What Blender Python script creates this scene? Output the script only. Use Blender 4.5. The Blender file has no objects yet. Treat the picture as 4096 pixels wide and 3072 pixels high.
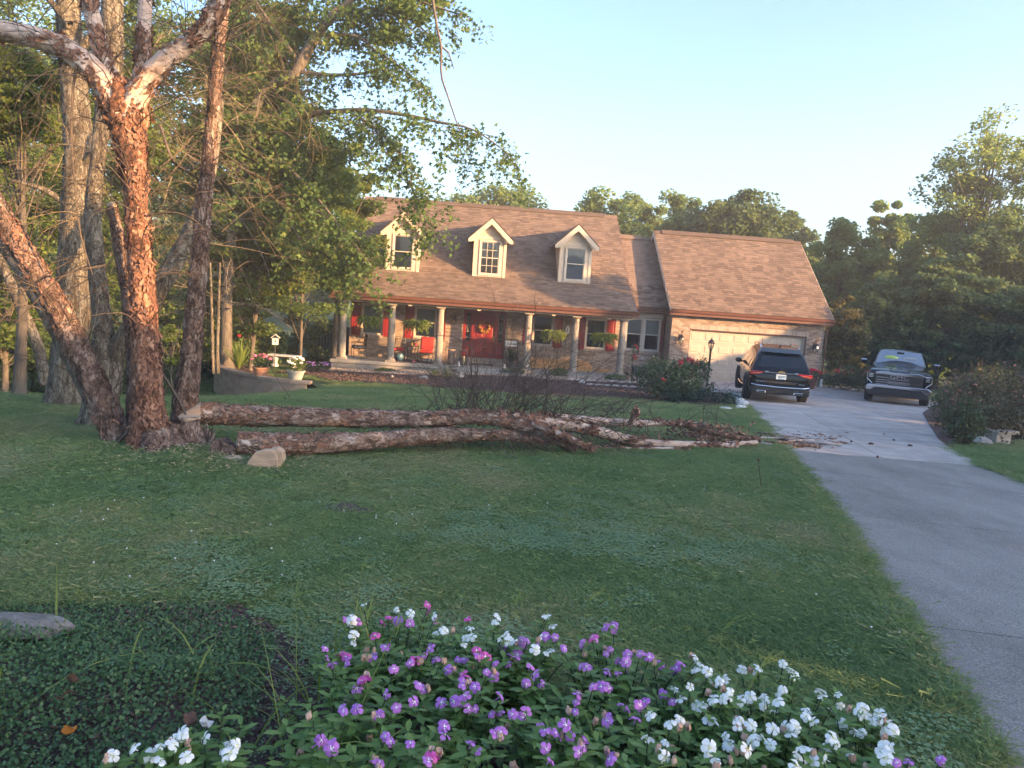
import bpy, bmesh, math, random
import numpy as np
from mathutils import Vector, Matrix

# ------------------------------------------------------------------ camera, sky, sun
scene = bpy.context.scene
COL = scene.collection
FPX, PITCH, ROLL, CAMZ = 2959.0, 0.12102, 0.068985, 1.6
cp, sp, cr, sr = math.cos(PITCH), math.sin(PITCH), math.cos(ROLL), math.sin(ROLL)
cam_d = bpy.data.cameras.new('camera'); cam = bpy.data.objects.new('camera', cam_d); COL.objects.link(cam)
R0, U0, F0 = Vector((1, 0, 0)), Vector((0, sp, cp)), Vector((0, cp, -sp))
cx_, cy_ = cr*R0 + sr*U0, cr*U0 - sr*R0
m3 = Matrix((cx_, cy_, -F0)).transposed()
cam.matrix_world = Matrix.Translation((0, 0, CAMZ)) @ m3.to_4x4()
cam_d.sensor_width = 36; cam_d.lens = 36*FPX/4096; cam_d.clip_start = .05; cam_d.clip_end = 2000
scene.camera = cam
SUN_AZ, SUN_EL = (0.893, -0.450), math.radians(10.4)
world = bpy.data.worlds.new('World'); scene.world = world; world.use_nodes = True
wn, wl = world.node_tree.nodes, world.node_tree.links
bg = wn['Background']; sky = wn.new('ShaderNodeTexSky'); sky.sky_type = 'NISHITA'; sky.sun_disc = False
sky.sun_elevation = SUN_EL; sky.sun_rotation = math.atan2(SUN_AZ[0], SUN_AZ[1])
sky.altitude = 200; sky.air_density = 1.0; sky.dust_density = 3.6; sky.ozone_density = 3.4
wb_ = wn.new('ShaderNodeMix'); wb_.data_type = 'RGBA'; wb_.blend_type = 'MULTIPLY'; wb_.inputs['Factor'].default_value = 1; wb_.inputs['B'].default_value = (1.0, .91, .87, 1)   # white balance of the picture
wl.new(sky.outputs[0], wb_.inputs['A']); wl.new(wb_.outputs['Result'], bg.inputs['Color']); bg.inputs['Strength'].default_value = 0.15
sd = bpy.data.lights.new('sun', 'SUN'); sd.energy = 4.1; sd.angle = math.radians(.5); sd.color = (1.0, .56, .235)
sun = bpy.data.objects.new('sun', sd); COL.objects.link(sun)
sdir = Vector((SUN_AZ[0]*math.cos(SUN_EL), SUN_AZ[1]*math.cos(SUN_EL), math.sin(SUN_EL)))
sun.rotation_euler = sdir.to_track_quat('Z', 'Y').to_euler(); sun.location = sdir*60
vs = scene.view_settings; vs.view_transform = 'Standard'; vs.look = 'None'; vs.gamma = 1; vs.use_curve_mapping = False
vs.exposure = 2.42
VEIL = .0013
scene.cycles.max_bounces = 6; scene.cycles.transparent_max_bounces = 12
scene.cycles.diffuse_bounces = 3; scene.cycles.glossy_bounces = 3

# ------------------------------------------------------------------ picture geometry and terrain
def gz(x, y):
    z = np.interp(y, [-60, -2, 0, 25, 29, 34, 60, 400], [.3, .05, 0, -1.30, -1.52, -1.58, -1.9, -5])
    t = np.clip((np.asarray(y, float)-8)/16, 0, 1); t = t*t*(3-2*t)
    x = np.asarray(x, float); y = np.asarray(y, float)
    return z - 0.024*t*np.clip(9-x, 0, 30) - .9*np.exp(-(x+10.4)**2/(2*2.6**2)-(y-21.0)**2/(2*3.8**2))
def ray(px, py):
    a, b = px-2048., py-1536.
    X = cr*a+sr*b; u = sr*a-cr*b
    return np.array([X, FPX*cp+u*sp, -FPX*sp+u*cp])/FPX
CAMP = np.array([0, 0, CAMZ])
def at(px, py, d):
    return CAMP + ray(px, py)*d
def atY(px, py, Y):
    r = ray(px, py); return CAMP + r*(Y/r[1])
def G(px, py, h=0.):
    r = ray(px, py); lo = 0.; t = 0.
    while t < 300:
        t += .1; P = CAMP+r*t
        if P[2] <= gz(P[0], P[1])+h: break
        lo = t
    hi = t
    for _ in range(16):
        m = (lo+hi)/2; P = CAMP+r*m
        if P[2] <= gz(P[0], P[1])+h: hi = m
        else: lo = m
    P = CAMP+r*hi
    return np.array([P[0], P[1], float(gz(P[0], P[1]))])
YAW = 0.067266; HX, HY, HZ = -7.1125, 30.4798, CAMZ-3.1379
cyw, syw = math.cos(YAW), math.sin(YAW)
def HW(u, v, w=0.):
    return np.array([HX+u*cyw-v*syw, HY+u*syw+v*cyw, HZ+w])

# ------------------------------------------------------------------ noise
def _h(ix, iy, iz, seed):
    n = (ix*374761393 + iy*668265263 + iz*2147483647 + seed*144665) & 0xffffffff
    n = ((n ^ (n >> 13))*1274126177) & 0xffffffff
    return ((n ^ (n >> 16)) & 0xffff)/65535.
def vnoise(P, seed=0):
    P = np.asarray(P, float); i = np.floor(P).astype(np.int64); f = P-i; f = f*f*(3-2*f)
    o = 0
    for a in (0, 1):
        for b in (0, 1):
            for c in (0, 1):
                wgt = (f[:, 0] if a else 1-f[:, 0])*(f[:, 1] if b else 1-f[:, 1])*(f[:, 2] if c else 1-f[:, 2])
                o = o + wgt*_h(i[:, 0]+a, i[:, 1]+b, i[:, 2]+c, seed)
    return o

# ------------------------------------------------------------------ objects
def tag(o, label=None, cat=None, group=None, kind=None):
    if label: o['label'] = label
    if cat: o['category'] = cat
    if group: o['group'] = group
    if kind: o['kind'] = kind
    return o
def empty(name, loc=(0, 0, 0), rz=0., label=None, cat=None, group=None):
    o = bpy.data.objects.new(name, None); COL.objects.link(o); o.location = tuple(float(c) for c in loc); o.rotation_euler = (0, 0, rz)
    o.empty_display_size = .2
    return tag(o, label, cat, group)
def link(name, me, parent=None):
    o = bpy.data.objects.new(name, me); COL.objects.link(o)
    if parent: o.parent = parent
    return o
def kids(o): return [c for c in COL.objects if c.parent == o]
def copy_tree(o, parent=None, _idx=None):
    if _idx is None:
        _idx = {}
        for c in COL.objects:
            if c.parent: _idx.setdefault(c.parent.name, []).append(c)
    c = o.copy(); COL.objects.link(c); c.parent = parent
    for ch in _idx.get(o.name, []):
        copy_tree(ch, c, _idx)
    return c

class MB:
    """collects shapes and links them as ONE mesh object"""
    def __init__(s): s.v, s.f, s.m, s.t = [], [], [], []; s.mi = 0; s.tint = 0.
    def add(s, vs, fs):
        n = len(s.v); s.v.extend([tuple(map(float, p)) for p in vs])
        for f in fs:
            s.f.append([n+i for i in f]); s.m.append(s.mi); s.t.append(s.tint)
    def box(s, x0, x1, y0, y1, z0, z1):
        s.add([(x0,y0,z0),(x1,y0,z0),(x1,y1,z0),(x0,y1,z0),(x0,y0,z1),(x1,y0,z1),(x1,y1,z1),(x0,y1,z1)],
              [(3,2,1,0),(4,5,6,7),(0,1,5,4),(1,2,6,5),(2,3,7,6),(3,0,4,7)])
        return s
    def obox(s, c, size, R=None):
        hx, hy, hz = [d/2 for d in size]; R = R or Matrix.Identity(3); c = Vector(c)
        P = [c + R @ Vector(p) for p in ((-hx,-hy,-hz),(hx,-hy,-hz),(hx,hy,-hz),(-hx,hy,-hz),(-hx,-hy,hz),(hx,-hy,hz),(hx,hy,hz),(-hx,hy,hz))]
        s.add(P, [(3,2,1,0),(4,5,6,7),(0,1,5,4),(1,2,6,5),(2,3,7,6),(3,0,4,7)]); return s
    def prism(s, pts, axis, a0, a1):
        """2D outline extruded along axis ('x','y','z'); pts in the other two axes, in order"""
        def P(p, a): return (a, p[0], p[1]) if axis == 'x' else ((p[0], a, p[1]) if axis == 'y' else (p[0], p[1], a))
        n = len(pts); area = sum(pts[i][0]*pts[(i+1) % n][1]-pts[(i+1) % n][0]*pts[i][1] for i in range(n))
        if (area < 0) != (axis == 'y'): pts = pts[::-1]
        s.add([P(p, a0) for p in pts]+[P(p, a1) for p in pts],
              [tuple(range(n))[::-1], tuple(range(n, 2*n))]+[(i, (i+1) % n, n+(i+1) % n, n+i) for i in range(n)]); return s
    def tube(s, pts, r, n=8, caps=True, flat=None):
        pts = [Vector(p) for p in pts]; k = len(pts)
        r = [r]*k if np.isscalar(r) else list(r)
        a = None; vs = []
        for i in range(k):
            t = (pts[min(i+1, k-1)]-pts[max(i-1, 0)])
            t = t.normalized() if t.length > 1e-9 else Vector((0, 0, 1))
            if a is None:
                a = t.cross(Vector((0, 0, 1)) if abs(t.z) < .9 else Vector((1, 0, 0))).normalized()
            else:
                a = (a - t*a.dot(t)); a = a.normalized() if a.length > 1e-6 else t.orthogonal().normalized()
            b = t.cross(a)
            for j in range(n):
                th = 2*math.pi*j/n; vs.append(pts[i]+(a*math.cos(th)+b*math.sin(th))*r[i])
        fs = [(i*n+j, i*n+(j+1) % n, (i+1)*n+(j+1) % n, (i+1)*n+j) for i in range(k-1) for j in range(n)]
        if caps: fs += [tuple(range(n))[::-1], tuple((k-1)*n+j for j in range(n))]
        s.add(vs, fs); return s
    def lathe(s, prof, n=16, c=(0, 0, 0), flute=None):
        vs = []
        for (r, z) in prof:
            for j in range(n):
                th = 2*math.pi*j/n; rr = r
                if flute and flute[0] < z < flute[1] and j % 2: rr = r*flute[2]
                vs.append((c[0]+rr*math.cos(th), c[1]+rr*math.sin(th), c[2]+z))
        k = len(prof)
        fs = [(i*n+j, i*n+(j+1) % n, (i+1)*n+(j+1) % n, (i+1)*n+j) for i in range(k-1) for j in range(n)]
        fs += [tuple(range(n))[::-1], tuple((k-1)*n+j for j in range(n))]
        s.add(vs, fs); return s
    def ball(s, c, r, n=10, m=7, jit=0., rng=None):
        rx, ry, rz = (r, r, r) if np.isscalar(r) else r
        vs = [(c[0], c[1], c[2]-rz)]
        for i in range(1, m):
            ph = -math.pi/2+math.pi*i/m
            for j in range(n):
                th = 2*math.pi*j/n; q = 1+(rng.uniform(-jit, jit) if rng else 0)
                vs.append((c[0]+rx*q*math.cos(ph)*math.cos(th), c[1]+ry*q*math.cos(ph)*math.sin(th), c[2]+rz*q*math.sin(ph)))
        vs.append((c[0], c[1], c[2]+rz)); e = len(vs)-1
        fs = [(0, 1+(j+1) % n, 1+j) for j in range(n)]
        for i in range(m-2):
            fs += [(1+i*n+j, 1+i*n+(j+1) % n, 1+(i+1)*n+(j+1) % n, 1+(i+1)*n+j) for j in range(n)]
        fs += [(1+(m-2)*n+j, 1+(m-2)*n+(j+1) % n, e) for j in range(n)]
        s.add(vs, fs); return s
    def mesh(s, name, mats, smooth=False):
        me = bpy.data.meshes.new(name); me.from_pydata(s.v, [], s.f)
        for m in (mats if isinstance(mats, (list, tuple)) else [mats]): me.materials.append(m)
        if max(s.m, default=0): me.polygons.foreach_set('material_index', s.m)
        if any(s.t):
            at_ = me.attributes.new('tint', 'FLOAT', 'FACE'); at_.data.foreach_set('value', s.t)
        if smooth: me.polygons.foreach_set('use_smooth', [True]*len(s.f))
        me.update(); return me
    def build(s, name, mats, parent=None, smooth=False, bevel=0., sharp=None):
        o = link(name, s.mesh(name, mats, smooth), parent)
        if bevel:
            b = o.modifiers.new('bevel', 'BEVEL'); b.width = bevel; b.segments = 2; b.limit_method = 'ANGLE'; b.angle_limit = .6
        if smooth and sharp: o.data.set_sharp_from_angle(angle=sharp)
        return o
def npmesh(name, V, F, mat, parent=None, tint=None, smooth=False):
    """fast mesh from arrays: V (n,3), F (m,3|4)"""
    V = np.asarray(V, np.float32); F = np.asarray(F, np.int32); me = bpy.data.meshes.new(name or 'tuft')
    k = F.shape[1]; me.vertices.add(len(V)); me.vertices.foreach_set('co', V.ravel())
    me.loops.add(F.size); me.loops.foreach_set('vertex_index', F.ravel())
    me.polygons.add(len(F)); me.polygons.foreach_set('loop_start', np.arange(0, F.size, k, dtype=np.int32))
    me.polygons.foreach_set('loop_total', np.full(len(F), k, np.int32))
    if smooth: me.polygons.foreach_set('use_smooth', np.ones(len(F), bool))
    for m in (mat if isinstance(mat, (list, tuple)) else [mat]): me.materials.append(m)
    if tint is not None:
        a = me.attributes.new('tint', 'FLOAT', 'FACE'); a.data.foreach_set('value', np.asarray(tint, np.float32))
    me.update(calc_edges=True)
    return link(name, me, parent) if name else me

def spline(pts, n):
    """Catmull-Rom through points (rows may carry extra columns such as radius)"""
    P = np.asarray(pts, float); k = len(P)
    if k == 2: return np.array([P[0]+(P[1]-P[0])*i/(n-1) for i in range(n)])
    E = np.vstack([2*P[0]-P[1], P, 2*P[-1]-P[-2]]); out = []
    for t in np.linspace(0, k-1, n):
        i = min(int(t), k-2); f = t-i; p0, p1, p2, p3 = E[i], E[i+1], E[i+2], E[i+3]
        out.append(.5*((2*p1)+(-p0+p2)*f+(2*p0-5*p1+4*p2-p3)*f*f+(-p0+3*p1-3*p2+p3)*f**3))
    return np.array(out)
def trunk_mesh(pts, rad, n=22, rings=90, bump=.06, freq=14., seed=0, stretch=.25, flare=0.):
    """knobbly tube along a spline: returns V, F"""
    Q = spline(np.c_[np.asarray(pts, float), np.asarray(rad, float)], rings); P, R = Q[:, :3], np.maximum(Q[:, 3], .003)
    T = np.gradient(P, axis=0); T /= np.linalg.norm(T, axis=1)[:, None]+1e-9
    A = np.zeros_like(P); a = np.cross(T[0], [0, 0, 1.] if abs(T[0, 2]) < .9 else [1., 0, 0]); a /= np.linalg.norm(a)
    for i in range(rings):
        a = a-T[i]*a.dot(T[i]); a /= np.linalg.norm(a)+1e-9; A[i] = a
    B = np.cross(T, A); th = np.linspace(0, 2*np.pi, n, endpoint=False)
    D = A[:, None]*np.cos(th)[None, :, None]+B[:, None]*np.sin(th)[None, :, None]
    L = np.r_[0, np.cumsum(np.linalg.norm(np.diff(P, axis=0), axis=1))]
    W = P[:, None]+D*R[:, None, None]
    S = np.stack([np.repeat(np.cos(th)[None], rings, 0)*R[:, None]*freq, np.repeat(np.sin(th)[None], rings, 0)*R[:, None]*freq, np.repeat(L[:, None], n, 1)*freq*stretch], -1).reshape(-1, 3)
    nz = (vnoise(S, seed)-.5)*1.2+(vnoise(S*2.3, seed+1)-.5)*.9+(vnoise(S*.25, seed+2)-.5)*1.2
    for q_, a_ in ((1.4, 1.3), (3.1, .8)): nz = nz-a_*(1-np.abs(2*vnoise(S*q_, seed+7)-1))**4
    fl = 1+flare*np.exp(-L/.25)[:, None]*(1+.5*np.cos(th*5+seed)[None])
    W = P[:, None]+D*(R[:, None, None]*(fl[..., None]+bump*nz.reshape(rings, n)[..., None]))
    V = np.vstack([W.reshape(-1, 3), P[:1], P[-1:]])
    i, j = np.meshgrid(np.arange(rings-1), np.arange(n), indexing='ij')
    F = np.stack([i*n+j, i*n+(j+1) % n, (i+1)*n+(j+1) % n, (i+1)*n+j], -1).reshape(-1, 4)
    c0 = rings*n; j = np.arange(n)
    C = np.stack([np.full(n, c0), (j+1) % n, j, j], -1)
    return V, np.vstack([F]), (P, R, T, A, B)
def joinVF(parts):
    Vs, Fs, o = [], [], 0
    for V, F in parts:
        Vs.append(V); Fs.append(np.asarray(F)+o); o += len(V)
    return np.vstack(Vs), np.vstack(Fs)

# ------------------------------------------------------------------ materials
def lin(c): return tuple(c)+(1.,)
def mat(name, c1, c2=None, scale=8., rough=.8, bump=0., bscale=None, metal=0., spec=.5, coord='Object', stretch=(1, 1, 1), ramp=None, tint=False, rnd=0., trans=0., detail=4., coat=0.):
    """two-colour noise material; tint/rnd spread per face / per object"""
    m = bpy.data.materials.new(name); m.use_nodes = True; nt = m.node_tree; N, L = nt.nodes, nt.links
    b = N['Principled BSDF']; b.inputs['Roughness'].default_value = rough; b.inputs['Metallic'].default_value = metal
    b.inputs['Specular IOR Level'].default_value = spec; b.inputs['Coat Weight'].default_value = coat
    if c2 is None and not (tint or rnd):
        b.inputs['Base Color'].default_value = lin(c1)
    else:
        c2 = c2 or c1
        tc = N.new('ShaderNodeTexCoord'); mp = N.new('ShaderNodeMapping'); mp.inputs['Scale'].default_value = stretch
        L.new(tc.outputs[coord], mp.inputs['Vector'])
        nz = N.new('ShaderNodeTexNoise'); nz.inputs['Scale'].default_value = scale; nz.inputs['Detail'].default_value = detail; nz.inputs['Roughness'].default_value = .65
        L.new(mp.outputs[0], nz.inputs['Vector'])
        fac = nz.outputs['Fac']
        if tint or rnd:
            s = N.new('ShaderNodeMath'); s.operation = 'MULTIPLY_ADD'; s.inputs[1].default_value = .45 if (tint or rnd) else 1; s.inputs[2].default_value = 0
            L.new(fac, s.inputs[0]); fac = s.outputs[0]
            if tint:
                a = N.new('ShaderNodeAttribute'); a.attribute_name = 'tint'
                q = N.new('ShaderNodeMath'); q.operation = 'MULTIPLY_ADD'; q.inputs[1].default_value = .55; L.new(a.outputs['Fac'], q.inputs[0]); L.new(fac, q.inputs[2]); fac = q.outputs[0]
            if rnd:
                oi = N.new('ShaderNodeObjectInfo')
                q = N.new('ShaderNodeMath'); q.operation = 'MULTIPLY_ADD'; q.inputs[1].default_value = rnd; L.new(oi.outputs['Random'], q.inputs[0]); L.new(fac, q.inputs[2]); fac = q.outputs[0]
        rp = N.new('ShaderNodeValToRGB'); e = rp.color_ramp.elements
        st = ramp or [(.3, c1), (.7, c2)]
        e[0].position, e[0].color = st[0][0], lin(st[0][1]); e[1].position, e[1].color = st[-1][0], lin(st[-1][1])
        for p_, c_ in st[1:-1]:
            q = e.new(p_); q.color = lin(c_)
        L.new(fac, rp.inputs['Fac']); L.new(rp.outputs['Color'], b.inputs['Base Color'])
        if trans:
            t = N.new('ShaderNodeBsdfTranslucent'); mx = N.new('ShaderNodeMixShader'); mx.inputs[0].default_value = trans
            hs = N.new('ShaderNodeHueSaturation'); hs.inputs['Value'].default_value = 1.5; hs.inputs['Saturation'].default_value = 1.1; hs.inputs['Hue'].default_value = .49
            L.new(rp.outputs['Color'], hs.inputs['Color']); L.new(hs.outputs[0], t.inputs['Color'])
            L.new(b.outputs[0], mx.inputs[1]); L.new(t.outputs[0], mx.inputs[2]); L.new(mx.outputs[0], N['Material Output'].inputs['Surface'])
        if bump:
            n2 = N.new('ShaderNodeTexNoise'); n2.inputs['Scale'].default_value = bscale or scale*3; n2.inputs['Detail'].default_value = 5
            L.new(mp.outputs[0], n2.inputs['Vector'])
            bp = N.new('ShaderNodeBump'); bp.inputs['Strength'].default_value = bump; bp.inputs['Distance'].default_value = .04
            L.new(n2.outputs['Fac'], bp.inputs['Height']); L.new(bp.outputs[0], b.inputs['Normal'])
    return m
def glassmat(name, tintc=(.8, .85, .9), rough=.02, clear=.7, glow=1.):
    m = bpy.data.materials.new(name); m.use_nodes = True; N, L = m.node_tree.nodes, m.node_tree.links
    N.remove(N['Principled BSDF'])
    t = N.new('ShaderNodeBsdfTransparent'); t.inputs[0].default_value = lin(tuple(c*clear for c in tintc))
    g = N.new('ShaderNodeBsdfGlossy'); g.inputs['Roughness'].default_value = rough
    lw = N.new('ShaderNodeFresnel'); lw.inputs['IOR'].default_value = 1.6*glow
    mx = N.new('ShaderNodeMixShader'); L.new(lw.outputs[0], mx.inputs[0]); L.new(t.outputs[0], mx.inputs[1]); L.new(g.outputs[0], mx.inputs[2])
    L.new(mx.outputs[0], N['Material Output'].inputs['Surface']); return m
def leafmat(name, dark, mid, light, trans=.35, rough=.55):
    return mat(name, dark, light, scale=.7, rough=rough, tint=True, trans=trans, spec=.35, ramp=[(.15, dark), (.5, mid), (.85, light)])
def barkmat(name, cols, scale=14., stretch=(1, 1, .4), crack=.35, bump=.8):
    crack += .22
    """plated bark: noise colour, dark fissures between Voronoi plates, relief from both"""
    m = bpy.data.materials.new(name); m.use_nodes = True; N, L = m.node_tree.nodes, m.node_tree.links; b = N['Principled BSDF']; b.inputs['Roughness'].default_value = .95; b.inputs['Specular IOR Level'].default_value = .2
    tc = N.new('ShaderNodeTexCoord'); mp = N.new('ShaderNodeMapping'); mp.inputs['Scale'].default_value = stretch; L.new(tc.outputs['Object'], mp.inputs['Vector'])
    wz = N.new('ShaderNodeTexNoise'); wz.inputs['Scale'].default_value = scale*.8; wz.inputs['Detail'].default_value = 3; L.new(mp.outputs[0], wz.inputs['Vector'])
    wa = N.new('ShaderNodeMix'); wa.data_type = 'VECTOR'; wa.inputs['Factor'].default_value = .16; L.new(mp.outputs[0], wa.inputs[4]); L.new(wz.outputs['Color'], wa.inputs[5])
    vo = N.new('ShaderNodeTexVoronoi'); vo.feature = 'DISTANCE_TO_EDGE'; vo.inputs['Scale'].default_value = scale; L.new(wa.outputs[1], vo.inputs['Vector'])
    v2 = N.new('ShaderNodeTexVoronoi'); v2.inputs['Scale'].default_value = scale; L.new(wa.outputs[1], v2.inputs['Vector'])
    nz = N.new('ShaderNodeTexNoise'); nz.inputs['Scale'].default_value = scale*.35; nz.inputs['Detail'].default_value = 8; nz.inputs['Roughness'].default_value = .7; L.new(mp.outputs[0], nz.inputs['Vector'])
    sx = N.new('ShaderNodeSeparateColor'); L.new(v2.outputs['Color'], sx.inputs[0])
    q = N.new('ShaderNodeMath'); q.operation = 'MULTIPLY_ADD'; q.inputs[1].default_value = .28; L.new(sx.outputs[0], q.inputs[0])
    q2 = N.new('ShaderNodeMath'); q2.operation = 'SUBTRACT'; q2.inputs[1].default_value = .14; L.new(nz.outputs['Fac'], q2.inputs[0]); L.new(q2.outputs[0], q.inputs[2])
    rp = N.new('ShaderNodeValToRGB'); e = rp.color_ramp.elements; e[0].position, e[0].color = cols[0][0], lin(cols[0][1]); e[1].position, e[1].color = cols[-1][0], lin(cols[-1][1])
    for p_, c_ in cols[1:-1]: k = e.new(p_); k.color = lin(c_)
    L.new(q.outputs[0], rp.inputs['Fac'])
    ck = N.new('ShaderNodeMapRange'); ck.inputs['From Max'].default_value = .09; ck.inputs['To Min'].default_value = crack; L.new(vo.outputs['Distance'], ck.inputs['Value'])
    mx = N.new('ShaderNodeMix'); mx.data_type = 'RGBA'; mx.blend_type = 'MULTIPLY'; mx.inputs['Factor'].default_value = 1; L.new(rp.outputs['Color'], mx.inputs['A']); L.new(ck.outputs[0], mx.inputs['B']); L.new(mx.outputs['Result'], b.inputs['Base Color'])
    ad = N.new('ShaderNodeMath'); ad.operation = 'MULTIPLY_ADD'; ad.inputs[1].default_value = .7; L.new(nz.outputs['Fac'], ad.inputs[0]); L.new(ck.outputs[0], ad.inputs[2])
    bp = N.new('ShaderNodeBump'); bp.inputs['Strength'].default_value = bump; bp.inputs['Distance'].default_value = .05; L.new(ad.outputs[0], bp.inputs['Height']); L.new(bp.outputs[0], b.inputs['Normal']); return m
M = {}
M['trim'] = mat('cream_trim', (.46, .39, .31), (.53, .455, .365), 3, .55)
M['siding'] = mat('cream_siding', (.44, .375, .30), (.52, .45, .365), 5, .6, rnd=.25)
M['gdoor'] = mat('garage_door_paint', (.38, .325, .27), (.43, .37, .31), 4, .5)
M['brick'] = mat('brick_face', (.2, .15, .12), (.46, .37, .3), 14, .9, bump=.35, bscale=60, tint=True, rnd=.55, ramp=[(.12, (.115, .078, .062)), (.35, (.215, .15, .118)), (.65, (.33, .25, .195)), (.95, (.43, .36, .31))])
M['mortar'] = mat('mortar', (.27, .245, .22), (.35, .325, .295), 25, .95, bump=.3)
M['shingle'] = mat('roof_shingle', (.13, .09, .075), (.30, .21, .16), 22, .92, bump=.35, bscale=160, tint=True, rnd=.55, ramp=[(.12, (.075, .052, .042)), (.5, (.138, .096, .073)), (.9, (.21, .15, .115))])
M['roofdeck'] = mat('roof_deck', (.07, .05, .045), (.10, .075, .06), 20, .95)
M['gutter'] = mat('brown_gutter', (.12, .055, .04), (.15, .07, .05), 3, .35)
M['dark'] = mat('dark_beam', (.03, .025, .025), (.05, .04, .04), 6, .7)  # near-black paints in the shadow that the porch beam lies in
M['column'] = mat('column_stone', (.22, .195, .17), (.33, .295, .255), 9, .8, bump=.2)
M['red'] = mat('red_paint', (.19, .012, .013), (.25, .018, .018), 5, .38, coat=.2)
M['porch'] = mat('porch_concrete', (.22, .215, .205), (.31, .30, .285), 5, .85, bump=.15)
M['frame'] = mat('window_frame', (.46, .41, .35), (.53, .475, .41), 6, .5)
M['white'] = mat('white_paint', (.74, .73, .70), (.82, .81, .78), 8, .55)
M['glass'] = glassmat('window_glass', clear=.93)
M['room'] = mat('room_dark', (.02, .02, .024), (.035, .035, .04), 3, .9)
M['blind'] = mat('window_blind', (.50, .46, .38), (.58, .54, .46), 2, .8, stretch=(1, 1, 30))
M['curtain'] = mat('white_curtain', (.55, .52, .5), (.75, .73, .7), 6, .9, stretch=(8, 1, 1))
M['black'] = mat('black_iron', (.018, .018, .02), (.035, .033, .033), 20, .45)
M['lampglass'] = glassmat('lamp_glass', (.95, .95, .9), .05, .85)
M['brass'] = mat('brass', (.45, .3, .1), (.5, .35, .15), 8, .3, metal=.9)
M['soil'] = mat('soil', (.05, .035, .028), (.11, .08, .06), 12, .95, bump=.6, bscale=50)
M['woodcut'] = mat('cut_wood', (.33, .235, .165), (.48, .36, .26), 6, .85, bump=.3, bscale=30, stretch=(1, 1, 6))
M['bark_grey'] = barkmat('grey_bark', [(.32, (.07, .058, .045)), (.5, (.15, .13, .10)), (.68, (.23, .21, .17))], 22, (1, 1, .22), .3)
M['bark_dark'] = mat('dark_bark', (.05, .042, .035), (.15, .13, .105), 8, .95, bump=.8, bscale=24, stretch=(1, 1, .25))
M['twig'] = mat('twig_bark', (.045, .035, .028), (.11, .085, .065), 12, .9)
M['twig_pale'] = mat('pale_twig', (.13, .10, .065), (.28, .22, .14), 9, .9)
M['bark_birch'] = barkmat('birch_bark', [(.3, (.075, .04, .03)), (.45, (.17, .085, .058)), (.58, (.27, .14, .09)), (.72, (.38, .235, .165))], 20, (1, 1, .5), .25)
M['bark_birch_dark'] = barkmat('old_birch_bark', [(.3, (.065, .043, .036)), (.46, (.15, .10, .08)), (.58, (.22, .16, .13)), (.72, (.33, .275, .24))], 22, (1, 1, .5), .25)
M['bark_log'] = barkmat('felled_birch_bark', [(.3, (.11, .075, .06)), (.46, (.23, .16, .125)), (.58, (.33, .245, .20)), (.72, (.45, .38, .34))], 20, (.45, 1, 1), .25)
M['bark_pale'] = mat('pale_birch_bark', (.30, .22, .18), (.58, .47, .41), 4, .8, bump=.4, bscale=20, stretch=(1, 1, 2.5), ramp=[(.3, (.12, .085, .075)), (.42, (.42, .31, .25)), (.7, (.60, .50, .44))])
M['flake'] = mat('bark_flake', (.2, .1, .07), (.5, .33, .24), 5, .9, tint=True, ramp=[(.1, (.05, .03, .024)), (.45, (.20, .10, .066)), (.8, (.36, .215, .15)), (1., (.52, .42, .36))])
M['leaf_maple'] = leafmat('maple_leaf', (.04, .09, .028), (.085, .15, .045), (.17, .225, .06), .42)
M['leaf_light'] = leafmat('light_leaf', (.05, .09, .02), (.10, .15, .035), (.2, .22, .05), .4)
M['leaf_fir'] = leafmat('hemlock_leaf', (.05, .095, .03), (.11, .17, .05), (.21, .25, .065), .48)
M['leaf_far'] = leafmat('far_leaf', (.085, .15, .055), (.15, .225, .072), (.24, .285, .09), .5)
M['leaf_dark'] = leafmat('dark_leaf', (.05, .09, .04), (.095, .15, .06), (.155, .20, .075), .42)
M['leaf_shrub'] = leafmat('shrub_leaf', (.04, .065, .03), (.07, .10, .045), (.125, .15, .065), .25)
M['leaf_brown'] = leafmat('dry_stem_leaf', (.045, .045, .025), (.085, .08, .045), (.15, .125, .075), .25)
M['leaf_olive'] = leafmat('olive_leaf', (.05, .06, .02), (.10, .105, .035), (.19, .16, .05), .35)
M['leaf_juniper'] = leafmat('juniper_leaf', (.018, .04, .03), (.035, .065, .045), (.06, .095, .065), .15)
M['leaf_fern'] = leafmat('fern_leaf', (.08, .13, .03), (.15, .21, .045), (.27, .31, .085), .4)
M['leaf_stripe'] = leafmat('striped_grass_leaf', (.10, .13, .05), (.28, .28, .15), (.5, .46, .28), .3)
M['leaf_vinca'] = leafmat('vinca_leaf', (.075, .15, .045), (.135, .24, .065), (.22, .32, .09), .35, .4)
M['leaf_cover'] = leafmat('ground_cover_leaf', (.045, .105, .042), (.085, .16, .062), (.15, .225, .085), .3, .42)
M['grass'] = leafmat('grass_blade', (.025, .058, .015), (.05, .10, .024), (.105, .15, .045), .3, .6)
M['leaf_purple'] = leafmat('purple_leaf', (.05, .02, .03), (.10, .045, .06), (.3, .22, .24), .2)
M['red_petal'] = mat('red_petal', (.5, .01, .03), (.7, .04, .07), 30, .6, tint=True)
M['pink_petal'] = mat('pink_petal', (.6, .08, .25), (.75, .25, .4), 30, .6)
M['white_petal'] = mat('white_petal', (.72, .74, .74), (.84, .85, .83), 20, .6)
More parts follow.
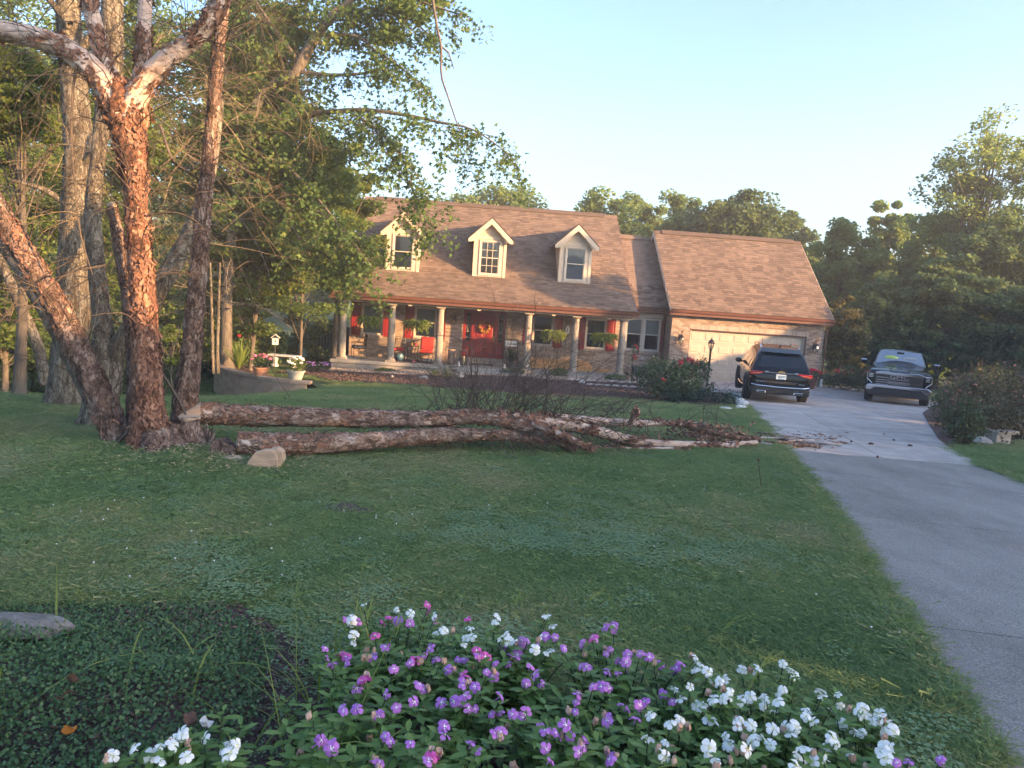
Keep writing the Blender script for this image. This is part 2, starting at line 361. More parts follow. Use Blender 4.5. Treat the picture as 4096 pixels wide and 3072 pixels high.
# ------------------------------------------------------------------ ground, driveway, beds
K = 4096/2212
def clip(poly, p, n):
    out = []; k = len(poly)
    for i in range(k):
        a, b = poly[i], poly[(i+1) % k]
        da, db = (a[0]-p[0])*n[0]+(a[1]-p[1])*n[1], (b[0]-p[0])*n[0]+(b[1]-p[1])*n[1]
        if da >= 0: out.append(a)
        if (da >= 0) != (db >= 0):
            t = da/(da-db); out.append((a[0]+(b[0]-a[0])*t, a[1]+(b[1]-a[1])*t))
    return out
def split(polys, a, b, gap=.007):
    d = np.array([b[0]-a[0], b[1]-a[1]]); d = d/np.linalg.norm(d); n = (-d[1], d[0]); out = []
    for q in polys:
        for s in (1, -1):
            nn = (n[0]*s, n[1]*s); c = clip(q, (a[0]+nn[0]*gap, a[1]+nn[1]*gap), nn)
            if len(c) > 2: out.append(c)
    return out
def sheet(name, poly, m, parent=None, dz=.02, depth=.06, step=1.):
    bm = bmesh.new(); vs = [bm.verts.new((p[0], p[1], 0)) for p in poly]; bm.faces.new(vs)
    xs, ys = [p[0] for p in poly], [p[1] for p in poly]
    lines = [((0, y, 0), (0, 1, 0)) for y in sorted(set(list(np.arange(math.ceil(min(ys)), max(ys), step))+[25, 29, 34]))] + \
            [((x, 0, 0), (1, 0, 0)) for x in np.arange(math.ceil(min(xs)), max(xs), step*2)]
    for co, no in lines:
        bmesh.ops.bisect_plane(bm, geom=bm.verts[:]+bm.edges[:]+bm.faces[:], plane_co=co, plane_no=no)
    bmesh.ops.triangulate(bm, faces=bm.faces[:])
    for f in bm.faces:
        if f.normal.z < 0: f.normal_flip()
    r = bmesh.ops.extrude_face_region(bm, geom=bm.faces[:])
    up = {v for v in r['geom'] if isinstance(v, bmesh.types.BMVert)}
    for v in bm.verts:
        v.co.z = float(gz(v.co.x, v.co.y))+dz-(0 if v in up else depth)
    bmesh.ops.recalc_face_normals(bm, faces=bm.faces[:])
    me = bpy.data.meshes.new(name); bm.to_mesh(me); bm.free(); me.materials.append(m)
    return link(name, me, parent)
M['lawn'] = mat('lawn_soil', (.03, .05, .016), (.075, .085, .035), 1.3, .95, bump=.8, bscale=70, ramp=[(.3, (.055, .09, .03)), (.55, (.08, .12, .04)), (.75, (.13, .125, .06))])
M['conc'] = mat('light_concrete', (.28, .265, .245), (.40, .385, .36), 2.2, .88, bump=.12, bscale=80, rnd=.0, detail=8, ramp=[(.32, (.27, .25, .23)), (.5, (.35, .325, .305)), (.7, (.43, .405, .385))])
M['aggr'] = mat('aggregate_concrete', (.13, .12, .115), (.27, .255, .24), 90, .9, bump=.5, bscale=120, detail=3, ramp=[(.3, (.15, .142, .134)), (.52, (.27, .255, .24)), (.68, (.42, .40, .375)), (.8, (.62, .60, .56))])
M['mulch'] = mat('bark_mulch', (.05, .03, .026), (.14, .085, .07), 30, .95, bump=1, bscale=70, ramp=[(.3, (.045, .027, .024)), (.55, (.10, .06, .05)), (.75, (.17, .12, .10))])
M['stone'] = mat('field_stone', (.28, .25, .22), (.46, .43, .39), 5, .9, bump=.5, bscale=25)
M['pebble'] = mat('river_pebble', (.22, .17, .14), (.5, .43, .37), 3, .85, tint=True, rnd=.3, ramp=[(.1, (.16, .115, .09)), (.5, (.33, .25, .20)), (.9, (.52, .45, .40))])
M['chip'] = mat('mulch_chip', (.06, .035, .03), (.2, .14, .11), 3, .95, tint=True, ramp=[(.1, (.05, .028, .025)), (.55, (.12, .07, .06)), (.9, (.26, .19, .15))])
def weather(m, sc, lo, seed):
    """broad stains and wear over a paving material"""
    N, L = m.node_tree.nodes, m.node_tree.links; b = N['Principled BSDF']; src = b.inputs['Base Color'].links[0].from_socket
    tc = N.new('ShaderNodeTexCoord'); mp = N.new('ShaderNodeMapping'); mp.inputs['Location'].default_value = (seed, 0, 0); mp.inputs['Scale'].default_value = (1, .45, 1); L.new(tc.outputs['Object'], mp.inputs['Vector'])
    n = N.new('ShaderNodeTexNoise'); n.inputs['Scale'].default_value = sc; n.inputs['Detail'].default_value = 9; n.inputs['Roughness'].default_value = .72; L.new(mp.outputs[0], n.inputs['Vector'])
    r = N.new('ShaderNodeMapRange'); r.inputs['From Min'].default_value = .32; r.inputs['From Max'].default_value = .62; r.inputs['To Min'].default_value = lo; r.inputs['To Max'].default_value = 1.08; L.new(n.outputs['Fac'], r.inputs['Value'])
    x = N.new('ShaderNodeMix'); x.data_type = 'RGBA'; x.blend_type = 'MULTIPLY'; x.inputs['Factor'].default_value = 1; L.new(src, x.inputs['A']); L.new(r.outputs[0], x.inputs['B']); L.new(x.outputs['Result'], b.inputs['Base Color'])
weather(M['aggr'], .8, .62, 3); weather(M['conc'], .7, .74, 8); weather(M['shingle'], .6, .82, 5); weather(M['brick'], .8, .8, 2); weather(M['mulch'], 1.2, .6, 4)
ys = np.unique(np.r_[np.arange(-40, -4, 4), np.arange(-4, 36, .5), np.arange(36, 80, 4), np.arange(80, 420, 20)])
xs = np.unique(np.r_[np.arange(-300, -40, 20), np.arange(-40, -16, 2), np.arange(-16, 24, .5), np.arange(24, 60, 3), np.arange(60, 320, 20)])
gx, gy = np.meshgrid(xs, ys); nx, ny = len(xs), len(ys)
gzv = gz(gx.ravel(), gy.ravel())
# low mound of soil where the birch clump stands
BIRCH = G(600, 1835)
def mound(x, y):
    return .10*np.exp(-(((x-BIRCH[0])/.9)**2+((y-BIRCH[1]-.2)/.8)**2))
gv = np.stack([gx.ravel(), gy.ravel(), gzv+mound(gx.ravel(), gy.ravel())], 1)
ii, jj = np.meshgrid(np.arange(ny-1), np.arange(nx-1), indexing='ij')
gf = np.stack([ii*nx+jj, ii*nx+jj+1, (ii+1)*nx+jj+1, (ii+1)*nx+jj], -1).reshape(-1, 4)
tag(npmesh('ground', gv, gf, M['lawn'], smooth=True), kind='structure')

g2 = lambda x, y: tuple(G(x*K, y*K)[:2])
seamL, seamR = g2(1688, 973), g2(2130, 1010)
low_left = [(1.3, -8), (1.75, 0)]+[g2(*p) for p in [(2165, 1659), (2050, 1480), (1930, 1310), (1830, 1160), (1760, 1060)]]+[seamL]
low_right = [(4.6, -8), (5.0, 0), (5.6, 3), (6.2, 6), (7.0, 9), seamR]
drive = tag(empty('driveway', (0, 0, 0)), kind='structure')
low_poly = low_left+low_right[::-1]
polys = [low_poly]
for a, b in [((3187, 1876), (3800, 1945)), ((3356, 2057), (4096, 2140)), ((3656, 2504), (4096, 2561))]:
    polys = split(polys, G(*a)[:2], G(*b)[:2], .006)
for q in polys: sheet('aggregate_panel', q, M['aggr'], drive, .012)
up_left = [seamL]+[g2(*p) for p in [(1640, 910), (1605, 870)]]+[tuple(HW(14.3, -6.2)[:2]), tuple(HW(14.2, -2.5)[:2]), tuple(HW(14.5, .78)[:2])]
up_right = [seamR, g2(2045, 965), (10.9, 18.6), (13.6, 22.6), (16.4, 26.2), (17.2, 31), (16.5, 34.5), tuple(HW(21.4, 1.5)[:2]), tuple(HW(20.7, .78)[:2])]
up_poly = up_left+up_right[::-1]
polys = [up_poly]
A0, A1 = G(3144, 1612)[:2], G(3513, 1826)[:2]
dA = (A1-A0)/np.linalg.norm(A1-A0); nA = np.array([-dA[1], dA[0]])
offs = [0, 2.3, 4.6, -2.3]
for o in offs: polys = split(polys, A0+nA*o, A1+nA*o)
D0 = A0-dA*1.0
for o in (0, 6.2):
    polys = split(polys, D0-dA*o, D0-dA*o+nA)
for q in polys: sheet('concrete_panel', q, M['conc'], drive, .018)

# planting bed in front of the porch: bark mulch below, river pebbles against the slab
bed_edge = [g2(*p) for p in [(672, 812), (730, 826), (810, 829), (900, 834), (1000, 842), (1080, 850), (1160, 856), (1240, 859), (1330, 862), (1420, 868), (1500, 876), (1572, 880)]]
bed_in = [tuple(HW(u, v)[:2]) for u, v in [(14.2, -6.0), (14.1, .7), (13.9, .7), (13.9, 1.75), (12.0, 1.75), (12.0, -.36), (-.3, -.36), (-1.2, -.6), (-2.2, -2.0)]]
mulch_poly = bed_edge+bed_in
tag(sheet('mulch_bed', mulch_poly, M['mulch'], None, .035, .1), kind='structure')
peb_poly = [tuple(HW(u, v)[:2]) for u, v in [(-.2, -.38), (-.5, -1.3), (2.5, -2.2), (4.0, -2.0), (5.0, -1.2), (7.4, -1.1), (8, -1.7), (10, -2.0), (13.2, -2.3), (13.85, -1.0), (13.85, 1.7), (12.06, 1.7), (12.06, -.38)]]
tag(sheet('pebble_bed', peb_poly, M['pebble'], None, .06, .05), kind='structure')
def inpoly(x, y, poly):
    x = np.asarray(x, float); y = np.asarray(y, float); r = np.zeros(x.shape, bool); k = len(poly)
    for i in range(k):
        (x0, y0), (x1, y1) = poly[i][:2], poly[(i+1) % k][:2]
        c = (y0 > y) != (y1 > y)
        with np.errstate(divide='ignore', invalid='ignore'):
            r ^= c & (x < (x1-x0)*(y-y0)/(y1-y0+1e-12)+x0)
    return r
def scatter_poly(poly, n, rng):
    P = np.array(poly); lo, hi = P.min(0), P.max(0); o = np.zeros((0, 2))
    while len(o) < n:
        q = rng.uniform(lo, hi, (n*2, 2)); o = np.vstack([o, q[inpoly(q[:, 0], q[:, 1], poly)]])
    return o[:n]
def rand_rot(n, rng, tilt=1.):
    a = rng.uniform(0, 2*np.pi, n); b = rng.normal(0, .5*tilt, n); c = rng.normal(0, .5*tilt, n)
    ca, sa, cb, sb, cc, sc = np.cos(a), np.sin(a), np.cos(b), np.sin(b), np.cos(c), np.sin(c)
    Rz = np.stack([ca, -sa, 0*a, sa, ca, 0*a, 0*a, 0*a, 1+0*a], -1).reshape(n, 3, 3)
    Rx = np.stack([1+0*a, 0*a, 0*a, 0*a, cb, -sb, 0*a, sb, cb], -1).reshape(n, 3, 3)
    Ry = np.stack([cc, 0*a, sc, 0*a, 1+0*a, 0*a, -sc, 0*a, cc], -1).reshape(n, 3, 3)
    return Rz @ Rx @ Ry
OCT = (np.array([(1, 0, 0), (0, 1, 0), (-1, 0, 0), (0, -1, 0), (0, 0, 1), (0, 0, -1)], float), np.array([(0, 1, 4), (1, 2, 4), (2, 3, 4), (3, 0, 4), (1, 0, 5), (2, 1, 5), (3, 2, 5), (0, 3, 5)]))
def scatter_mesh(name, base, P, S, m, rng, parent=None, tilt=1., tint=None, smooth=False):
    """many copies of a small base shape as one mesh: P (n,3), S (n,3)"""
    bv, bf = base; n = len(P); R = rand_rot(n, rng, tilt)
    V = np.einsum('nij,nkj->nki', R, bv[None]*S[:, None])+P[:, None]
    F = (bf[None]+(np.arange(n)*len(bv))[:, None, None]).reshape(-1, bf.shape[1])
    t = np.repeat(rng.random(n) if tint is None else tint, len(bf))
    return npmesh(name, V.reshape(-1, 3), F, m, parent, t, smooth)
rg = np.random.default_rng(5)
q = scatter_poly(peb_poly, 5200, rg); s = rg.uniform(.018, .05, (len(q), 1))*np.array([1, .8, .6])
tag(scatter_mesh('pebbles', OCT, np.c_[q, gz(q[:, 0], q[:, 1])+.065], s, M['pebble'], rg, smooth=True), kind='stuff')
q = scatter_poly(mulch_poly, 9000, rg); s = rg.uniform(.5, 1.5, (len(q), 1))*np.array([.05, .014, .009])
tag(scatter_mesh('mulch_chips', OCT, np.c_[q, gz(q[:, 0], q[:, 1])+.045], s, M['chip'], rg), kind='stuff')
# ------------------------------------------------------------------ house
house = empty('house', (HX, HY, HZ), YAW, 'tan brick cape cod house with three dormers, a fluted column porch and attached garage', 'house')
rnd = random.Random(7)
VW, VG, VD = 1.8, .8, 1.6          # depth of main wall, garage wall, dormer fronts
# --- brick walls: openings are (u0,u1,w0,w1)
WIN = [(.50, 1.42), (2.79, 3.75), (8.0, 8.91), (10.36, 11.28)]
openings = [(a, b, .94, 2.30) for a, b in WIN]+[(4.93, 6.80, 0., 2.32), (12.16, 13.74, 1.0, 2.47)]
gopen = [(14.75, 20.0, -.1, 2.16)]
def wall_pieces(u0, u1, w0, w1, ops):
    us = sorted({u0, u1, *[o[0] for o in ops if u0 < o[0] < u1], *[o[1] for o in ops if u0 < o[1] < u1]}); out = []
    for a, b in zip(us[:-1], us[1:]):
        cuts = [(o[2], o[3]) for o in ops if o[0] <= a+1e-6 and o[1] >= b-1e-6]; z = w0
        for c0, c1 in sorted(cuts):
            if c0 > z+1e-6: out.append((a, b, z, c0))
            z = max(z, c1)
        if z < w1-1e-6: out.append((a, b, z, w1))
    return out
wm = MB()
for a, b, c, d in wall_pieces(0, 13.93, -.6, 3.0, openings): wm.box(a, b, VW, VW+.25, c, d)
for a, b, c, d in wall_pieces(13.93, 20.77, -.3, 2.95, gopen): wm.box(a, b, VG, VG+.25, c, d)
wm.box(13.93, 14.18, VG+.25, VW, -.3, 2.95)
wm.box(0, .25, VW+.25, 10.2, -.6, 2.95); wm.box(20.52, 20.77, VG+.25, 8.6, -.3, 2.95); wm.box(.25, 20.5, 9.9, 10.2, -.6, 2.9)
for u0 in (0, 11.85):     # gable ends of the main block
    wm.prism([(VW, 2.95), (10.2, 2.95), (10.2, 3.85), (6.0, 7.1), (VW, 3.72)], 'x', u0+.002, u0+.24)
for u0 in (14.0, 20.53): wm.prism([(VG, 2.95), (8.6, 2.95), (4.7, 6.35)], 'x', u0, u0+.236)
wm.build('wall', M['mortar'], house)
# bricks: one shared brick, laid in courses with recessed joints; the first 300 in view are parts, the rest one joined part
bl, bh, bd, jt = .203, .0605, .012, .011
bricks = []
def lay(u0, u1, w0, w1, v, ops, side=False):
    r = 0; w = w0
    while w+bh <= w1+1e-6:
        u = u0 + (0 if r % 2 else -(bl+jt)/2)
        while u < u1:
            a, b = max(u, u0), min(u+bl, u1)
            segs = [(a, b)]
            for o in ops:
                if o[2] < w+bh-.004 and o[3] > w+.004:
                    ns = []
                    for s0, s1 in segs:
                        if o[1] <= s0 or o[0] >= s1: ns.append((s0, s1))
                        else:
                            if o[0]-jt > s0: ns.append((s0, o[0]-jt))
                            if o[1]+jt < s1: ns.append((o[1]+jt, s1))
                    segs = ns
            for s0, s1 in segs:
                if s1-s0 > .03: bricks.append((s0, s1, w, v+rnd.uniform(-.002, .002), rnd.random()))
            u += bl+jt
        w += bh+jt; r += 1
sills = [(a-.03, b+.03, .82, .94) for a, b in WIN]+[(12.1, 13.8, .88, 1.0)]
lint = [(14.7, 20.05, 2.16, 2.36)]
lay(.0, 13.92, -.25, 2.95, VW, openings+sills+[(4.5, 6.9, 0, .24)])
lay(13.94, 20.76, -.12, 2.9, VG, gopen+lint)
# header courses on end: sills, door step, garage lintel
soldier = []
for a, b, c, d in sills+lint+[(4.93, 6.80, 0, .115), (4.93, 6.80, .125, .24)]:
    u = a
    while u < b-.02:
        soldier.append((u, min(u+bh+.004, b), c+.004, d-.004, VG if c > 2 else VW)); u += bh+jt+.004
def qi(b):  # nearest, unhidden ones first: garage front, then the wall by the garage
    return (0 if b[3] < 1.3 else 1, abs(b[0]-17.4))
full = [b for b in bricks if b[1]-b[0] > bl-.005]
full.sort(key=qi); singles = full[:300]; rest = [b for b in bricks if b not in set(singles)]
bm1 = MB(); bm1.box(0, bl, -bd, 0, 0, bh); brick_me = bm1.mesh('brick', M['brick'])
for b in singles:
    o = link('brick', brick_me, house); o.location = (b[0], b[3], b[2])
bm2 = MB()
for b in rest:
    bm2.tint = .05+.95*b[4]; bm2.box(b[0], b[1], b[3]-bd, b[3], b[2], b[2]+bh)
tag(bm2.build('brickwork', M['brick'], house), kind='stuff')
sm_ = MB()
for a, b, c, d, v in soldier:
    sm_.tint = .1+.8*rnd.random(); pr = .055 if c > .5 and c < 1.2 else (.02 if c > 2 else .30); sm_.box(a, b, v-pr, v+.02, c, d)
tag(sm_.build('soldier_bricks', M['brick'], house), kind='stuff')
# return wall corner of the garage (brick side seen from the porch)
rb = MB(); w = -.12; r = 0
while w < 2.85:
    v = VG+.01 - (0 if r % 2 else .1)
    while v < VW-.03:
        rb.tint = .1+.85*rnd.random(); rb.box(13.93-bd, 13.93, max(v, VG), min(v+bl, VW-.02), w, w+bh); v += bl+jt
    w += bh+jt; r += 1
tag(rb.build('corner_bricks', M['brick'], house), kind='stuff')

# --- roofs with shingles laid in courses
def shingle_plane(P0, P1, uA, uB, name, singles_n, expo=.145, tab=.30, uA1=None, uB1=None, th=.012, seed=1):
    """P0=(v,w) at eave, P1=(v,w) at top; from u=uA..uB (at top uA1..uB1)"""
    rr = random.Random(seed); uA1 = uA if uA1 is None else uA1; uB1 = uB if uB1 is None else uB1
    d = Vector((0, P1[0]-P0[0], P1[1]-P0[1])); L = d.length; d.normalize(); n = Vector((0, -d.z, d.y))
    rows = int(L/expo)+1; tabs = []
    for r in range(rows):
        s = r*expo; f = s/L; a0 = uA+(uA1-uA)*f; b0 = uB+(uB1-uB)*f
        u = a0 - rr.uniform(0, tab)
        while u < b0:
            wdt = tab*rr.choice([.55, .7, .85, 1., 1., 1.15]); a, b = max(u, a0), min(u+wdt, b0)
            if b-a > .04: tabs.append((a, b, s, min(s+expo*1.25, L), rr.random(), th*rr.choice([.7, 1., 1.5])))
            u += wdt
    o = Vector((0, P0[0], P0[1]))
    def geo(m, t, origin=None):
        a, b, s0, s1, c, h = t; m.tint = .04+.96*c
        p = o+d*s0; q = o+d*s1
        vs = [Vector((a, p.y, p.z)), Vector((b-.004, p.y, p.z)), Vector((b-.004, q.y, q.z)), Vector((a, q.y, q.z))]
        tp = [vs[0]+n*(h+.006), vs[1]+n*(h+.006), vs[2]+n*.003, vs[3]+n*.003]
        m.add(vs+tp, [(4, 5, 6, 7), (0, 1, 5, 4), (1, 2, 6, 5), (3, 0, 4, 7)])
    mid = (uA+uB)/2
    return tabs, geo, d, n, o
def roof(name, planes, deckpts, u0, u1, singles_n, seed):
    """deckpts: closed (v,w) outline extruded u0..u1"""
    dm = MB(); dm.prism(deckpts, 'x', u0, u1); rf = dm.build(name, [M['roofdeck']], house)
    alltabs = []; gm = MB()
    for k, (P0, P1, a, b, a1, b1) in enumerate(planes):
        tabs, geo, d, n, o = shingle_plane(P0, P1, a, b, name, 0, uA1=a1, uB1=b1, seed=seed+k)
        cand = sorted([t for t in tabs if t[1]-t[0] > .25], key=lambda t: t[2]) if singles_n and k == 0 else []
        pick = set(cand[:singles_n])
        for t in tabs:
            if t in pick:
                key = round(t[1]-t[0], 3)
                if (name, k, key, t[5]) not in shmesh:
                    mm = MB(); geo(mm, (0, t[1]-t[0], 0, t[3]-t[2], 0, t[5])); mm.t = [0.]*len(mm.f); shmesh[(name, k, key, t[5])] = mm.mesh('shingle', M['shingle'])
                s = link('shingle', shmesh[(name, k, key, t[5])], rf); s.location = Vector((t[0], 0, 0))+d*t[2]
            else: geo(gm, t)
    tag(gm.build('shingle_courses', M['shingle'], rf), kind='stuff')
    return rf
shmesh = {}
BR = (1.7, 3.84)      # where the steep roof meets the flatter porch roof
EV = (-.40, 2.74); RG = (6.0, 7.26)
off = .05
main = roof('main_roof', [(EV, BR, -.5, 12.12, -.16, 12.12), (BR, RG, -.16, 12.12, -.14, 12.12)],
     [(EV[0], EV[1]-.012), (BR[0], BR[1]-.012), (RG[0], RG[1]-.012), (10.6, 3.55), (10.6, 3.4), (6.0, 7.05), (1.75, 3.68), (-.38, 2.62)], -.155, 12.11, 140, 11)
le = MB(); le.add([(-.49, EV[0], EV[1]-.01), (-.15, EV[0], EV[1]-.01), (-.15, BR[0], BR[1]-.01), (-.49, EV[0], EV[1]-.1), (-.15, EV[0], EV[1]-.1), (-.15, BR[0], BR[1]-.1)], [(0, 1, 2), (5, 4, 3), (0, 3, 4, 1), (0, 2, 5, 3)])
le.build('porch_roof_end', M['roofdeck'], main)
conn = roof('connector_roof', [((1.45, 2.98), (5.15, 6.24), 12.125, 13.9, 12.125, 13.9)],
     [(1.45, 2.965), (5.15, 6.225), (8.9, 3.0), (8.9, 2.85), (5.15, 6.05), (1.5, 2.86)], 12.112, 13.95, 40, 31)
gar = roof('garage_roof', [((.45, 2.97), (4.7, 6.56), 13.74, 20.95, 13.74, 20.95)],
     [(.45, 2.955), (4.7, 6.545), (8.95, 2.97), (8.95, 2.85), (4.7, 6.38), (.5, 2.85)], 13.75, 20.94, 120, 41)
# ridge vents and ridge caps
def ridge(rf, v, w, u0, u1, c0, c1):
    m = MB(); m.prism([(v-.16, w-.085), (v, w+.055), (v+.16, w-.085), (v+.16, w-.11), (v, w+.02), (v-.16, w-.11)], 'x', u0, u1); m.build('ridge_cap', M['shingle'], rf)
    m = MB(); m.prism([(v-.2, w-.07), (v, w+.11), (v+.2, w-.07), (v+.19, w-.10), (v, w+.06), (v-.19, w-.10)], 'x', c0, c1); m.build('ridge_vent', M['shingle'], rf)
ridge(main, 6.0, 7.26, -.16, 12.14, .35, 11.5); ridge(conn, 5.15, 6.24, 12.13, 13.74, 12.2, 13.3); ridge(gar, 4.7, 6.56, 13.73, 20.96, 14.1, 20.6)
# rake trim along roof ends
m = MB()
for u, th in ((12.122, .03), (-.185, .03)):
    m.prism([(BR[0], BR[1]-.02), (RG[0], RG[1]-.02), (RG[0], RG[1]-.2), (BR[0], BR[1]-.2)], 'x', u, u+th)
m.prism([(EV[0], EV[1]-.02), (BR[0], BR[1]-.02), (BR[0], BR[1]-.16), (EV[0], EV[1]-.14)], 'x', 12.122, 12.152)
m.build('rake_board', M['gutter'], main)
m = MB()
for u in (13.712, 20.945): m.prism([(.45, 2.96), (4.7, 6.55), (8.9, 3.0), (8.9, 2.82), (4.7, 6.36), (.45, 2.80)], 'x', u, u+.03)
m.build('rake_board', M['trim'], gar)
# gutters with a rolled lip, brown
def gutter(u0, u1, v, w, parent):
    m = MB(); m.prism([(v, w), (v-.10, w), (v-.125, w+.05), (v-.105, w+.07), (v-.13, w+.12), (v-.118, w+.12), (v-.10, w+.085), (v, w+.10)], 'x', u0, u1)
    m.prism([(v+.002, w-.12), (v-.03, w-.12), (v-.03, w-.005), (v+.002, w-.005)], 'x', u0+.01, u1-.01); return m.build('gutter', M['gutter'], parent)
gutter(-.55, 12.2, -.38, 2.60, main); gutter(12.25, 13.9, 1.47, 2.84, conn); gutter(13.70, 21.0, .47, 2.84, gar)
# downspouts
m = MB(); m.tube([(13.86, 1.4, 2.85), (13.86, 1.5, 2.75), (13.84, 1.70, 2.6), (13.84, 1.70, .1), (13.84, 1.55, .02)], .045, 4); m.build('downspout', M['gutter'], house)
m = MB(); m.tube([(20.9, .42, 2.85), (20.9, .5, 2.7), (20.83, .72, 2.5), (20.83, .72, .32)], .045, 4); ds = m.build('downspout', M['gutter'], house)
m = MB(); m.tube([(20.83, .70, .34), (20.83, .66, -.08)], .06, 12); m.build('drain_pipe', M['white'], ds)
# soffit, porch beam, dentil band
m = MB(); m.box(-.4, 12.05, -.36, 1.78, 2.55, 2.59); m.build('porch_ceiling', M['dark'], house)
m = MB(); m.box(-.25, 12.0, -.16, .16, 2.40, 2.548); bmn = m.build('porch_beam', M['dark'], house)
m = MB(); m.box(-.26, 12.01, -.185, -.162, 2.398, 2.432); m.build('beam_moulding', M['trim'], bmn)
u = -.2; dm = MB(); dm.box(-.029, .029, -.198, -.162, 2.437, 2.485); dme = dm.mesh('dentil', M['trim'])
while u < 12.0:
    link('dentil', dme, bmn).location = (u, 0, 0); u += .122
m = MB(); m.box(12.2, 13.9, 1.50, 1.79, 2.86, 2.90); m.build('soffit', M['gutter'], house)
m = MB(); m.box(13.8, 20.9, .52, .79, 2.86, 2.90); m.build('soffit', M['gutter'], house)
m = MB(); m.box(12.5, 13.78, 1.735, 1.79, 2.50, 2.70); hp = m.build('window_header_panel', M['trim'], house)
hb = MB(); hb.box(-.012, .012, 1.722, 1.736, 2.70, 2.74); hme = hb.mesh('dentil', M['trim'])
for k in range(20): link('dentil', hme, hp).location = (12.55+k*.064, 0, 0)
# brackets under the beam where the ferns hang
m0 = MB(); m0.box(-.075, .075, -.21, -.14, 2.352, 2.396); pme = m0.mesh('hanger_block', M['trim'])
for u in (2.72, 5.55, 8.66, 11.0): link('hanger_block', pme, bmn).location = (u, 0, 0)
# porch floor
m = MB(); m.box(-.42, 11.9, -.35, VW-.002, -.14, 0); pf = m.build('porch_floor', M['porch'], house, bevel=.015)
m = MB(); m.box(-.36, 11.8, -.28, VW-.01, -.55, -.145); m.build('porch_foundation', M['porch'], house)
# columns: plinth, fluted shaft, capital
def column(u):
    sh = MB(); sh.lathe([(.148, .155), (.150, .24), (.149, .9), (.143, 1.5), (.128, 2.12), (.124, 2.2)], 40, flute=(.2, 2.15, .925)); c = sh.build('column', M['column'], house); c.location = (u, 0, 0)
    b = MB(); b.box(-.2, .2, -.2, .2, .002, .07); b.lathe([(.19, .071), (.20, .09), (.195, .12), (.165, .13), (.16, .155)], 24); b.build('base', M['column'], c, bevel=.004)
    k = MB(); k.lathe([(.126, 2.2), (.14, 2.215), (.14, 2.235), (.128, 2.25), (.13, 2.29), (.175, 2.335), (.18, 2.345)], 24); k.box(-.185, .185, -.185, .185, 2.346, 2.397); k.build('capital', M['column'], c, bevel=.004)
    return c
c0 = column(0.); idx = {c0.name: kids(c0)}
for u in (1.992, 3.985, 7.652, 9.645, 11.637):
    c = copy_tree(c0, house, idx); c.location = (u, 0, 0)
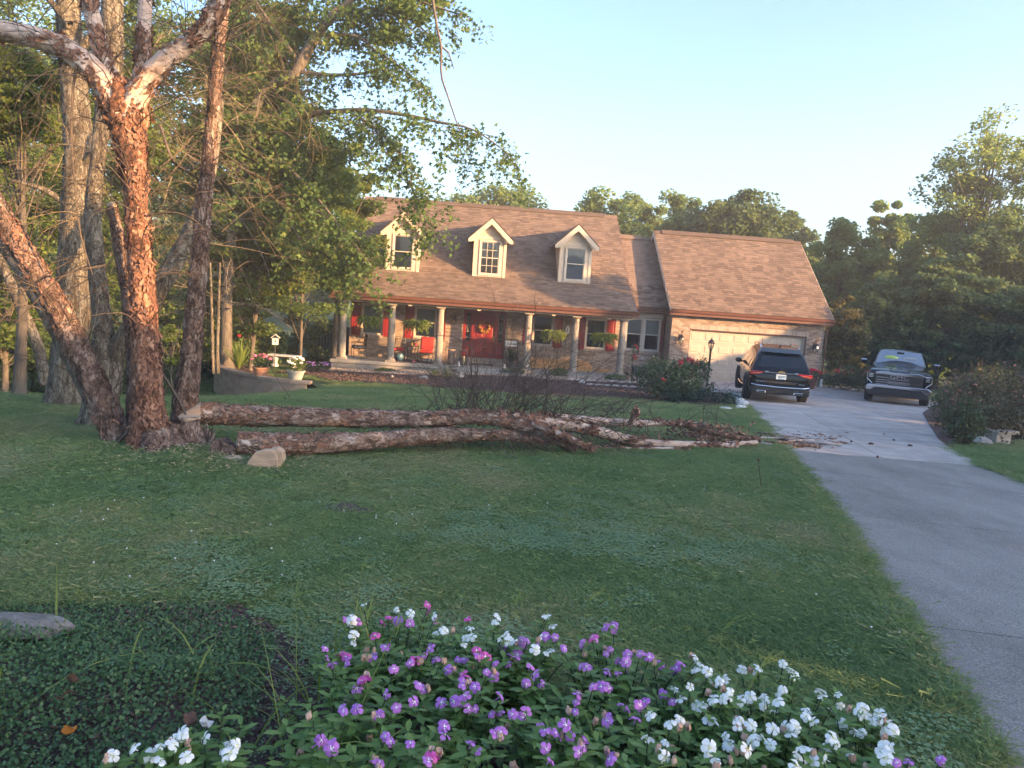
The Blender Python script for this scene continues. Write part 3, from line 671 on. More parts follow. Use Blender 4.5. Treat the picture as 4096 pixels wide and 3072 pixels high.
# windows
def window(u0, u1, w0, w1, v, parent, fill='room', muntin=None, wide=.05, name='window', split_=True):
    m = MB(); t = wide
    m.box(u0, u0+t, v-.03, v+.06, w0, w1); m.box(u1-t, u1, v-.03, v+.06, w0, w1); m.box(u0+t, u1-t, v-.03, v+.06, w1-t, w1); m.box(u0+t, u1-t, v-.03, v+.06, w0, w0+t)
    wd = m.build(name, M['frame'], parent)
    wm_ = (w0+w1)/2
    for s0, s1, dv in ((w0+t+.001, wm_+.02, .0), (wm_-.02, w1-t-.001, .032)) if split_ else ((w0+t, w1-t, 0.),):
        s = MB(); b = .035; a0, a1 = u0+t+.001, u1-t-.001
        s.box(a0, a0+b, v+dv-.012, v+dv+.018, s0, s1); s.box(a1-b, a1, v+dv-.012, v+dv+.018, s0, s1); s.box(a0+b, a1-b, v+dv-.012, v+dv+.018, s1-b, s1); s.box(a0+b, a1-b, v+dv-.012, v+dv+.018, s0, s0+b)
        if muntin:
            for i in range(1, muntin[0]): x = a0+b+(a1-a0-2*b)*i/muntin[0]; s.box(x-.01, x+.01, v+dv-.016, v+dv+.002, s0+b, s1-b)
            for i in range(1, muntin[1]): z = s0+b+(s1-s0-2*b)*i/muntin[1]; s.box(a0+b, a1-b, v+dv-.014, v+dv+.001, z-.01, z+.01)
        s.build('sash', M['frame'], wd)
        g = MB(); g.box(a0+b, a1-b, v+dv+.003, v+dv+.009, s0+b, s1-b); g.build('pane', M['glass'], wd)
    bk = MB()
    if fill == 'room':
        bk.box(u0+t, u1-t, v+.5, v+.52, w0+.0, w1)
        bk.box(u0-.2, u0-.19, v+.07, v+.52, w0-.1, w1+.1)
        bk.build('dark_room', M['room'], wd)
    elif fill == 'blind':
        n = int((w1-w0-.1)/.05)
        for i in range(n):
            z = w0+t+.025+i*.05; bk.obox(((u0+u1)/2, v+.10, z), (u1-u0-2*t-.02, .05, .004), Matrix.Rotation(math.radians(-62), 3, 'X'))
        bk.build('blind', M['blind'], wd)
    elif fill == 'shade':
        bk.box(u0+t, u1-t, v+.10, v+.105, w0+(w1-w0)*.48, w1-t); bk.build('roller_shade', M['blind'], wd)
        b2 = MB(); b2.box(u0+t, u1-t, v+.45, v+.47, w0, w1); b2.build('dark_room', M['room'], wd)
    elif fill == 'curtain':
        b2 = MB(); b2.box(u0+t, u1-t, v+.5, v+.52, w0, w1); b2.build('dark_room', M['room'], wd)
        for (x0, x1, z0) in ((u0+t, u0+t+.26, w0+.75), (u1-t-.2, u1-t, w0+.8), (u0+t, u1-t, w1-.33)):
            c = MB(); n = 16
            vs = [(x0+(x1-x0)*i/n, v+.13+.02*math.sin(i*1.9+x0), z) for z in (z0, w1-t) for i in range(n+1)]
            c.add(vs, [(i, i+1, n+2+i, n+1+i) for i in range(n)]); c.build('curtain', M['curtain'], wd)
    elif fill == 'fullshade':
        bk.box(u0+t, u1-t, v+.056, v+.06, w0+t, w1-t); bk.build('roller_shade', M['shade_blue'], wd)  # sky reflection painted as a pale blue sheet behind the glass
    elif fill == 'creamshade':
        bk.box(u0+t, u1-t, v+.056, v+.06, w0+t, w1-t); bk.build('roller_shade', M['blind'], wd)
    elif fill == 'sheer':
        c = MB(); n = 40; x0, x1 = u0+t, u1-t
        vs = [(x0+(x1-x0)*i/n, v+.12+.018*math.sin(i*1.3), z) for z in (w0+.02, w1-t) for i in range(n+1)]
        c.add(vs, [(i, i+1, n+2+i, n+1+i) for i in range(n)]); c.build('curtain', M['curtain_dim'], wd)
    return wd
M['shade_blue'] = mat('pale_roller_shade', (.42, .46, .49), (.55, .59, .62), 2, .8)
M['curtain_dim'] = mat('grey_drape', (.10, .12, .13), (.2, .22, .23), 5, .9, stretch=(10, 1, 1))
window(.50, 1.42, .945, 2.295, VW+.03, house, 'creamshade'); window(2.79, 3.75, .945, 2.295, VW+.03, house, 'creamshade')
window(8.0, 8.91, .945, 2.295, VW+.03, house, 'room'); window(10.36, 11.28, .945, 2.295, VW+.03, house, 'sheer')
window(12.165, 12.93, 1.005, 2.465, VW+.03, house, 'shade'); window(12.97, 13.735, 1.005, 2.465, VW+.03, house, 'shade')
m = MB(); m.box(12.932, 12.968, VW-.02, VW+.1, 1.005, 2.465); m.build('window_mullion', M['frame'], house)
# shutters: stile-and-rail frame with two raised panels
def shutter_mesh(wd, h):
    m = MB(); f = .05; mid = h*.47
    m.box(0, wd, -.012, 0, 0, h)
    m.box(0, f, -.035, -.012, 0, h); m.box(wd-f, wd, -.035, -.012, 0, h)
    for z0, z1 in ((0, f), (mid-f/2, mid+f/2), (h-f, h)): m.box(f, wd-f, -.035, -.012, z0, z1)
    for z0, z1 in ((f+.03, mid-f/2-.03), (mid+f/2+.03, h-f-.03)):
        m.add([(f+.02, -.012, z0-.01), (wd-f-.02, -.012, z0-.01), (wd-f-.02, -.012, z1+.01), (f+.02, -.012, z1+.01), (f+.05, -.028, z0+.02), (wd-f-.05, -.028, z0+.02), (wd-f-.05, -.028, z1-.02), (f+.05, -.028, z1-.02)],
              [(4, 5, 6, 7), (0, 1, 5, 4), (1, 2, 6, 5), (2, 3, 7, 6), (3, 0, 4, 7)])
    return m.mesh('shutter', M['red'])
shm = shutter_mesh(.38, 1.44)
for u in (.08, 1.44, 2.39, 3.77, 7.60, 8.93, 9.95, 11.31, 13.755 - .0):
    o = link('shutter', shm, house); o.location = (u, VW-.014, .9)
    if u > 13: o.scale = (.45, 1, 1.04); o.location.x = 13.75
# front door with sidelights
dr = MB(); dr.box(5.36, 6.37, VW+.06, VW+.10, .25, 2.26)
def raised(m, u0, u1, w0, w1, v):
    m.add([(u0, v, w0), (u1, v, w0), (u1, v, w1), (u0, v, w1), (u0+.02, v+.012, w0+.02), (u1-.02, v+.012, w0+.02), (u1-.02, v+.012, w1-.02), (u0+.02, v+.012, w1-.02), (u0+.06, v-.012, w0+.06), (u1-.06, v-.012, w0+.06), (u1-.06, v-.012, w1-.06), (u0+.06, v-.012, w1-.06)],
          [(0, 1, 5, 4), (1, 2, 6, 5), (2, 3, 7, 6), (3, 0, 4, 7), (4, 5, 9, 8), (5, 6, 10, 9), (6, 7, 11, 10), (7, 4, 8, 11), (8, 9, 10, 11)])
for a, b in ((5.45, 5.83), (5.90, 6.28)):
    for c, d in ((.36, 1.05), (1.13, 1.62), (1.70, 2.17)): raised(dr, a, b, c, d, VW+.058)
door = dr.build('front_door', M['red'], house)
m = MB(); m.ball((6.31, VW+.02, 1.12), .03); m.box(6.295, 6.325, VW+.04, VW+.058, .95, 1.25); m.build('door_handle', M['brass'], door)
m = MB(); m.ball((6.31, VW+.03, 1.38), .022); m.build('door_lock', M['brass'], door)
fr = MB()
for a, b in ((4.935, 4.985), (5.305, 5.355), (6.375, 6.425), (6.745, 6.795)): fr.box(a, b, VW-.02, VW+.12, .25, 2.315)
fr.box(4.985, 5.305, VW, VW+.12, 2.265, 2.315); fr.box(5.355, 6.375, VW, VW+.12, 2.265, 2.315); fr.box(6.425, 6.745, VW, VW+.12, 2.265, 2.315)
fr.box(4.94, 6.79, VW-.05, VW+.14, .24, .252)
dfr = fr.build('door_frame', M['red'], house)
for a, b in ((4.985, 5.305), (6.425, 6.745)):
    s = MB(); s.box(a+.001, b-.001, VW+.05, VW+.09, .252, .95); s.box(a+.001, a+.07, VW+.05, VW+.09, .95, 2.26); s.box(b-.07, b-.001, VW+.05, VW+.09, .95, 2.26); s.box(a+.07, b-.07, VW+.05, VW+.09, 2.18, 2.26)
    raised(s, a+.06, b-.06, .36, .86, VW+.049); sl = s.build('sidelight', M['red'], house)
    g = MB(); g.box(a+.07, b-.07, VW+.066, VW+.072, .95, 2.18); g.build('pane', M['glass'], sl)
    l = MB(); uc = (a+b)/2
    for z in (1.1, 1.35, 1.8, 2.0): l.box(a+.07, b-.07, VW+.058, VW+.065, z, z+.01)
    l.tube([(uc, VW+.06, 1.35), (uc-.06, VW+.06, 1.57), (uc, VW+.06, 1.8)], .006, 4); l.tube([(uc, VW+.06, 1.35), (uc+.06, VW+.06, 1.57), (uc, VW+.06, 1.8)], .006, 4); l.build('leading', M['frame'], sl)
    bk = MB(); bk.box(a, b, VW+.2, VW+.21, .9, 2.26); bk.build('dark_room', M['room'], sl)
# garage door: 4 sections of 8 raised panels
GV = VG+.16
m = MB(); m.box(14.75, 14.78, VG+.005, VG+.25, -.05, 2.155); m.box(19.97, 20.0, VG+.005, VG+.25, -.05, 2.155); m.box(14.78, 19.97, VG+.005, VG+.25, 2.125, 2.155); m.build('garage_door_frame', M['gutter'], house)
m = MB(); m.box(19.90, 19.965, VG+.08, VG+.14, -.03, 2.12); m.box(14.785, 14.85, VG+.08, VG+.14, -.03, 2.12); m.build('garage_door_stop', M['gdoor'], house)
pm_ = MB(); raised(pm_, 0, .545, 0, .36, 0); pmesh = pm_.mesh('raised_panel', M['gdoor'])
gd = tag(empty('garage_door', (0, 0, 0))); gd.parent = house
for r in range(4):
    z0 = -.03+r*.537; s = MB(); s.box(14.79, 19.96, GV, GV+.05, z0, z0+.530)
    sec = s.build('section', M['gdoor'], gd)
    for k in range(8):
        p = link('raised_panel', pmesh, sec); p.location = (14.84+k*.6385, GV-.0005, z0+.085)
m = MB(); m.box(14.79, 19.96, GV-.01, GV+.05, -.06, -.031); m.build('bottom_seal', M['black'], gd)
# --- dormers
def dormer(uc, fill, muntin):
    d = MB(); hwid = .69; v0 = VD; wB, wE, wA = 3.74, 5.42, 6.20
    d.prism([(uc-hwid, wB-.1), (uc+hwid, wB-.1), (uc+hwid, wE), (uc, wA-.12), (uc-hwid, wE)], 'y', v0+.6, 4.7)
    d.box(uc-hwid, uc-.46, v0+.02, v0+.599, wB-.1, wE); d.box(uc+.46, uc+hwid, v0+.02, v0+.599, wB-.1, wE); d.box(uc-.459, uc+.459, v0+.02, v0+.599, wB-.1, 3.858); d.prism([(uc-.459, 5.362), (uc+.459, 5.362), (uc+.459, wE+.001), (uc+hwid, wE+.001), (uc, wA-.12), (uc-hwid, wE+.001), (uc-.459, wE+.001)], 'y', v0+.02, v0+.599)
    dm_ = d.build('dormer', M['siding'], house)
    wo = (uc-.46, uc+.46, 3.86, 5.36)
    # clapboards on the front and the cheeks
    z = wB
    while z < wA-.2:
        hw_ = hwid if z < wE else max(.05, hwid-(z-wE)*hwid/(wA-.12-wE))
        z2 = z+.105
        segs = [(-hw_, hw_)]
        if z2 > wo[2] and z < wo[3]: segs = [(-hw_, wo[0]-uc), (wo[1]-uc, hw_)]
        for a, b in segs:
            m = MB(); m.add([(uc+a, v0-.004, z), (uc+b, v0-.004, z), (uc+b, v0+.012, z2), (uc+a, v0+.012, z2), (uc+a, v0+.02, z), (uc+b, v0+.02, z)], [(0, 1, 2, 3), (4, 5, 1, 0)]); m.build('clapboard', M['siding'], dm_)
        if z2 < wE+.02:
            for sg in (-1, 1):
                vend = 1.7+(z2-3.84)/.795+.1
                if vend > v0+.1:
                    x0, x1 = uc+sg*(hwid+.02), uc+sg*(hwid+.004)
                    m = MB(); m.add([(x0, v0+.02, z), (x0, vend, z), (x1, vend, z2), (x1, v0+.02, z2), (uc+sg*hwid, v0+.02, z), (uc+sg*hwid, vend, z)], [(0, 1, 2, 3), (4, 5, 1, 0)]); m.build('clapboard', M['siding'], dm_)
        z += .108
    t = MB()
    for sg in (-1, 1): t.box(min(uc+sg*hwid, uc+sg*(hwid-.1)), max(uc+sg*hwid, uc+sg*(hwid-.1)), v0-.018, v0+.03, wB-.06, wE+.05)
    for sg in (-1, 1): t.box(min(uc+sg*(hwid+.024), uc+sg*(hwid+.002)), max(uc+sg*(hwid+.024), uc+sg*(hwid+.002)), v0-.016, v0+.10, wB-.06, wE+.02)
    t.box(uc-.59, uc+.59, v0-.017, v0+.03, wB-.075, wB+.035); t.box(uc-.59, uc+.59, v0-.015, v0+.03, wE-.02, wE+.1)
    t.build('corner_board', M['trim'], dm_)
    window(wo[0], wo[1], wo[2], wo[3], v0-.004, dm_, fill, muntin, .065)
    # roof with two slopes, rake boards and cut-back eaves
    e, oh = .96, .26; sl = (wA+.08-(wE+.02))/ (e)
    r = MB()
    for sg in (-1, 1):
        r.prism([(uc, wA+.12), (uc+sg*e, wE-.02), (uc+sg*e, wE-.06), (uc, wA+.07)], 'y', v0-oh, 4.9)
    rr_ = r.build('dormer_roof', M['roofdeck'], dm_)
    # shingles on the slopes
    st = MB(); rr = random.Random(int(uc*10))
    for sg in (-1, 1):
        L = math.hypot(e, wA+.12-wE+.02); nx_, nz_ = (wA+.12-wE+.02)/L*sg, e/L
        k = 0
        while k*.145 < L-.05:
            f0, f1 = k*.145/L, min(1, (k*.145+.17)/L); y = v0-oh-.015
            while y < 4.6:
                y2 = y+.26*rr.choice((.7, 1, 1.2)); st.tint = .05+.95*rr.random()
                P = lambda f, yy, h: (uc+sg*e*(1-f)+nx_*h, yy, wE-.02+(wA+.14-wE)*f+nz_*h)
                st.add([P(f0, y, .016), P(f0, y2-.004, .016), P(f1, y2-.004, .004), P(f1, y, .004), P(f0, y, 0), P(f0, y2-.004, 0)], [(0, 1, 2, 3) if sg > 0 else (3, 2, 1, 0), (4, 5, 1, 0) if sg > 0 else (0, 1, 5, 4)]); y = y2
            k += 1
    tag(st.build('dormer_shingles', M['shingle'], dm_), kind='stuff')
    rk = MB(); th = .20
    for sg in (-1, 1):
        rk.prism([(uc, wA+.07), (uc+sg*e, wE-.055), (uc+sg*e, wE-.055-th*.62), (uc+sg*(e-.13), wE-.055-th*.62-.0), (uc, wA+.07-th*1.25)], 'y', v0-oh-.012, v0-oh+.03)
    rk.build('rake_board', M['trim'], dm_)
    sf = MB()
    for sg in (-1, 1): sf.prism([(uc+sg*.02, wA+.0), (uc+sg*(e-.02), wE-.08), (uc+sg*(e-.02), wE-.15), (uc+sg*(hwid+.0), wE-.15), (uc+sg*.02, wA-.12)], 'y', v0-oh+.032, v0-.005)
    sf.build('dormer_soffit', M['trim'], dm_)
    fl = MB()
    for sg in (-1, 1): fl.prism([(uc+sg*e, wE-.02), (uc+sg*(e+.10), wE-.07), (uc+sg*(e+.10), wE-.12), (uc+sg*e, wE-.1)], 'y', v0+.15, v0+.5)
    fl.build('dormer_gutter_end', M['gutter'], dm_)
    return dm_
dormer(2.16, 'creamshade', None); dormer(5.89, 'curtain', (3, 2)); dormer(9.63, 'fullshade', None)
# ------------------------------------------------------------------ vehicles
M['carblack'] = mat('black_car_paint', (.005, .005, .006), None, rough=.16, spec=.35, coat=.25)
M['carplastic'] = mat('black_car_plastic', (.015, .015, .017), (.025, .025, .027), 30, .6)
M['tyre'] = mat('tyre_rubber', (.018, .018, .018), (.03, .03, .03), 20, .9)
M['rim'] = mat('alloy_rim', (.35, .35, .36), None, rough=.3, metal=.9)
M['chrome'] = mat('chrome', (.75, .76, .78), None, rough=.12, metal=1.)
M['cglass'] = mat('tinted_car_glass', (.008, .012, .018), None, rough=.05, spec=.5, coat=.3)
M['wind'] = glassmat('windshield_glass', (.75, .9, 1.), .03, .8, 5.)
M['tail'] = mat('tail_lamp_red', (.38, .012, .016), (.5, .02, .02), 30, .15, coat=1.)
M['lens'] = mat('lamp_lens', (.65, .67, .7), None, rough=.15, metal=.6)
M['amber'] = mat('amber_lens', (.7, .3, .12), None, rough=.2)
M['gold'] = mat('gold_emblem', (.6, .42, .14), None, rough=.3, metal=.8)
M['plate'] = mat('plate_blue_white', (.45, .62, .75), (.62, .72, .78), 3, .4)
M['plateblue'] = mat('plate_blue', (.04, .22, .38), None, rough=.4)
M['ink'] = mat('dark_ink', (.03, .05, .09), None, rough=.5)
M['seatlime'] = mat('lime_vest', (.45, .6, .12), (.5, .65, .18), 6, .8)
M['seatgrey'] = mat('grey_seat', (.3, .33, .36), (.42, .46, .5), 6, .8)
def text(name, s, size, m, parent, loc, rot, ext=.004, shear=0., spacing=1., sx=1.):
    c = bpy.data.curves.new(name, 'FONT'); c.body = s; c.size = size; c.extrude = ext; c.align_x = 'CENTER'; c.align_y = 'CENTER'; c.shear = shear; c.space_character = spacing; c.resolution_u = 3
    tmp = bpy.data.objects.new('tmp', c); COL.objects.link(tmp); dg = bpy.context.evaluated_depsgraph_get(); dg.update()
    me = bpy.data.meshes.new_from_object(tmp.evaluated_get(dg)); bpy.data.objects.remove(tmp); bpy.data.curves.remove(c)
    me.name = name; me.materials.clear(); me.materials.append(m); o = link(name, me, parent); o.location = loc; o.rotation_euler = rot; o.scale.x = sx; return o
def loft(name, st, m, parent, belt=1.02, level=2):
    """st rows: y, z_bottom, z_top, half width at bottom/belt, half width at top"""
    mb = MB(); secs = []
    for (y, zb, zt, xb, xt) in st:
        h = []
        if zt > belt+.03:
            h = [(0, zb), (xb*.8, zb), (xb*.985, zb+.06), (xb, zb+(belt-zb)*.5), (xb*.99, belt-.06), (xb*.965, belt)]
            for f in (.3, .62, .85): h.append((xb*.965+(xt-xb*.965)*f, belt+(zt-belt)*f))
            h += [(xt*.86, zt-.012), (xt*.5, zt), (0, zt)]
        else:
            h = [(0, zb), (xb*.8, zb), (xb*.985, zb+.05)]
            for f in (.35, .6, .75, .85, .92, .97): h.append((xb+(xt-xb)*max(0, f-.6)/.4*.4, zb+(zt-zb)*f))
            h += [(xt*.86, zt-.006), (xt*.5, zt), (0, zt)]
        secs.append([(x, y, z) for x, z in h]+[(-x, y, z) for x, z in h[-2:0:-1]])
    n = len(secs[0])
    mb.add([p for s in secs for p in s], [(i*n+j, i*n+(j+1) % n, (i+1)*n+(j+1) % n, (i+1)*n+j) for i in range(len(secs)-1) for j in range(n)]+[tuple(range(n))[::-1], tuple((len(secs)-1)*n+j for j in range(n))])
    o = mb.build(name, m, parent, smooth=True); s = o.modifiers.new('subdivision', 'SUBSURF'); s.levels = s.render_levels = level; return o
def wheel(parent, x, y, r, w, sgn):
    t = MB(); k = 28
    t.lathe([(r*.66, -w/2), (r*.9, -w/2), (r, -w*.36), (r, w*.36), (r*.9, w/2), (r*.66, w/2)], k)
    we = empty('wheel'); we.parent = parent; we.location = (x, y, r); we.rotation_euler = (0, math.pi/2*sgn, 0)
    t.build('tyre', M['tyre'], we, smooth=True, sharp=.6)
    q = MB(); q.lathe([(r*.655, -w*.3), (r*.655, w*.42), (r*.62, w*.44), (r*.60, w*.3), (.07, w*.28), (.06, w*.36), (.0, w*.36)], k)
    for i in range(5):
        for d in (-.13, .13):
            a = i*2*math.pi/5+d; q.tube([(.05*math.cos(a), .05*math.sin(a), w*.36), (r*.63*math.cos(a+d*.3), r*.63*math.sin(a+d*.3), w*.42)], .018, 4)
    q.build('rim', M['rim'], we); return we
def patch(name, pts, m, parent, th=.006):
    """thin plate through a quad / polygon with its own thickness"""
    P = [Vector(p) for p in pts]; n = (P[1]-P[0]).cross(P[2]-P[0]).normalized()*th
    mb = MB(); k = len(P); mb.add([p for p in P]+[p+n for p in P], [tuple(range(k))[::-1], tuple(range(k, 2*k))]+[(i, (i+1) % k, k+(i+1) % k, k+i) for i in range(k)])
    return mb.build(name, m, parent)
def arch(name, parent, x, y, r, z, m, sgn):
    a = MB(); k = 20; R = []
    for rr, xo in ((r, 0), (r+.05, 0.0), (r+.05, .025), (r, .025)):
        R.append([(x+sgn*xo, y+rr*math.cos(math.pi*i/k), z+rr*math.sin(math.pi*i/k)) for i in range(k+1)])
    vs = [p for q in R for p in q]; n = k+1
    a.add(vs, [(b*n+i, b*n+i+1, ((b+1) % 4)*n+i+1, ((b+1) % 4)*n+i) for b in range(4) for i in range(k)]); a.build(name, m, parent)
    d = MB(); d.add([(x+sgn*.004, y+r*math.cos(math.pi*i/k), z+r*math.sin(math.pi*i/k)) for i in range(k+1)]+[(x+sgn*.004, y-r, z-.12), (x+sgn*.004, y+r, z-.12)]+[(x-sgn*.3, y+r*math.cos(math.pi*i/k), z+r*math.sin(math.pi*i/k)) for i in range(k+1)]+[(x-sgn*.3, y-r, z-.12), (x-sgn*.3, y+r, z-.12)], [tuple(range(k+3)), tuple(range(k+3, 2*k+6))[::-1]]+[(i, i+1, k+4+i, k+3+i) for i in range(k+2)])
    d.build('wheel_well', M['tyre'], parent)

# --- SUV parked in front of the garage, tail towards us
sp_ = G(3085, 1597); hd = math.radians(12.0)
suv = empty('parked_suv', (sp_[0]+1.0*math.sin(hd), sp_[1]+1.0*math.cos(hd), sp_[2]+.02), -hd, 'black suv parked nose to the garage door showing its tail lamps and plate', 'car'); suv.scale = (.95, 1, 1)
S = suv
loft('body', [(-2.62, .50, .78, .80, .80), (-2.60, .42, .98, .88, .86), (-2.52, .36, 1.06, .95, .88), (-2.36, .34, 1.30, .97, .80), (-2.18, .33, 1.55, .98, .73), (-2.02, .32, 1.67, .985, .69), (-1.7, .3, 1.73, .99, .69), (-.9, .28, 1.77, .99, .70), (-.1, .28, 1.77, .99, .70), (.4, .28, 1.72, .99, .68), (.85, .28, 1.45, .985, .72), (1.2, .28, 1.18, .98, .82), (1.6, .28, 1.10, .97, .84), (2.1, .28, 1.05, .95, .84), (2.45, .30, .95, .88, .78), (2.58, .4, .82, .72, .66)], M['carblack'], S)
rwn = patch('rear_window', [(-.72, -2.455, 1.14), (.72, -2.455, 1.14), (.585, -2.17, 1.565), (-.585, -2.17, 1.565)], M['cglass'], S, .012)
m = MB(); m.prism([(-2.30, 1.60), (-1.95, 1.72), (-1.9, 1.68), (-2.2, 1.57)], 'x', -.60, .60); m.build('spoiler', M['carblack'], S, bevel=.015)
m = MB(); m.tube([(.02, -2.44, 1.17), (.2, -2.405, 1.215), (.42, -2.41, 1.2)], .012, 5); m.tube([(.02, -2.45, 1.16), (.06, -2.45, 1.17)], .025, 6); m.build('rear_wiper', M['carplastic'], S)
for sg in (-1, 1):
    def q(x, y, z): return (sg*x, y, z)
    for nm, pts in (('quarter_window', [(.925, -2.12, 1.10), (.925, -1.50, 1.08), (.75, -1.58, 1.50), (.755, -1.92, 1.47)]), ('rear_side_window', [(.94, -1.44, 1.08), (.94, -.50, 1.07), (.745, -.50, 1.54), (.745, -1.50, 1.52)]), ('front_side_window', [(.94, -.43, 1.07), (.945, .72, 1.06), (.76, .34, 1.50), (.745, -.43, 1.54)])):
        pts = [q(x+.012, y, z) for x, y, z in pts]
        patch(nm, pts if sg > 0 else pts[::-1], M['cglass'], S, .006)
    m = MB(); m.tube([q(.95, -2.1, 1.065), q(.965, -1.2, 1.055), q(.965, .2, 1.05), q(.955, .8, 1.05)], .012, 5); m.tube([q(.77, -1.95, 1.50), q(.752, -1.5, 1.545), q(.752, -.5, 1.565), q(.765, .3, 1.53)], .011, 5); m.build('window_trim', M['chrome'], S)
    m = MB(); m.tube([q(.60, -1.85, 1.70), q(.625, -1.7, 1.79), q(.635, -.8, 1.82), q(.63, .1, 1.80), q(.60, .25, 1.735)], .022, 6); m.build('roof_rail', M['chrome'], S)
    tl = MB(); tl.prism([(sg*.97, .90), (sg*.97, 1.00), (sg*.55, 1.005), (sg*.50, .985), (sg*.66, .93), (sg*.70, .885)], 'y', -2.60, -2.44); t = tl.build('tail_lamp', M['tail'], S, bevel=.012)
    m = MB(); m.prism([(sg*.93, .925), (sg*.93, .94), (sg*.6, .97), (sg*.62, .955)], 'y', -2.607, -2.59); m.build('lamp_bar', M['amber'], t)
    m = MB(); m.box(min(sg*.40, sg*.52), max(sg*.40, sg*.52), -2.65, -2.60, .985, 1.035); m.build('chrome_block', M['chrome'], S, bevel=.008)
    m = MB(); m.ball(q(1.08, .62, 1.10), (.12, .07, .085), 10, 6); m.tube([q(.93, .62, 1.05), q(1.05, .62, 1.07)], .03, 5); m.build('mirror', M['carblack'], S, smooth=True)
    for y in (-.55, .42):
        m = MB(); m.tube([q(.985, y, .93), q(1.015, y+.03, .94), q(1.015, y+.17, .945), q(.985, y+.2, .945)], .013, 5); m.build('door_handle', M['chrome'], S)
    ex = MB(); ex.prism([(sg*.42, .35), (sg*.72, .36), (sg*.70, .43), (sg*.44, .425)], 'y', -2.67, -2.5); e = ex.build('exhaust_tip', M['chrome'], S, bevel=.012)
    m = MB(); m.prism([(sg*.46, .365), (sg*.69, .372), (sg*.68, .415), (sg*.47, .412)], 'y', -2.675, -2.66); m.build('exhaust_opening', M['black'], e)
    m = MB(); m.tube([q(.985, 1.05, .40), q(1.0, 0, .37), q(.99, -1.05, .42)], .02, 5); m.build('sill_strip', M['chrome'], S)
    for y in (-1.52, 1.55): arch('wheel_arch', S, sg*.985, y, .42, .38, M['carplastic'], sg); wheel(S, sg*.90, y, .39, .26, sg)
m = MB(); m.box(-.40, .40, -2.64, -2.60, .985, 1.005); m.build('tailgate_strip', M['chrome'], S)
bow = MB(); bow.prism([(-.105, .992), (-.045, .992), (-.04, 1.012), (.05, 1.012), (.055, .995), (.115, .995), (.10, 1.04), (.045, 1.04), (.04, 1.058), (-.045, 1.058), (-.05, 1.04), (-.09, 1.04)], 'y', -2.66, -2.642); bow.build('emblem', M['gold'], S)
pl = MB(); pl.box(-.155, .155, -2.655, -2.635, .80, .955); plate = pl.build('licence_plate', M['plate'], S, bevel=.004)
m = MB(); m.box(-.08, .10, -2.66, -2.654, .808, .826); m.build('plate_band', M['plateblue'], plate)
text('plate_number', '86X971', .105, M['ink'], plate, (.03, -2.657, .878), (math.pi/2, 0, 0), .002, sx=.7)
m = MB(); m.prism([(-.55, .74), (.55, .74), (.42, .66), (-.42, .66)], 'y', -2.645, -2.6); m.build('plate_recess', M['carplastic'], S, bevel=.01)
text('badge', 'TRAVERSE AWD', .07, M['chrome'], S, (-.56, -2.64, .70), (math.pi/2, 0, 0), .003, sx=.85)
text('badge', 'PREMIER', .06, M['chrome'], S, (.66, -2.64, .68), (math.pi/2, 0, 0), .003, sx=.8)
m = MB(); m.box(-.93, .93, -2.66, -2.45, .33, .545); m.build('rear_bumper', M['carplastic'], S, bevel=.05)
m = MB(); m.tube([(-.90, -2.60, .60), (-.7, -2.69, .575), (0, -2.715, .565), (.7, -2.69, .575), (.90, -2.60, .60)], .02, 6); m.build('bumper_strip', M['chrome'], S)
m = MB(); m.tube([(0, -1.55, 1.74), (0, -1.62, 1.80), (0, -1.66, 1.77)], .022, 5); m.build('antenna_fin', M['carblack'], S)
ms = MB()
for x in (-.42, -.25, -.08, .08, .25, .42): ms.tube([(x, -1.9, 1.715), (x*.97, -1.0, 1.777), (x*.95, .1, 1.765)], .008, 4)
ms.build('roof_rib', M['carblack'], S)

# --- pickup facing us
tp = G(3580, 1614); th = math.radians(180-26.0)
trk = empty('pickup_truck', (tp[0], tp[1], tp[2]+.02), th, 'black pickup truck facing the camera with chrome grille and bumper', 'truck')
T = trk; yo = -1.85     # origin sits under the front axle
def Y(y): return y+yo
loft('body', [(2.86-1.85, .62, 1.00, .90, .88), (2.80-1.85, .5, 1.17, .98, .9), (2.6-1.85, .46, 1.24, 1.01, .9), (2.1-1.85, .45, 1.29, 1.02, .88), (1.5-1.85, .45, 1.33, 1.02, .86), (1.28-1.85, .45, 1.37, 1.02, .83), (.95-1.85, .45, 1.60, 1.02, .78), (.55-1.85, .45, 1.83, 1.02, .72), (.1-1.85, .45, 1.90, 1.02, .71), (-.8-1.85, .45, 1.90, 1.02, .71), (-1.0-1.85, .45, 1.84, 1.02, .72), (-1.12-1.85, .45, 1.36, 1.02, .93), (-1.3-1.85, .45, 1.33, 1.02, .95), (-2.4-1.85, .47, 1.34, 1.02, .95), (-2.95-1.85, .5, 1.34, 1.0, .95), (-3.0-1.85, .6, 1.25, .97, .93)][::-1], M['carblack'], T, belt=1.15)
patch('windshield', [(.80, Y(1.27), 1.375), (-.80, Y(1.27), 1.375), (-.68, Y(.60), 1.815), (.68, Y(.60), 1.815)], M['wind'], T, .008)
bk = MB(); bk.add([(.78, Y(1.24), 1.376), (-.78, Y(1.24), 1.376), (-.66, Y(.60), 1.80), (.66, Y(.60), 1.80)], [(0, 1, 2, 3)]); bk.build('cabin_interior', M['seatgrey'], T)
for x, mt in ((.30, 'seatlime'), (-.34, 'seatgrey')):
    m = MB(); m.ball((x, Y(.97), 1.545), (.26, .035, .12), 10, 6); m.build('seat_cover', M[mt], T, smooth=True).rotation_euler = (0, 0, 0)
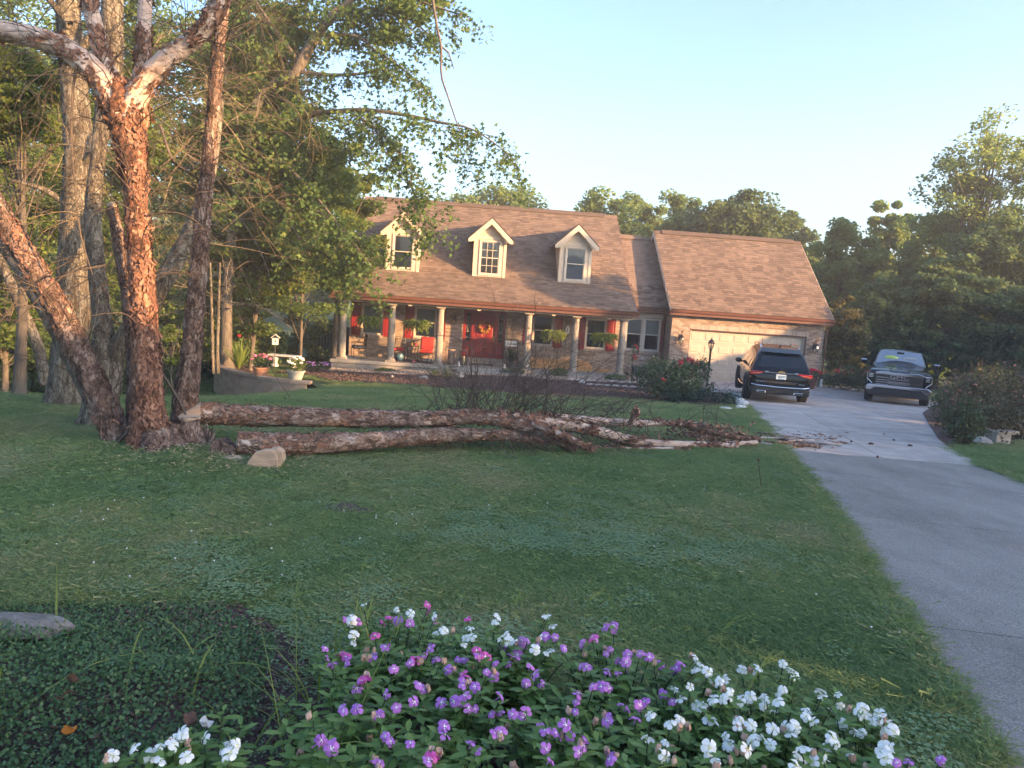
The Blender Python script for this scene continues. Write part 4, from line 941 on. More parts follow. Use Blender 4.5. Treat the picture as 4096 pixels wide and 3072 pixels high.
m = MB(); m.prism([(-.12, 1.80), (.12, 1.80), (.10, 1.745), (-.10, 1.745)], 'y', Y(.72), Y(.66)); m.build('mirror_housing', M['carplastic'], T)
def grille_bar(z, x0=.70, dip=0., wd=.016, y=2.93):
    m = MB(); P = [(-x0, Y(y-.03), z), (-.36, Y(y), z), (-.30, Y(y), z-dip), (.30, Y(y), z-dip), (.36, Y(y), z), (x0, Y(y-.03), z)]; m.tube(P, wd, 5); m.build('grille_bar', M['chrome'], T)
m = MB(); m.prism([(-.74, .68), (.74, .68), (.76, 1.12), (-.76, 1.12)], 'y', Y(2.80), Y(2.905)); m.build('grille', M['carplastic'], T, bevel=.02)
m = MB(); m.prism([(-.76, 1.07), (.76, 1.07), (.74, 1.14), (.60, 1.175), (.30, 1.175), (.24, 1.155), (-.24, 1.155), (-.30, 1.175), (-.60, 1.175), (-.74, 1.14)], 'y', Y(2.82), Y(2.945)); m.build('grille_surround', M['chrome'], T, bevel=.012)
for z, d in ((1.03, 0), (.965, .05), (.875, .04), (.80, 0), (.72, -.04)):
    if z > 1: continue
    grille_bar(z, .71, d, .015 if z > .75 else .013)
text('badge', 'GMC', .19, M['chrome'], T, (0, Y(2.95), 1.005), (math.pi/2, 0, math.pi), .012, sx=1.45)
for sg in (-1, 1):
    hl = MB(); hl.prism([(sg*.78, 1.10), (sg*1.0, 1.08), (sg*1.0, .90), (sg*.80, .92)], 'y', Y(2.74), Y(2.875)); h = hl.build('headlight', M['cglass'], T, bevel=.015)
    for z in (.95, 1.0, 1.05):
        m = MB(); m.box(min(sg*.82, sg*.95), max(sg*.82, sg*.95), Y(2.87), Y(2.885), z-.014, z+.014); m.build('lamp_element', M['lens'], h)
    m = MB(); m.tube([(sg*.785, Y(2.88), 1.10), (sg*1.0, Y(2.84), 1.09), (sg*1.0, Y(2.84), .88), (sg*.84, Y(2.89), .73)] if sg < 0 else [(sg*1.0, Y(2.83), 1.09), (sg*1.0, Y(2.84), .88), (sg*.84, Y(2.89), .73)], .017, 5); m.build('running_lamp', M['lens'], h)
    m = MB(); m.box(min(sg*.86, sg*1.02), max(sg*.86, sg*1.02), Y(2.86), Y(2.95), .50, .57); m.build('fog_lamp', M['carplastic'], T)
    m = MB(); m.tube([(sg*.36, Y(2.95), .44), (sg*.36, Y(3.0), .46), (sg*.36, Y(3.0), .52), (sg*.36, Y(2.95), .54)], .022, 5); m.build('tow_hook', M['black'], T)
    m = MB(); m.box(min(sg*1.10, sg*1.30), max(sg*1.10, sg*1.30), Y(1.0), Y(1.12), 1.30, 1.44); mi = m.build('mirror', M['carblack'], T, bevel=.03)
    m = MB(); m.box(min(sg*1.095, sg*1.305), max(sg*1.095, sg*1.305), Y(1.0), Y(1.128), 1.425, 1.475); m.build('mirror_cap', M['chrome'], mi, bevel=.02)
    m = MB(); m.tube([(sg*.95, Y(1.05), 1.28), (sg*1.15, Y(1.06), 1.35)], .03, 5); m.build('mirror_arm', M['carplastic'], mi)
    for nm, pts in (('front_side_window', [(1.0, Y(-.05), 1.20), (1.0, Y(1.02), 1.22), (.80, Y(.52), 1.70), (.765, Y(-.05), 1.76)]), ('rear_side_window', [(1.0, Y(-.98), 1.20), (1.0, Y(-.12), 1.20), (.765, Y(-.12), 1.76), (.785, Y(-.92), 1.70)])):
        pts = [(sg*x, y, z) for x, y, z in pts]; patch(nm, pts if sg > 0 else pts[::-1], M['cglass'], T, .006)
    for y in (1.85, -1.85): arch('wheel_arch', T, sg*1.015, Y(y), .48, .42, M['carplastic'], sg); wheel(T, sg*.90, Y(y), .42, .28, sg)
m = MB(); m.prism([(-1.02, .63), (-.92, .70), (.92, .70), (1.02, .63), (1.02, .50), (.86, .50), (.74, .60), (-.74, .60), (-.86, .50), (-1.02, .50)], 'y', Y(2.80), Y(2.97)); m.build('front_bumper', M['chrome'], T, bevel=.015)
m = MB(); m.prism([(-.98, .32), (.98, .32), (1.0, .50), (.74, .585), (-.74, .585), (-1.0, .50)], 'y', Y(2.70), Y(2.93)); m.build('valance', M['carplastic'], T, bevel=.03)
m = MB(); m.prism([(-.30, .46), (.30, .46), (.30, .53), (-.30, .53)], 'y', Y(2.93), Y(2.945)); m.build('lower_intake', M['black'], T)
for x in (-.3, .3):
    m = MB(); m.tube([(x, Y(2.75), 1.235), (x*.95, Y(2.1), 1.30), (x*.9, Y(1.45), 1.35)], .02, 5); m.build('hood_crease', M['carblack'], T)
# ------------------------------------------------------------------ trees
def leaf_arrays(P, size, rng, up=.6, shape='kite', droop=0.):
    n = len(P); N = rng.normal(0, 1, (n, 3)); N[:, 2] = np.abs(N[:, 2])+up; N /= np.linalg.norm(N, axis=1)[:, None]
    T = rng.normal(0, 1, (n, 3)); T[:, 2] -= droop; T -= N*(T*N).sum(1)[:, None]; T /= np.linalg.norm(T, axis=1)[:, None]+1e-9
    B = np.cross(N, T); s = (size*rng.uniform(.65, 1.3, n))[:, None]
    if shape == 'maple':
        pts = [(0, -.5, 0), (.5, -.02, -.08), (.17, .08, .05), (0, .55, -.1), (-.17, .08, .05), (-.5, -.02, -.08)]; fc = [(0, 1, 2, 3), (0, 3, 4, 5)]
    elif shape == 'blade':
        pts = [(0, -.5, 0), (.16, 0, .03), (0, .5, -.08), (-.16, 0, .03)]; fc = [(0, 1, 2, 3)]
    else:
        pts = [(0, -.5, 0), (.36, .02, .06), (0, .5, -.05), (-.36, .02, .06)]; fc = [(0, 1, 2, 3)]
    V = np.stack([P+s*(T*b+B*a+N*c) for a, b, c in pts], 1); k = len(pts)
    F = (np.array(fc)[None]+(np.arange(n)*k)[:, None, None]).reshape(-1, 4)
    return V.reshape(-1, 3), F, len(fc)
def crown_points(cl, per, rng, flat=.7):
    """cl: rows x,y,z,r; leaves sit mostly towards the shell of each clump"""
    n = len(cl)*per; D = rng.normal(0, 1, (n, 3)); D /= np.linalg.norm(D, axis=1)[:, None]
    r = rng.random(n)**.45; C = np.repeat(cl, per, 0)
    return C[:, :3]+D*r[:, None]*C[:, 3:4]*np.array([1, 1, flat])
def crown(name, cl, per, size, m, parent, rng, up=.6, shape='kite', flat=.7, tvar=.35, droop=0.):
    P = crown_points(cl, per, rng, flat); V, F, k = leaf_arrays(P, size, rng, up, shape, droop)
    t = np.clip(np.repeat(rng.normal(.5, tvar*.5, len(cl)), per)+rng.normal(0, .2, len(P)), 0, 1)
    return npmesh(name, V, F, m, parent, np.repeat(t, k))
def tubes_np(paths, n=4):
    """paths: list of (pts, radii) -> V,F ; n-sided tubes built fast"""
    out = []
    th = np.linspace(0, 2*np.pi, n, endpoint=False); c, s = np.cos(th), np.sin(th)
    for P, R in paths:
        P = np.asarray(P, float); R = np.asarray(R, float); k = len(P); T = np.gradient(P, axis=0); T /= np.linalg.norm(T, axis=1)[:, None]+1e-9
        a = np.cross(T, np.where(np.abs(T[:, 2:3]) > .9, [[1., 0, 0]], [[0, 0, 1.]])); a /= np.linalg.norm(a, axis=1)[:, None]+1e-9
        for i in range(1, k):
            if a[i].dot(a[i-1]) < 0: a[i] = -a[i]
        b = np.cross(T, a)
        V = (P[:, None]+(a[:, None]*c[None, :, None]+b[:, None]*s[None, :, None])*R[:, None, None]).reshape(-1, 3)
        i, j = np.meshgrid(np.arange(k-1), np.arange(n), indexing='ij')
        out.append((V, np.stack([i*n+j, i*n+(j+1) % n, (i+1)*n+(j+1) % n, (i+1)*n+j], -1).reshape(-1, 4)))
    return joinVF(out)
def tree(name, label, base, H, cc, cr_, trunk_r, ncl, per, size, m, seed, bark='bark_dark', flat=.75, group=None, clr=None, shape='kite', up=.6, stems=1, hollow=.25, cat='tree', limbs=12, droop=0.):
    """cc crown centre, cr_ crown radii (world metres)"""
    rng = np.random.default_rng(seed); base = np.asarray(base, float); cc = np.asarray(cc, float); cr_ = np.asarray(cr_, float)
    root = empty(name, base, 0, label, cat, group)
    D = rng.normal(0, 1, (ncl, 3)); D /= np.linalg.norm(D, axis=1)[:, None]; rr = hollow+(1-hollow)*rng.random(ncl)**.6
    C = cc+D*rr[:, None]*cr_*(.82+.3*vnoise(D*2.2+seed, seed)[:, None])
    clr = clr or .30*float(min(cr_)); cl = np.c_[C, clr*rng.uniform(.6, 1.35, ncl)]; cl[:, :3] -= base
    top = cc+np.array([0, 0, cr_[2]*.75])-base; paths = []; vf = []
    for s in range(stems):
        o = np.array([rng.normal(0, .35), rng.normal(0, .35), 0])*(stems > 1); tt = (top+o*2.2*np.array([1, 1, 0]))*(.93 if stems > 1 else 1)
        mid = top*.45+o*2+np.array([rng.normal(0, .15), rng.normal(0, .15), 0])
        V, F, g = trunk_mesh([o*.4-np.array([0, 0, .15]), mid, tt], [trunk_r*1.15, trunk_r*.75, trunk_r*.12], 10, 26, .07, 6, seed+s, flare=.5); vf.append((V, F))
        Pt = g[0]
        for i in rng.choice(ncl, min(ncl, limbs), replace=False):
            e = cl[i, :3]; k = int(np.clip((e[2]*.72/max(top[2], .1))*25, 3, 24)); st = Pt[k]
            mpt = (st+e)/2+np.array([0, 0, .08*np.linalg.norm(e-st)])+rng.normal(0, .12, 3)
            q = spline([st, mpt, e], 6); r0 = trunk_r*.32*(1-k/32); paths.append((q, np.linspace(r0, .012, 6)))
    if paths: vf.append(tubes_np(paths, 5))
    V, F = joinVF(vf); npmesh('trunk', V, F, M[bark], root, smooth=True)
    crown('crown', cl, per, size, M[m], root, rng, up, shape, flat, droop=droop)
    return root
def pxtree(name, label, d, x0, x1, yt, yb, trunk_r, ncl, per, size, m, seed, depthr=None, **kw):
    """crown box in 2212-wide picture units at distance d"""
    c = at((x0+x1)/2*K, (yt+yb)/2*K, d); s = K*d/FPX
    rx, rz = (x1-x0)/2*s, (yb-yt)/2*s
    b = np.array([c[0], c[1], float(gz(c[0], c[1]))])
    return tree(name, label, b, c[2]+rz-b[2], c, (rx, depthr or max(rx*.8, 1.2), rz), trunk_r, ncl, per, size, m, seed, **kw)
# woods beyond the house and the driveway
g_ = 'trees in the woods behind the house'
pxtree('broadleaf_tree', 'leafy treetop rising over the ridge between the first and third dormers', 58, 927, 1203, 396, 640, .25, 125, 190, .30, 'leaf_far', 101, group=g_, hollow=.2)
pxtree('broadleaf_tree', 'rounded green treetop just right of the tall roof\'s end', 56, 1229, 1421, 402, 680, .25, 114, 190, .30, 'leaf_far', 102, group=g_)
pxtree('broadleaf_tree', 'pale green treetop over the connecting roof', 62, 1316, 1490, 432, 680, .25, 103, 181, .32, 'leaf_far', 103, group=g_)
pxtree('broadleaf_tree', 'green treetop behind the left end of the garage ridge', 58, 1392, 1542, 414, 680, .25, 103, 181, .30, 'leaf_far', 104, group=g_)
pxtree('broadleaf_tree', 'broad dark green treetop behind the middle of the garage ridge', 54, 1471, 1699, 404, 680, .3, 145, 190, .30, 'leaf_dark', 105, group=g_)
pxtree('broadleaf_tree', 'low dark treetop behind the right end of the garage ridge', 60, 1638, 1776, 460, 700, .25, 93, 181, .32, 'leaf_dark', 106, group=g_)
pxtree('broadleaf_tree', 'sunlit bushy tree standing just right of the garage gable', 47, 1730, 1904, 470, 800, .25, 156, 215, .26, 'leaf_far', 107, group=g_)
pxtree('broadleaf_tree', 'narrow tree with a pointed top between the garage and the tall tree', 52, 1848, 1986, 418, 780, .25, 114, 215, .28, 'leaf_far', 108, group=g_)
pxtree('broadleaf_tree', 'dense mid height tree at the foot of the tall tree', 46, 1908, 2106, 455, 840, .25, 167, 215, .25, 'leaf_far', 109, group=g_)
pxtree('tall_tree', 'tall airy tree with bare slender trunks showing at right of the sky', 42, 1990, 2240, 205, 640, .17, 120, 95, .21, 'leaf_far', 110, stems=4, hollow=.15, clr=.72, limbs=34, bark='bark_grey', group=g_)
pxtree('tall_tree', 'second tall airy tree cut off by the right edge of the picture', 41, 2140, 2420, 250, 720, .17, 120, 95, .21, 'leaf_far', 111, stems=4, hollow=.15, clr=.72, limbs=34, bark='bark_grey', group=g_)
pxtree('understory_tree', 'dark shady tree directly behind the pickup truck', 37, 1800, 1990, 600, 850, .14, 167, 198, .21, 'leaf_dark', 112, group=g_)
pxtree('understory_tree', 'dark layered tree right of the pickup truck', 36, 1940, 2130, 545, 850, .14, 176, 198, .21, 'leaf_dark', 113, flat=.45, group=g_)
pxtree('understory_tree', 'dark shady tree behind the dry flower bed', 35, 2080, 2330, 600, 880, .14, 176, 198, .21, 'leaf_dark', 114, flat=.5, group=g_)
pxtree('understory_tree', 'dense dark tree beneath the tall airy trees', 39, 2030, 2300, 470, 780, .16, 176, 198, .22, 'leaf_dark', 115, group=g_)
pxtree('ornamental_tree', 'pale drooping small tree beside the right corner of the garage', 34, 1772, 1872, 640, 830, .09, 60, 230, .13, 'leaf_olive', 116, droop=1.5, flat=.6)
# far mass that closes the view
rngf = np.random.default_rng(77); n = 520
ang = rngf.uniform(-1.15, 1.15, n); dd = rngf.uniform(70, 105, n)
fx, fy = np.sin(ang)*dd, np.cos(ang)*dd
fc = np.c_[fx, fy, gz(fx, fy)+rngf.random(n)**.8*(7.5+2*vnoise(np.c_[ang*7, dd*0, dd*0], 3)), rngf.uniform(1.2, 2.6, n)]
tag(crown('woodland', fc, 150, .75, M['leaf_dark'], None, rngf, flat=.8), 'dark green wood closing the view far behind the house', 'woods', kind='stuff')
n = 260; ang = rngf.uniform(-1.2, -.42, n); dd = rngf.uniform(34, 60, n); fx, fy = np.sin(ang)*dd, np.cos(ang)*dd
fc = np.c_[fx, fy, gz(fx, fy)+rngf.random(n)**.9*10, rngf.uniform(1., 2., n)]
tag(crown('woodland_edge', fc, 190, .42, M['leaf_dark'], None, rngf, flat=.7), 'deep green wood behind the trees on the left', 'woods', kind='stuff')

# --- woods on the left
gl = 'trees in the woods left of the house'
pxtree('hemlock_tree', 'dense fine leaved evergreen behind the right birch stem', 27.5, 420, 640, -60, 820, .08, 130, 330, .14, 'leaf_fir', 201, flat=.3, group=gl, hollow=.2, clr=.85, limbs=40)
pxtree('hemlock_tree', 'dark evergreen at the far left behind the leaning birch stem', 18, -140, 150, 60, 840, .07, 120, 300, .11, 'leaf_fir', 202, flat=.3, group=gl, hollow=.2, clr=.6, limbs=40)
pxtree('hemlock_tree', 'evergreen spreading over the left end of the porch roof', 27, 550, 770, 200, 720, .06, 120, 330, .13, 'leaf_fir', 203, flat=.35, group=gl, hollow=.2, clr=.75, limbs=40)
pxtree('hemlock_tree', 'tall evergreen between the two big grey trunks', 24, 100, 380, -100, 820, .08, 130, 260, .13, 'leaf_fir', 204, flat=.35, group=gl, hollow=.2, clr=.8, limbs=40)
pxtree('hemlock_tree', 'tall evergreen rising between the right birch stem and the maple', 26, 400, 700, -80, 800, .08, 130, 260, .14, 'leaf_fir', 205, flat=.35, group=gl, hollow=.2, clr=.9, limbs=40)
pxtree('leafy_tree', 'yellow green tree catching sun at the upper left edge', 13, -110, 175, 95, 330, .1, 55, 170, .085, 'leaf_light', 206, flat=.3, group=gl, hollow=.2, clr=.38, shape='maple')
pxtree('leafy_tree', 'sunlit green tree against the sky left of the roof ridge', 30, 640, 830, 300, 640, .18, 70, 260, .15, 'leaf_light', 207, group=gl)
pxtree('leafy_tree', 'green tree filling the gap behind the hemlocks', 33, 250, 640, -120, 560, .2, 110, 230, .2, 'leaf_far', 208, group=gl)
pxtree('leafy_tree', 'green tree behind the far left evergreen', 30, -200, 260, -100, 520, .2, 110, 230, .18, 'leaf_far', 209, group=gl)
pxtree('sapling', 'yellow leaved sapling glowing between the two birch stems', 21, 345, 425, 690, 800, .03, 26, 130, .10, 'leaf_light', 210, flat=.35, group=gl)  # these three light-leaved clumps are made up to imitate sun patches in the understory
pxtree('sapling', 'yellow green sapling behind the planter wall', 30, 490, 610, 600, 770, .03, 34, 140, .13, 'leaf_light', 211, flat=.35, group=gl)
pxtree('sapling', 'small yellow sapling behind the leaning birch stem', 20, 20, 110, 600, 700, .03, 20, 130, .09, 'leaf_light', 212, flat=.35, group=gl)
for k, (x0, x1, yt, d) in enumerate([(-160, 40, 650, 19), (20, 170, 700, 20), (180, 330, 690, 21), (330, 480, 690, 27), (470, 620, 690, 31), (600, 725, 650, 33), (-60, 120, 560, 24), (380, 560, 600, 27), (230, 400, 560, 28)]):
    pxtree('understory_shrub', ['dark shrub at the left edge of the lawn', 'dark shrub behind the thickest grey trunk', 'dark shrub behind the forked grey tree', 'dark shrub behind the right birch stem', 'dark shrub behind the planter wall', 'dark shrub at the left corner of the porch', 'tall dark shrub at the far left', 'tall dark shrub left of the planter wall', 'tall dark shrub between the birch stems'][k], d, x0, x1, yt, 850, .05, 50, 190, .14, 'leaf_dark', 230+k, cat='shrub', group='shrubs along the edge of the left woods', hollow=.3)

# --- trunks given by their course in the picture
def pxpath(rows, s=1.):
    """rows: px, py, distance, width in px (4096-wide picture) -> points, radii"""
    P = [at(x, y, d) for x, y, d, w in rows]; return np.array(P), np.array([w*d/FPX/2 for x, y, d, w in rows])
def stem(rows, seed, n=20, rings=80, bump=.07, freq=12, flare=0., base=None):
    P, R = pxpath(rows)
    if base is not None: P = P-base
    return trunk_mesh(P, R, n, rings, bump, freq, seed, flare=flare)
b = G(270, 1650); d0 = 11.9
old = empty('old_tree', b, 0, 'thick straight grey tree trunk flaring at its foot on the far left lawn', 'tree', gl)
V, F, g1 = stem([(262, 1672, d0, 190), (268, 1600, d0, 158), (278, 1450, d0, 140), (290, 1200, d0, 132), (305, 900, d0, 122), (315, 600, d0, 110), (292, 300, d0+.2, 100), (270, 0, d0+.4, 92), (250, -500, d0+1, 70), (240, -1100, d0+1, 30)], 31, 26, 150, .055, 16, .25, b)
npmesh('trunk', V, F, M['bark_grey'], old, smooth=True)
vf = []
for rows in ([(300, 700, d0, 30), (420, 560, d0-.3, 22), (560, 470, d0-.6, 10)], [(310, 850, d0, 34), (180, 760, d0-.2, 24), (40, 720, d0-.4, 12)], [(285, 250, d0, 34), (420, 60, d0, 24), (520, -100, d0, 14)], [(280, 100, d0, 34), (150, -60, d0, 20)]):
    P, R = pxpath(rows); vf.append(tubes_np([(spline(P-b, 9), np.interp(np.linspace(0, 1, 9), np.linspace(0, 1, len(R)), R))], 7))
V, F = joinVF(vf); npmesh('branches', V, F, M['bark_grey'], old, smooth=True)
rngt = np.random.default_rng(41)
def high_crown(root, base, x, y, d, r, ncl, per, seed, m='leaf_light', size=.1):
    c = at(x, y, d)-base; rg_ = np.random.default_rng(seed); D = rg_.normal(0, 1, (ncl, 3)); D /= np.linalg.norm(D, axis=1)[:, None]
    C = c+D*(rg_.random(ncl)**.4)[:, None]*np.array(r); crown('crown', np.c_[C, rg_.uniform(.35, .8, ncl)], per, size, M[m], root, rg_, flat=.45, shape='maple')
high_crown(old, b, 250, -900, 12.5, (3.2, 2.6, 2.), 90, 120, 43)
b = G(385, 1735); d1 = 9.75
fork = empty('forked_tree', b, 0, 'grey barked tree forking into three stems behind the middle birch stem', 'tree', gl)
vf = []; vf.append(stem([(375, 1755, d1, 190), (392, 1680, d1, 140), (412, 1560, d1, 128), (425, 1470, d1, 130), (418, 1380, d1, 96), (405, 1250, d1+.1, 74), (385, 1050, d1+.2, 68), (372, 850, d1+.3, 64), (395, 600, d1+.5, 58), (440, 300, d1+.6, 90), (450, 0, d1+.6, 84), (460, -400, d1+.8, 60)], 33, 22, 120, .06, 16, .2, b)[:2])
vf.append(stem([(410, 1660, d1, 90), (340, 1520, d1, 82), (270, 1390, d1+.1, 78), (200, 1260, d1+.2, 74), (120, 1130, d1+.3, 66), (40, 1010, d1+.4, 60), (-80, 850, d1+.5, 50)], 34, 16, 80, .06, 16, 0, b)[:2])
vf.append(stem([(425, 1480, d1, 90), (480, 1380, d1, 84), (550, 1280, d1+.1, 82), (640, 1150, d1+.2, 78), (720, 1010, d1+.4, 72), (790, 860, d1+.6, 60), (850, 640, d1+.9, 44), (880, 400, d1+1, 34)], 35, 16, 80, .06, 16, 0, b)[:2])
V, F = joinVF(vf); npmesh('trunk', V, F, M['bark_grey'], fork, smooth=True)
high_crown(fork, b, 480, -700, 11, (2.8, 2.2, 1.6), 70, 110, 44)
b = G(160, 1560); th_ = empty('slender_tree', b, 0, 'slender leaning trunk behind the thickest grey trunk', 'tree', gl)
vf = [stem([(185, 1540, 15, 46), (150, 1380, 15, 44), (80, 1220, 15, 42), (20, 1080, 15.2, 36), (-60, 900, 15.4, 26)], 36, 10, 40, .06, 14, 0, b)[:2]]
V, F = joinVF(vf); npmesh('trunk', V, F, M['bark_grey'], th_, smooth=True)
b = G(860, 1490); tw = empty('young_tree', b, 0, 'pair of slim pale trunks left of the planter wall', 'tree', gl)
for i, x in enumerate((851, 870)):
    V, F, _ = stem([(x+3, 1495, 23, 15), (x, 1400, 23, 14), (x-4+i*8, 1250, 23, 12), (x-10+i*20, 1050, 23, 8)], 37+i, 8, 24, .06, 14, 0, b); npmesh('trunk', V, F, M['bark_grey'], tw, smooth=True)

# --- maple whose long boughs hang over the porch roof
b = G(905, 1455); b[2] -= .1
map_ = empty('maple_tree', b, 0, 'big maple with long leafy boughs hanging in front of the sky and roof', 'tree')
dm = 24.
vf = [stem([(905, 1475, 25, 52), (905, 1300, 25, 46), (912, 1100, 25, 44), (940, 850, 24.8, 42), (985, 620, 24.6, 40), (1035, 400, 24.4, 40), (1110, 330, 24.3, 40), (1174, 304, dm, 44), (1215, 230, dm, 44), (1270, 140, dm, 42), (1330, 60, dm, 36), (1401, 0, dm, 30), (1480, -160, dm, 20)], 51, 12, 90, .05, 12, .3, b)[:2]]
boughs = [[(1270, 140, dm, 18), (1420, 145, 23.6, 14), (1500, 200, 23.4, 10), (1590, 260, 23.2, 8), (1700, 350, 23, 5)],
 [(1180, 285, dm, 18), (1330, 300, 23.6, 14), (1480, 290, 23.4, 10), (1560, 265, 23.2, 6)],
 [(1110, 480, 24.4, 26), (1250, 455, 24, 24), (1350, 445, 23.6, 20), (1430, 440, 23.4, 18), (1520, 445, 23.2, 16), (1650, 465, 23, 14), (1760, 490, 22.8, 11), (1870, 510, 22.6, 8), (1960, 560, 22.5, 6), (2060, 640, 22.4, 4)],
 [(1420, 460, 23.4, 12), (1500, 510, 23.2, 9), (1570, 580, 23, 7), (1640, 660, 22.8, 5), (1720, 790, 22.6, 3)],
 [(1000, 560, 24.6, 24), (1120, 640, 24, 18), (1240, 760, 23.6, 12), (1340, 880, 23.2, 9), (1420, 980, 23, 6), (1500, 1080, 22.8, 4)],
 [(1200, 250, dm, 18), (1100, 120, dm, 14), (1020, 0, dm, 8)], [(1401, 0, dm, 18), (1560, -40, 23.6, 12), (1720, 20, 23.2, 8), (1850, 60, 23, 5)],
 [(960, 720, 24.7, 18), (1060, 800, 24, 12), (1160, 900, 23.6, 8), (1240, 1020, 23.4, 5)],
 [(1080, 700, 24.4, 16), (1250, 830, 24, 11), (1390, 930, 23.6, 8), (1510, 1030, 23.2, 4)], [(1120, 900, 24.4, 14), (1270, 1000, 24, 9), (1390, 1080, 23.6, 6), (1470, 1140, 23.4, 3)], [(1500, 520, 23.2, 9), (1610, 690, 23, 7), (1690, 830, 22.8, 5), (1745, 935, 22.6, 3)], [(1330, 60, dm, 16), (1480, 40, 23.4, 10), (1640, 80, 23.2, 6), (1740, 160, 23, 4)]]
pts_leaf = []; tw_paths = []; rngm = np.random.default_rng(61)
for bi, rows in enumerate(boughs):
    P, R = pxpath(rows); q = spline(np.c_[P-b, R], 22); vf.append(tubes_np([(q[:, :3], q[:, 3])], 6))
    nt = [30, 22, 50, 28, 38, 18, 26, 28, 30, 24, 18, 22][bi]
    for k in range(nt):
        f = .12+.88*rngm.random(); i = f*21; p = np.array([np.interp(i, np.arange(22), q[:, c]) for c in range(3)])
        dr = rngm.normal(0, 1, 3); dr[2] = -abs(dr[2])*.6-.3; dr /= np.linalg.norm(dr); L = rngm.uniform(.5, 1.5)*(1.15 if bi in (2, 3, 4) else .95)
        e = p+dr*L; e[2] -= .25*L; mid = (p+e)/2+np.array([0, 0, .12*L]); s_ = spline([p, mid, e], 6); tw_paths.append((s_, np.linspace(.012, .004, 6)))
        nl = int(34*L); t = rngm.random(nl)**.7*5
        Q = np.stack([np.interp(t, np.arange(6), s_[:, c]) for c in range(3)], 1)+rngm.normal(0, .13, (nl, 3)); pts_leaf.append(Q)
P_, R_ = pxpath([(1728, -20, 22.6, 13), (1750, 120, 22.6, 12), (1765, 190, 22.6, 11), (1765, 300, 22.6, 10), (1790, 380, 22.6, 9), (1820, 470, 22.6, 7), (1840, 525, 22.6, 5)])
vf.append(tubes_np([(spline(P_-b, 16), np.linspace(.05, .018, 16))], 6))
P_, R_ = pxpath([(1763, 185, 22.6, 8), (1795, 210, 22.6, 7), (1815, 275, 22.6, 5)]); vf.append(tubes_np([(P_-b, [.03, .025, .012])], 5))
V, F = joinVF(vf); npmesh('trunk', V, F, M['bark_dark'], map_, smooth=True)
V, F = tubes_np(tw_paths, 3); tag(npmesh('twigs', V, F, M['bark_dark'], map_), kind='stuff')
PL = np.vstack(pts_leaf); V, F, k = leaf_arrays(PL, .15, rngm, .3, 'maple', .8)
npmesh('crown', V, F, M['leaf_maple'], map_, np.repeat(np.clip(rngm.normal(.45, .25, len(PL)), 0, 1), k))
# inner crown above and behind the boughs
ci = []
for x0, x1, y0, y1, d_, nn in ((940, 1260, 0, 520, 25.5, 60), (1250, 1640, -150, 200, 24.5, 46), (1600, 1880, -120, 90, 24, 16), (860, 1240, 480, 900, 24.6, 60), (1050, 1440, 560, 830, 24.8, 36)):
    for _ in range(nn):
        p = at(rngm.uniform(x0, x1), rngm.uniform(y0, y1), d_+rngm.normal(0, .9))-b; ci.append((*p, rngm.uniform(.35, .7)))
crown('crown', np.array(ci), 105, .15, M['leaf_maple'], map_, rngm, .3, 'maple', .6)
# ------------------------------------------------------------------ birch clump, felled stems, brush
rb_ = np.random.default_rng(303)
def flakes(frames, n, rng, size=.05, lo=0., hi=1., curl=.6, bias=None):
    """curled bark scraps standing off a stem; frames = (P,R,T,A,B) from trunk_mesh"""
    Vs, Fs, ts = [], [], []
    P, R, T, A, B = frames; k = len(P)
    m_ = n*3; i = np.clip((rng.uniform(lo, hi, m_)*(k-1)).astype(int), 1, k-2); th = rng.uniform(0, 2*np.pi, m_); kp = vnoise(P[i]*6+np.stack([np.cos(th), np.sin(th), 0*th], 1)*1.2, 5)+rng.normal(0, .08, m_); o_ = np.argsort(-kp)[:n]; i, th = i[o_], th[o_]
    D = A[i]*np.cos(th)[:, None]+B[i]*np.sin(th)[:, None]; W = np.cross(T[i], D)
    jit = rng.uniform(-.5, .5, n)[:, None]*np.linalg.norm(P[i+1]-P[i], axis=1)[:, None]
    c = P[i]+T[i]*jit+D*(R[i]*rng.uniform(.98, 1.05, n))[:, None]
    s = (size*rng.uniform(.4, 1.5, n))[:, None]; a = rng.uniform(-1, 1, n)[:, None]*.8
    U = T[i]*np.cos(a)+W*np.sin(a); X = np.cross(D, U); lift = rng.uniform(.1, 1., n)[:, None]*curl; asp = rng.uniform(.7, 2.2, n)[:, None]
    sg = np.where(rng.random(n) < .5, -1, 1)[:, None]
    rows = []
    for f, l, wd in ((-.5, 0, .45), (0, .2, 1.), (.5, 1., .5)):
        for e in (-1, 1):
            jx = rng.uniform(.3, 1.5, n)[:, None]; jf = rng.uniform(-.22, .22, n)[:, None]; rows.append(c+U*sg*s*asp*(f+jf)*(1-.25*l*lift)+X*s*.36*wd*e*jx+D*(s*lift*l*rng.uniform(.3, 1.3, n)[:, None]+.002))
    V = np.stack(rows, 1); F = np.array([(0, 1, 3, 2), (2, 3, 5, 4)])[None]+(np.arange(n)*6)[:, None, None]
    return V.reshape(-1, 3), F.reshape(-1, 4), np.repeat(np.clip(rng.normal(.38, .24, n), 0, 1), 2)
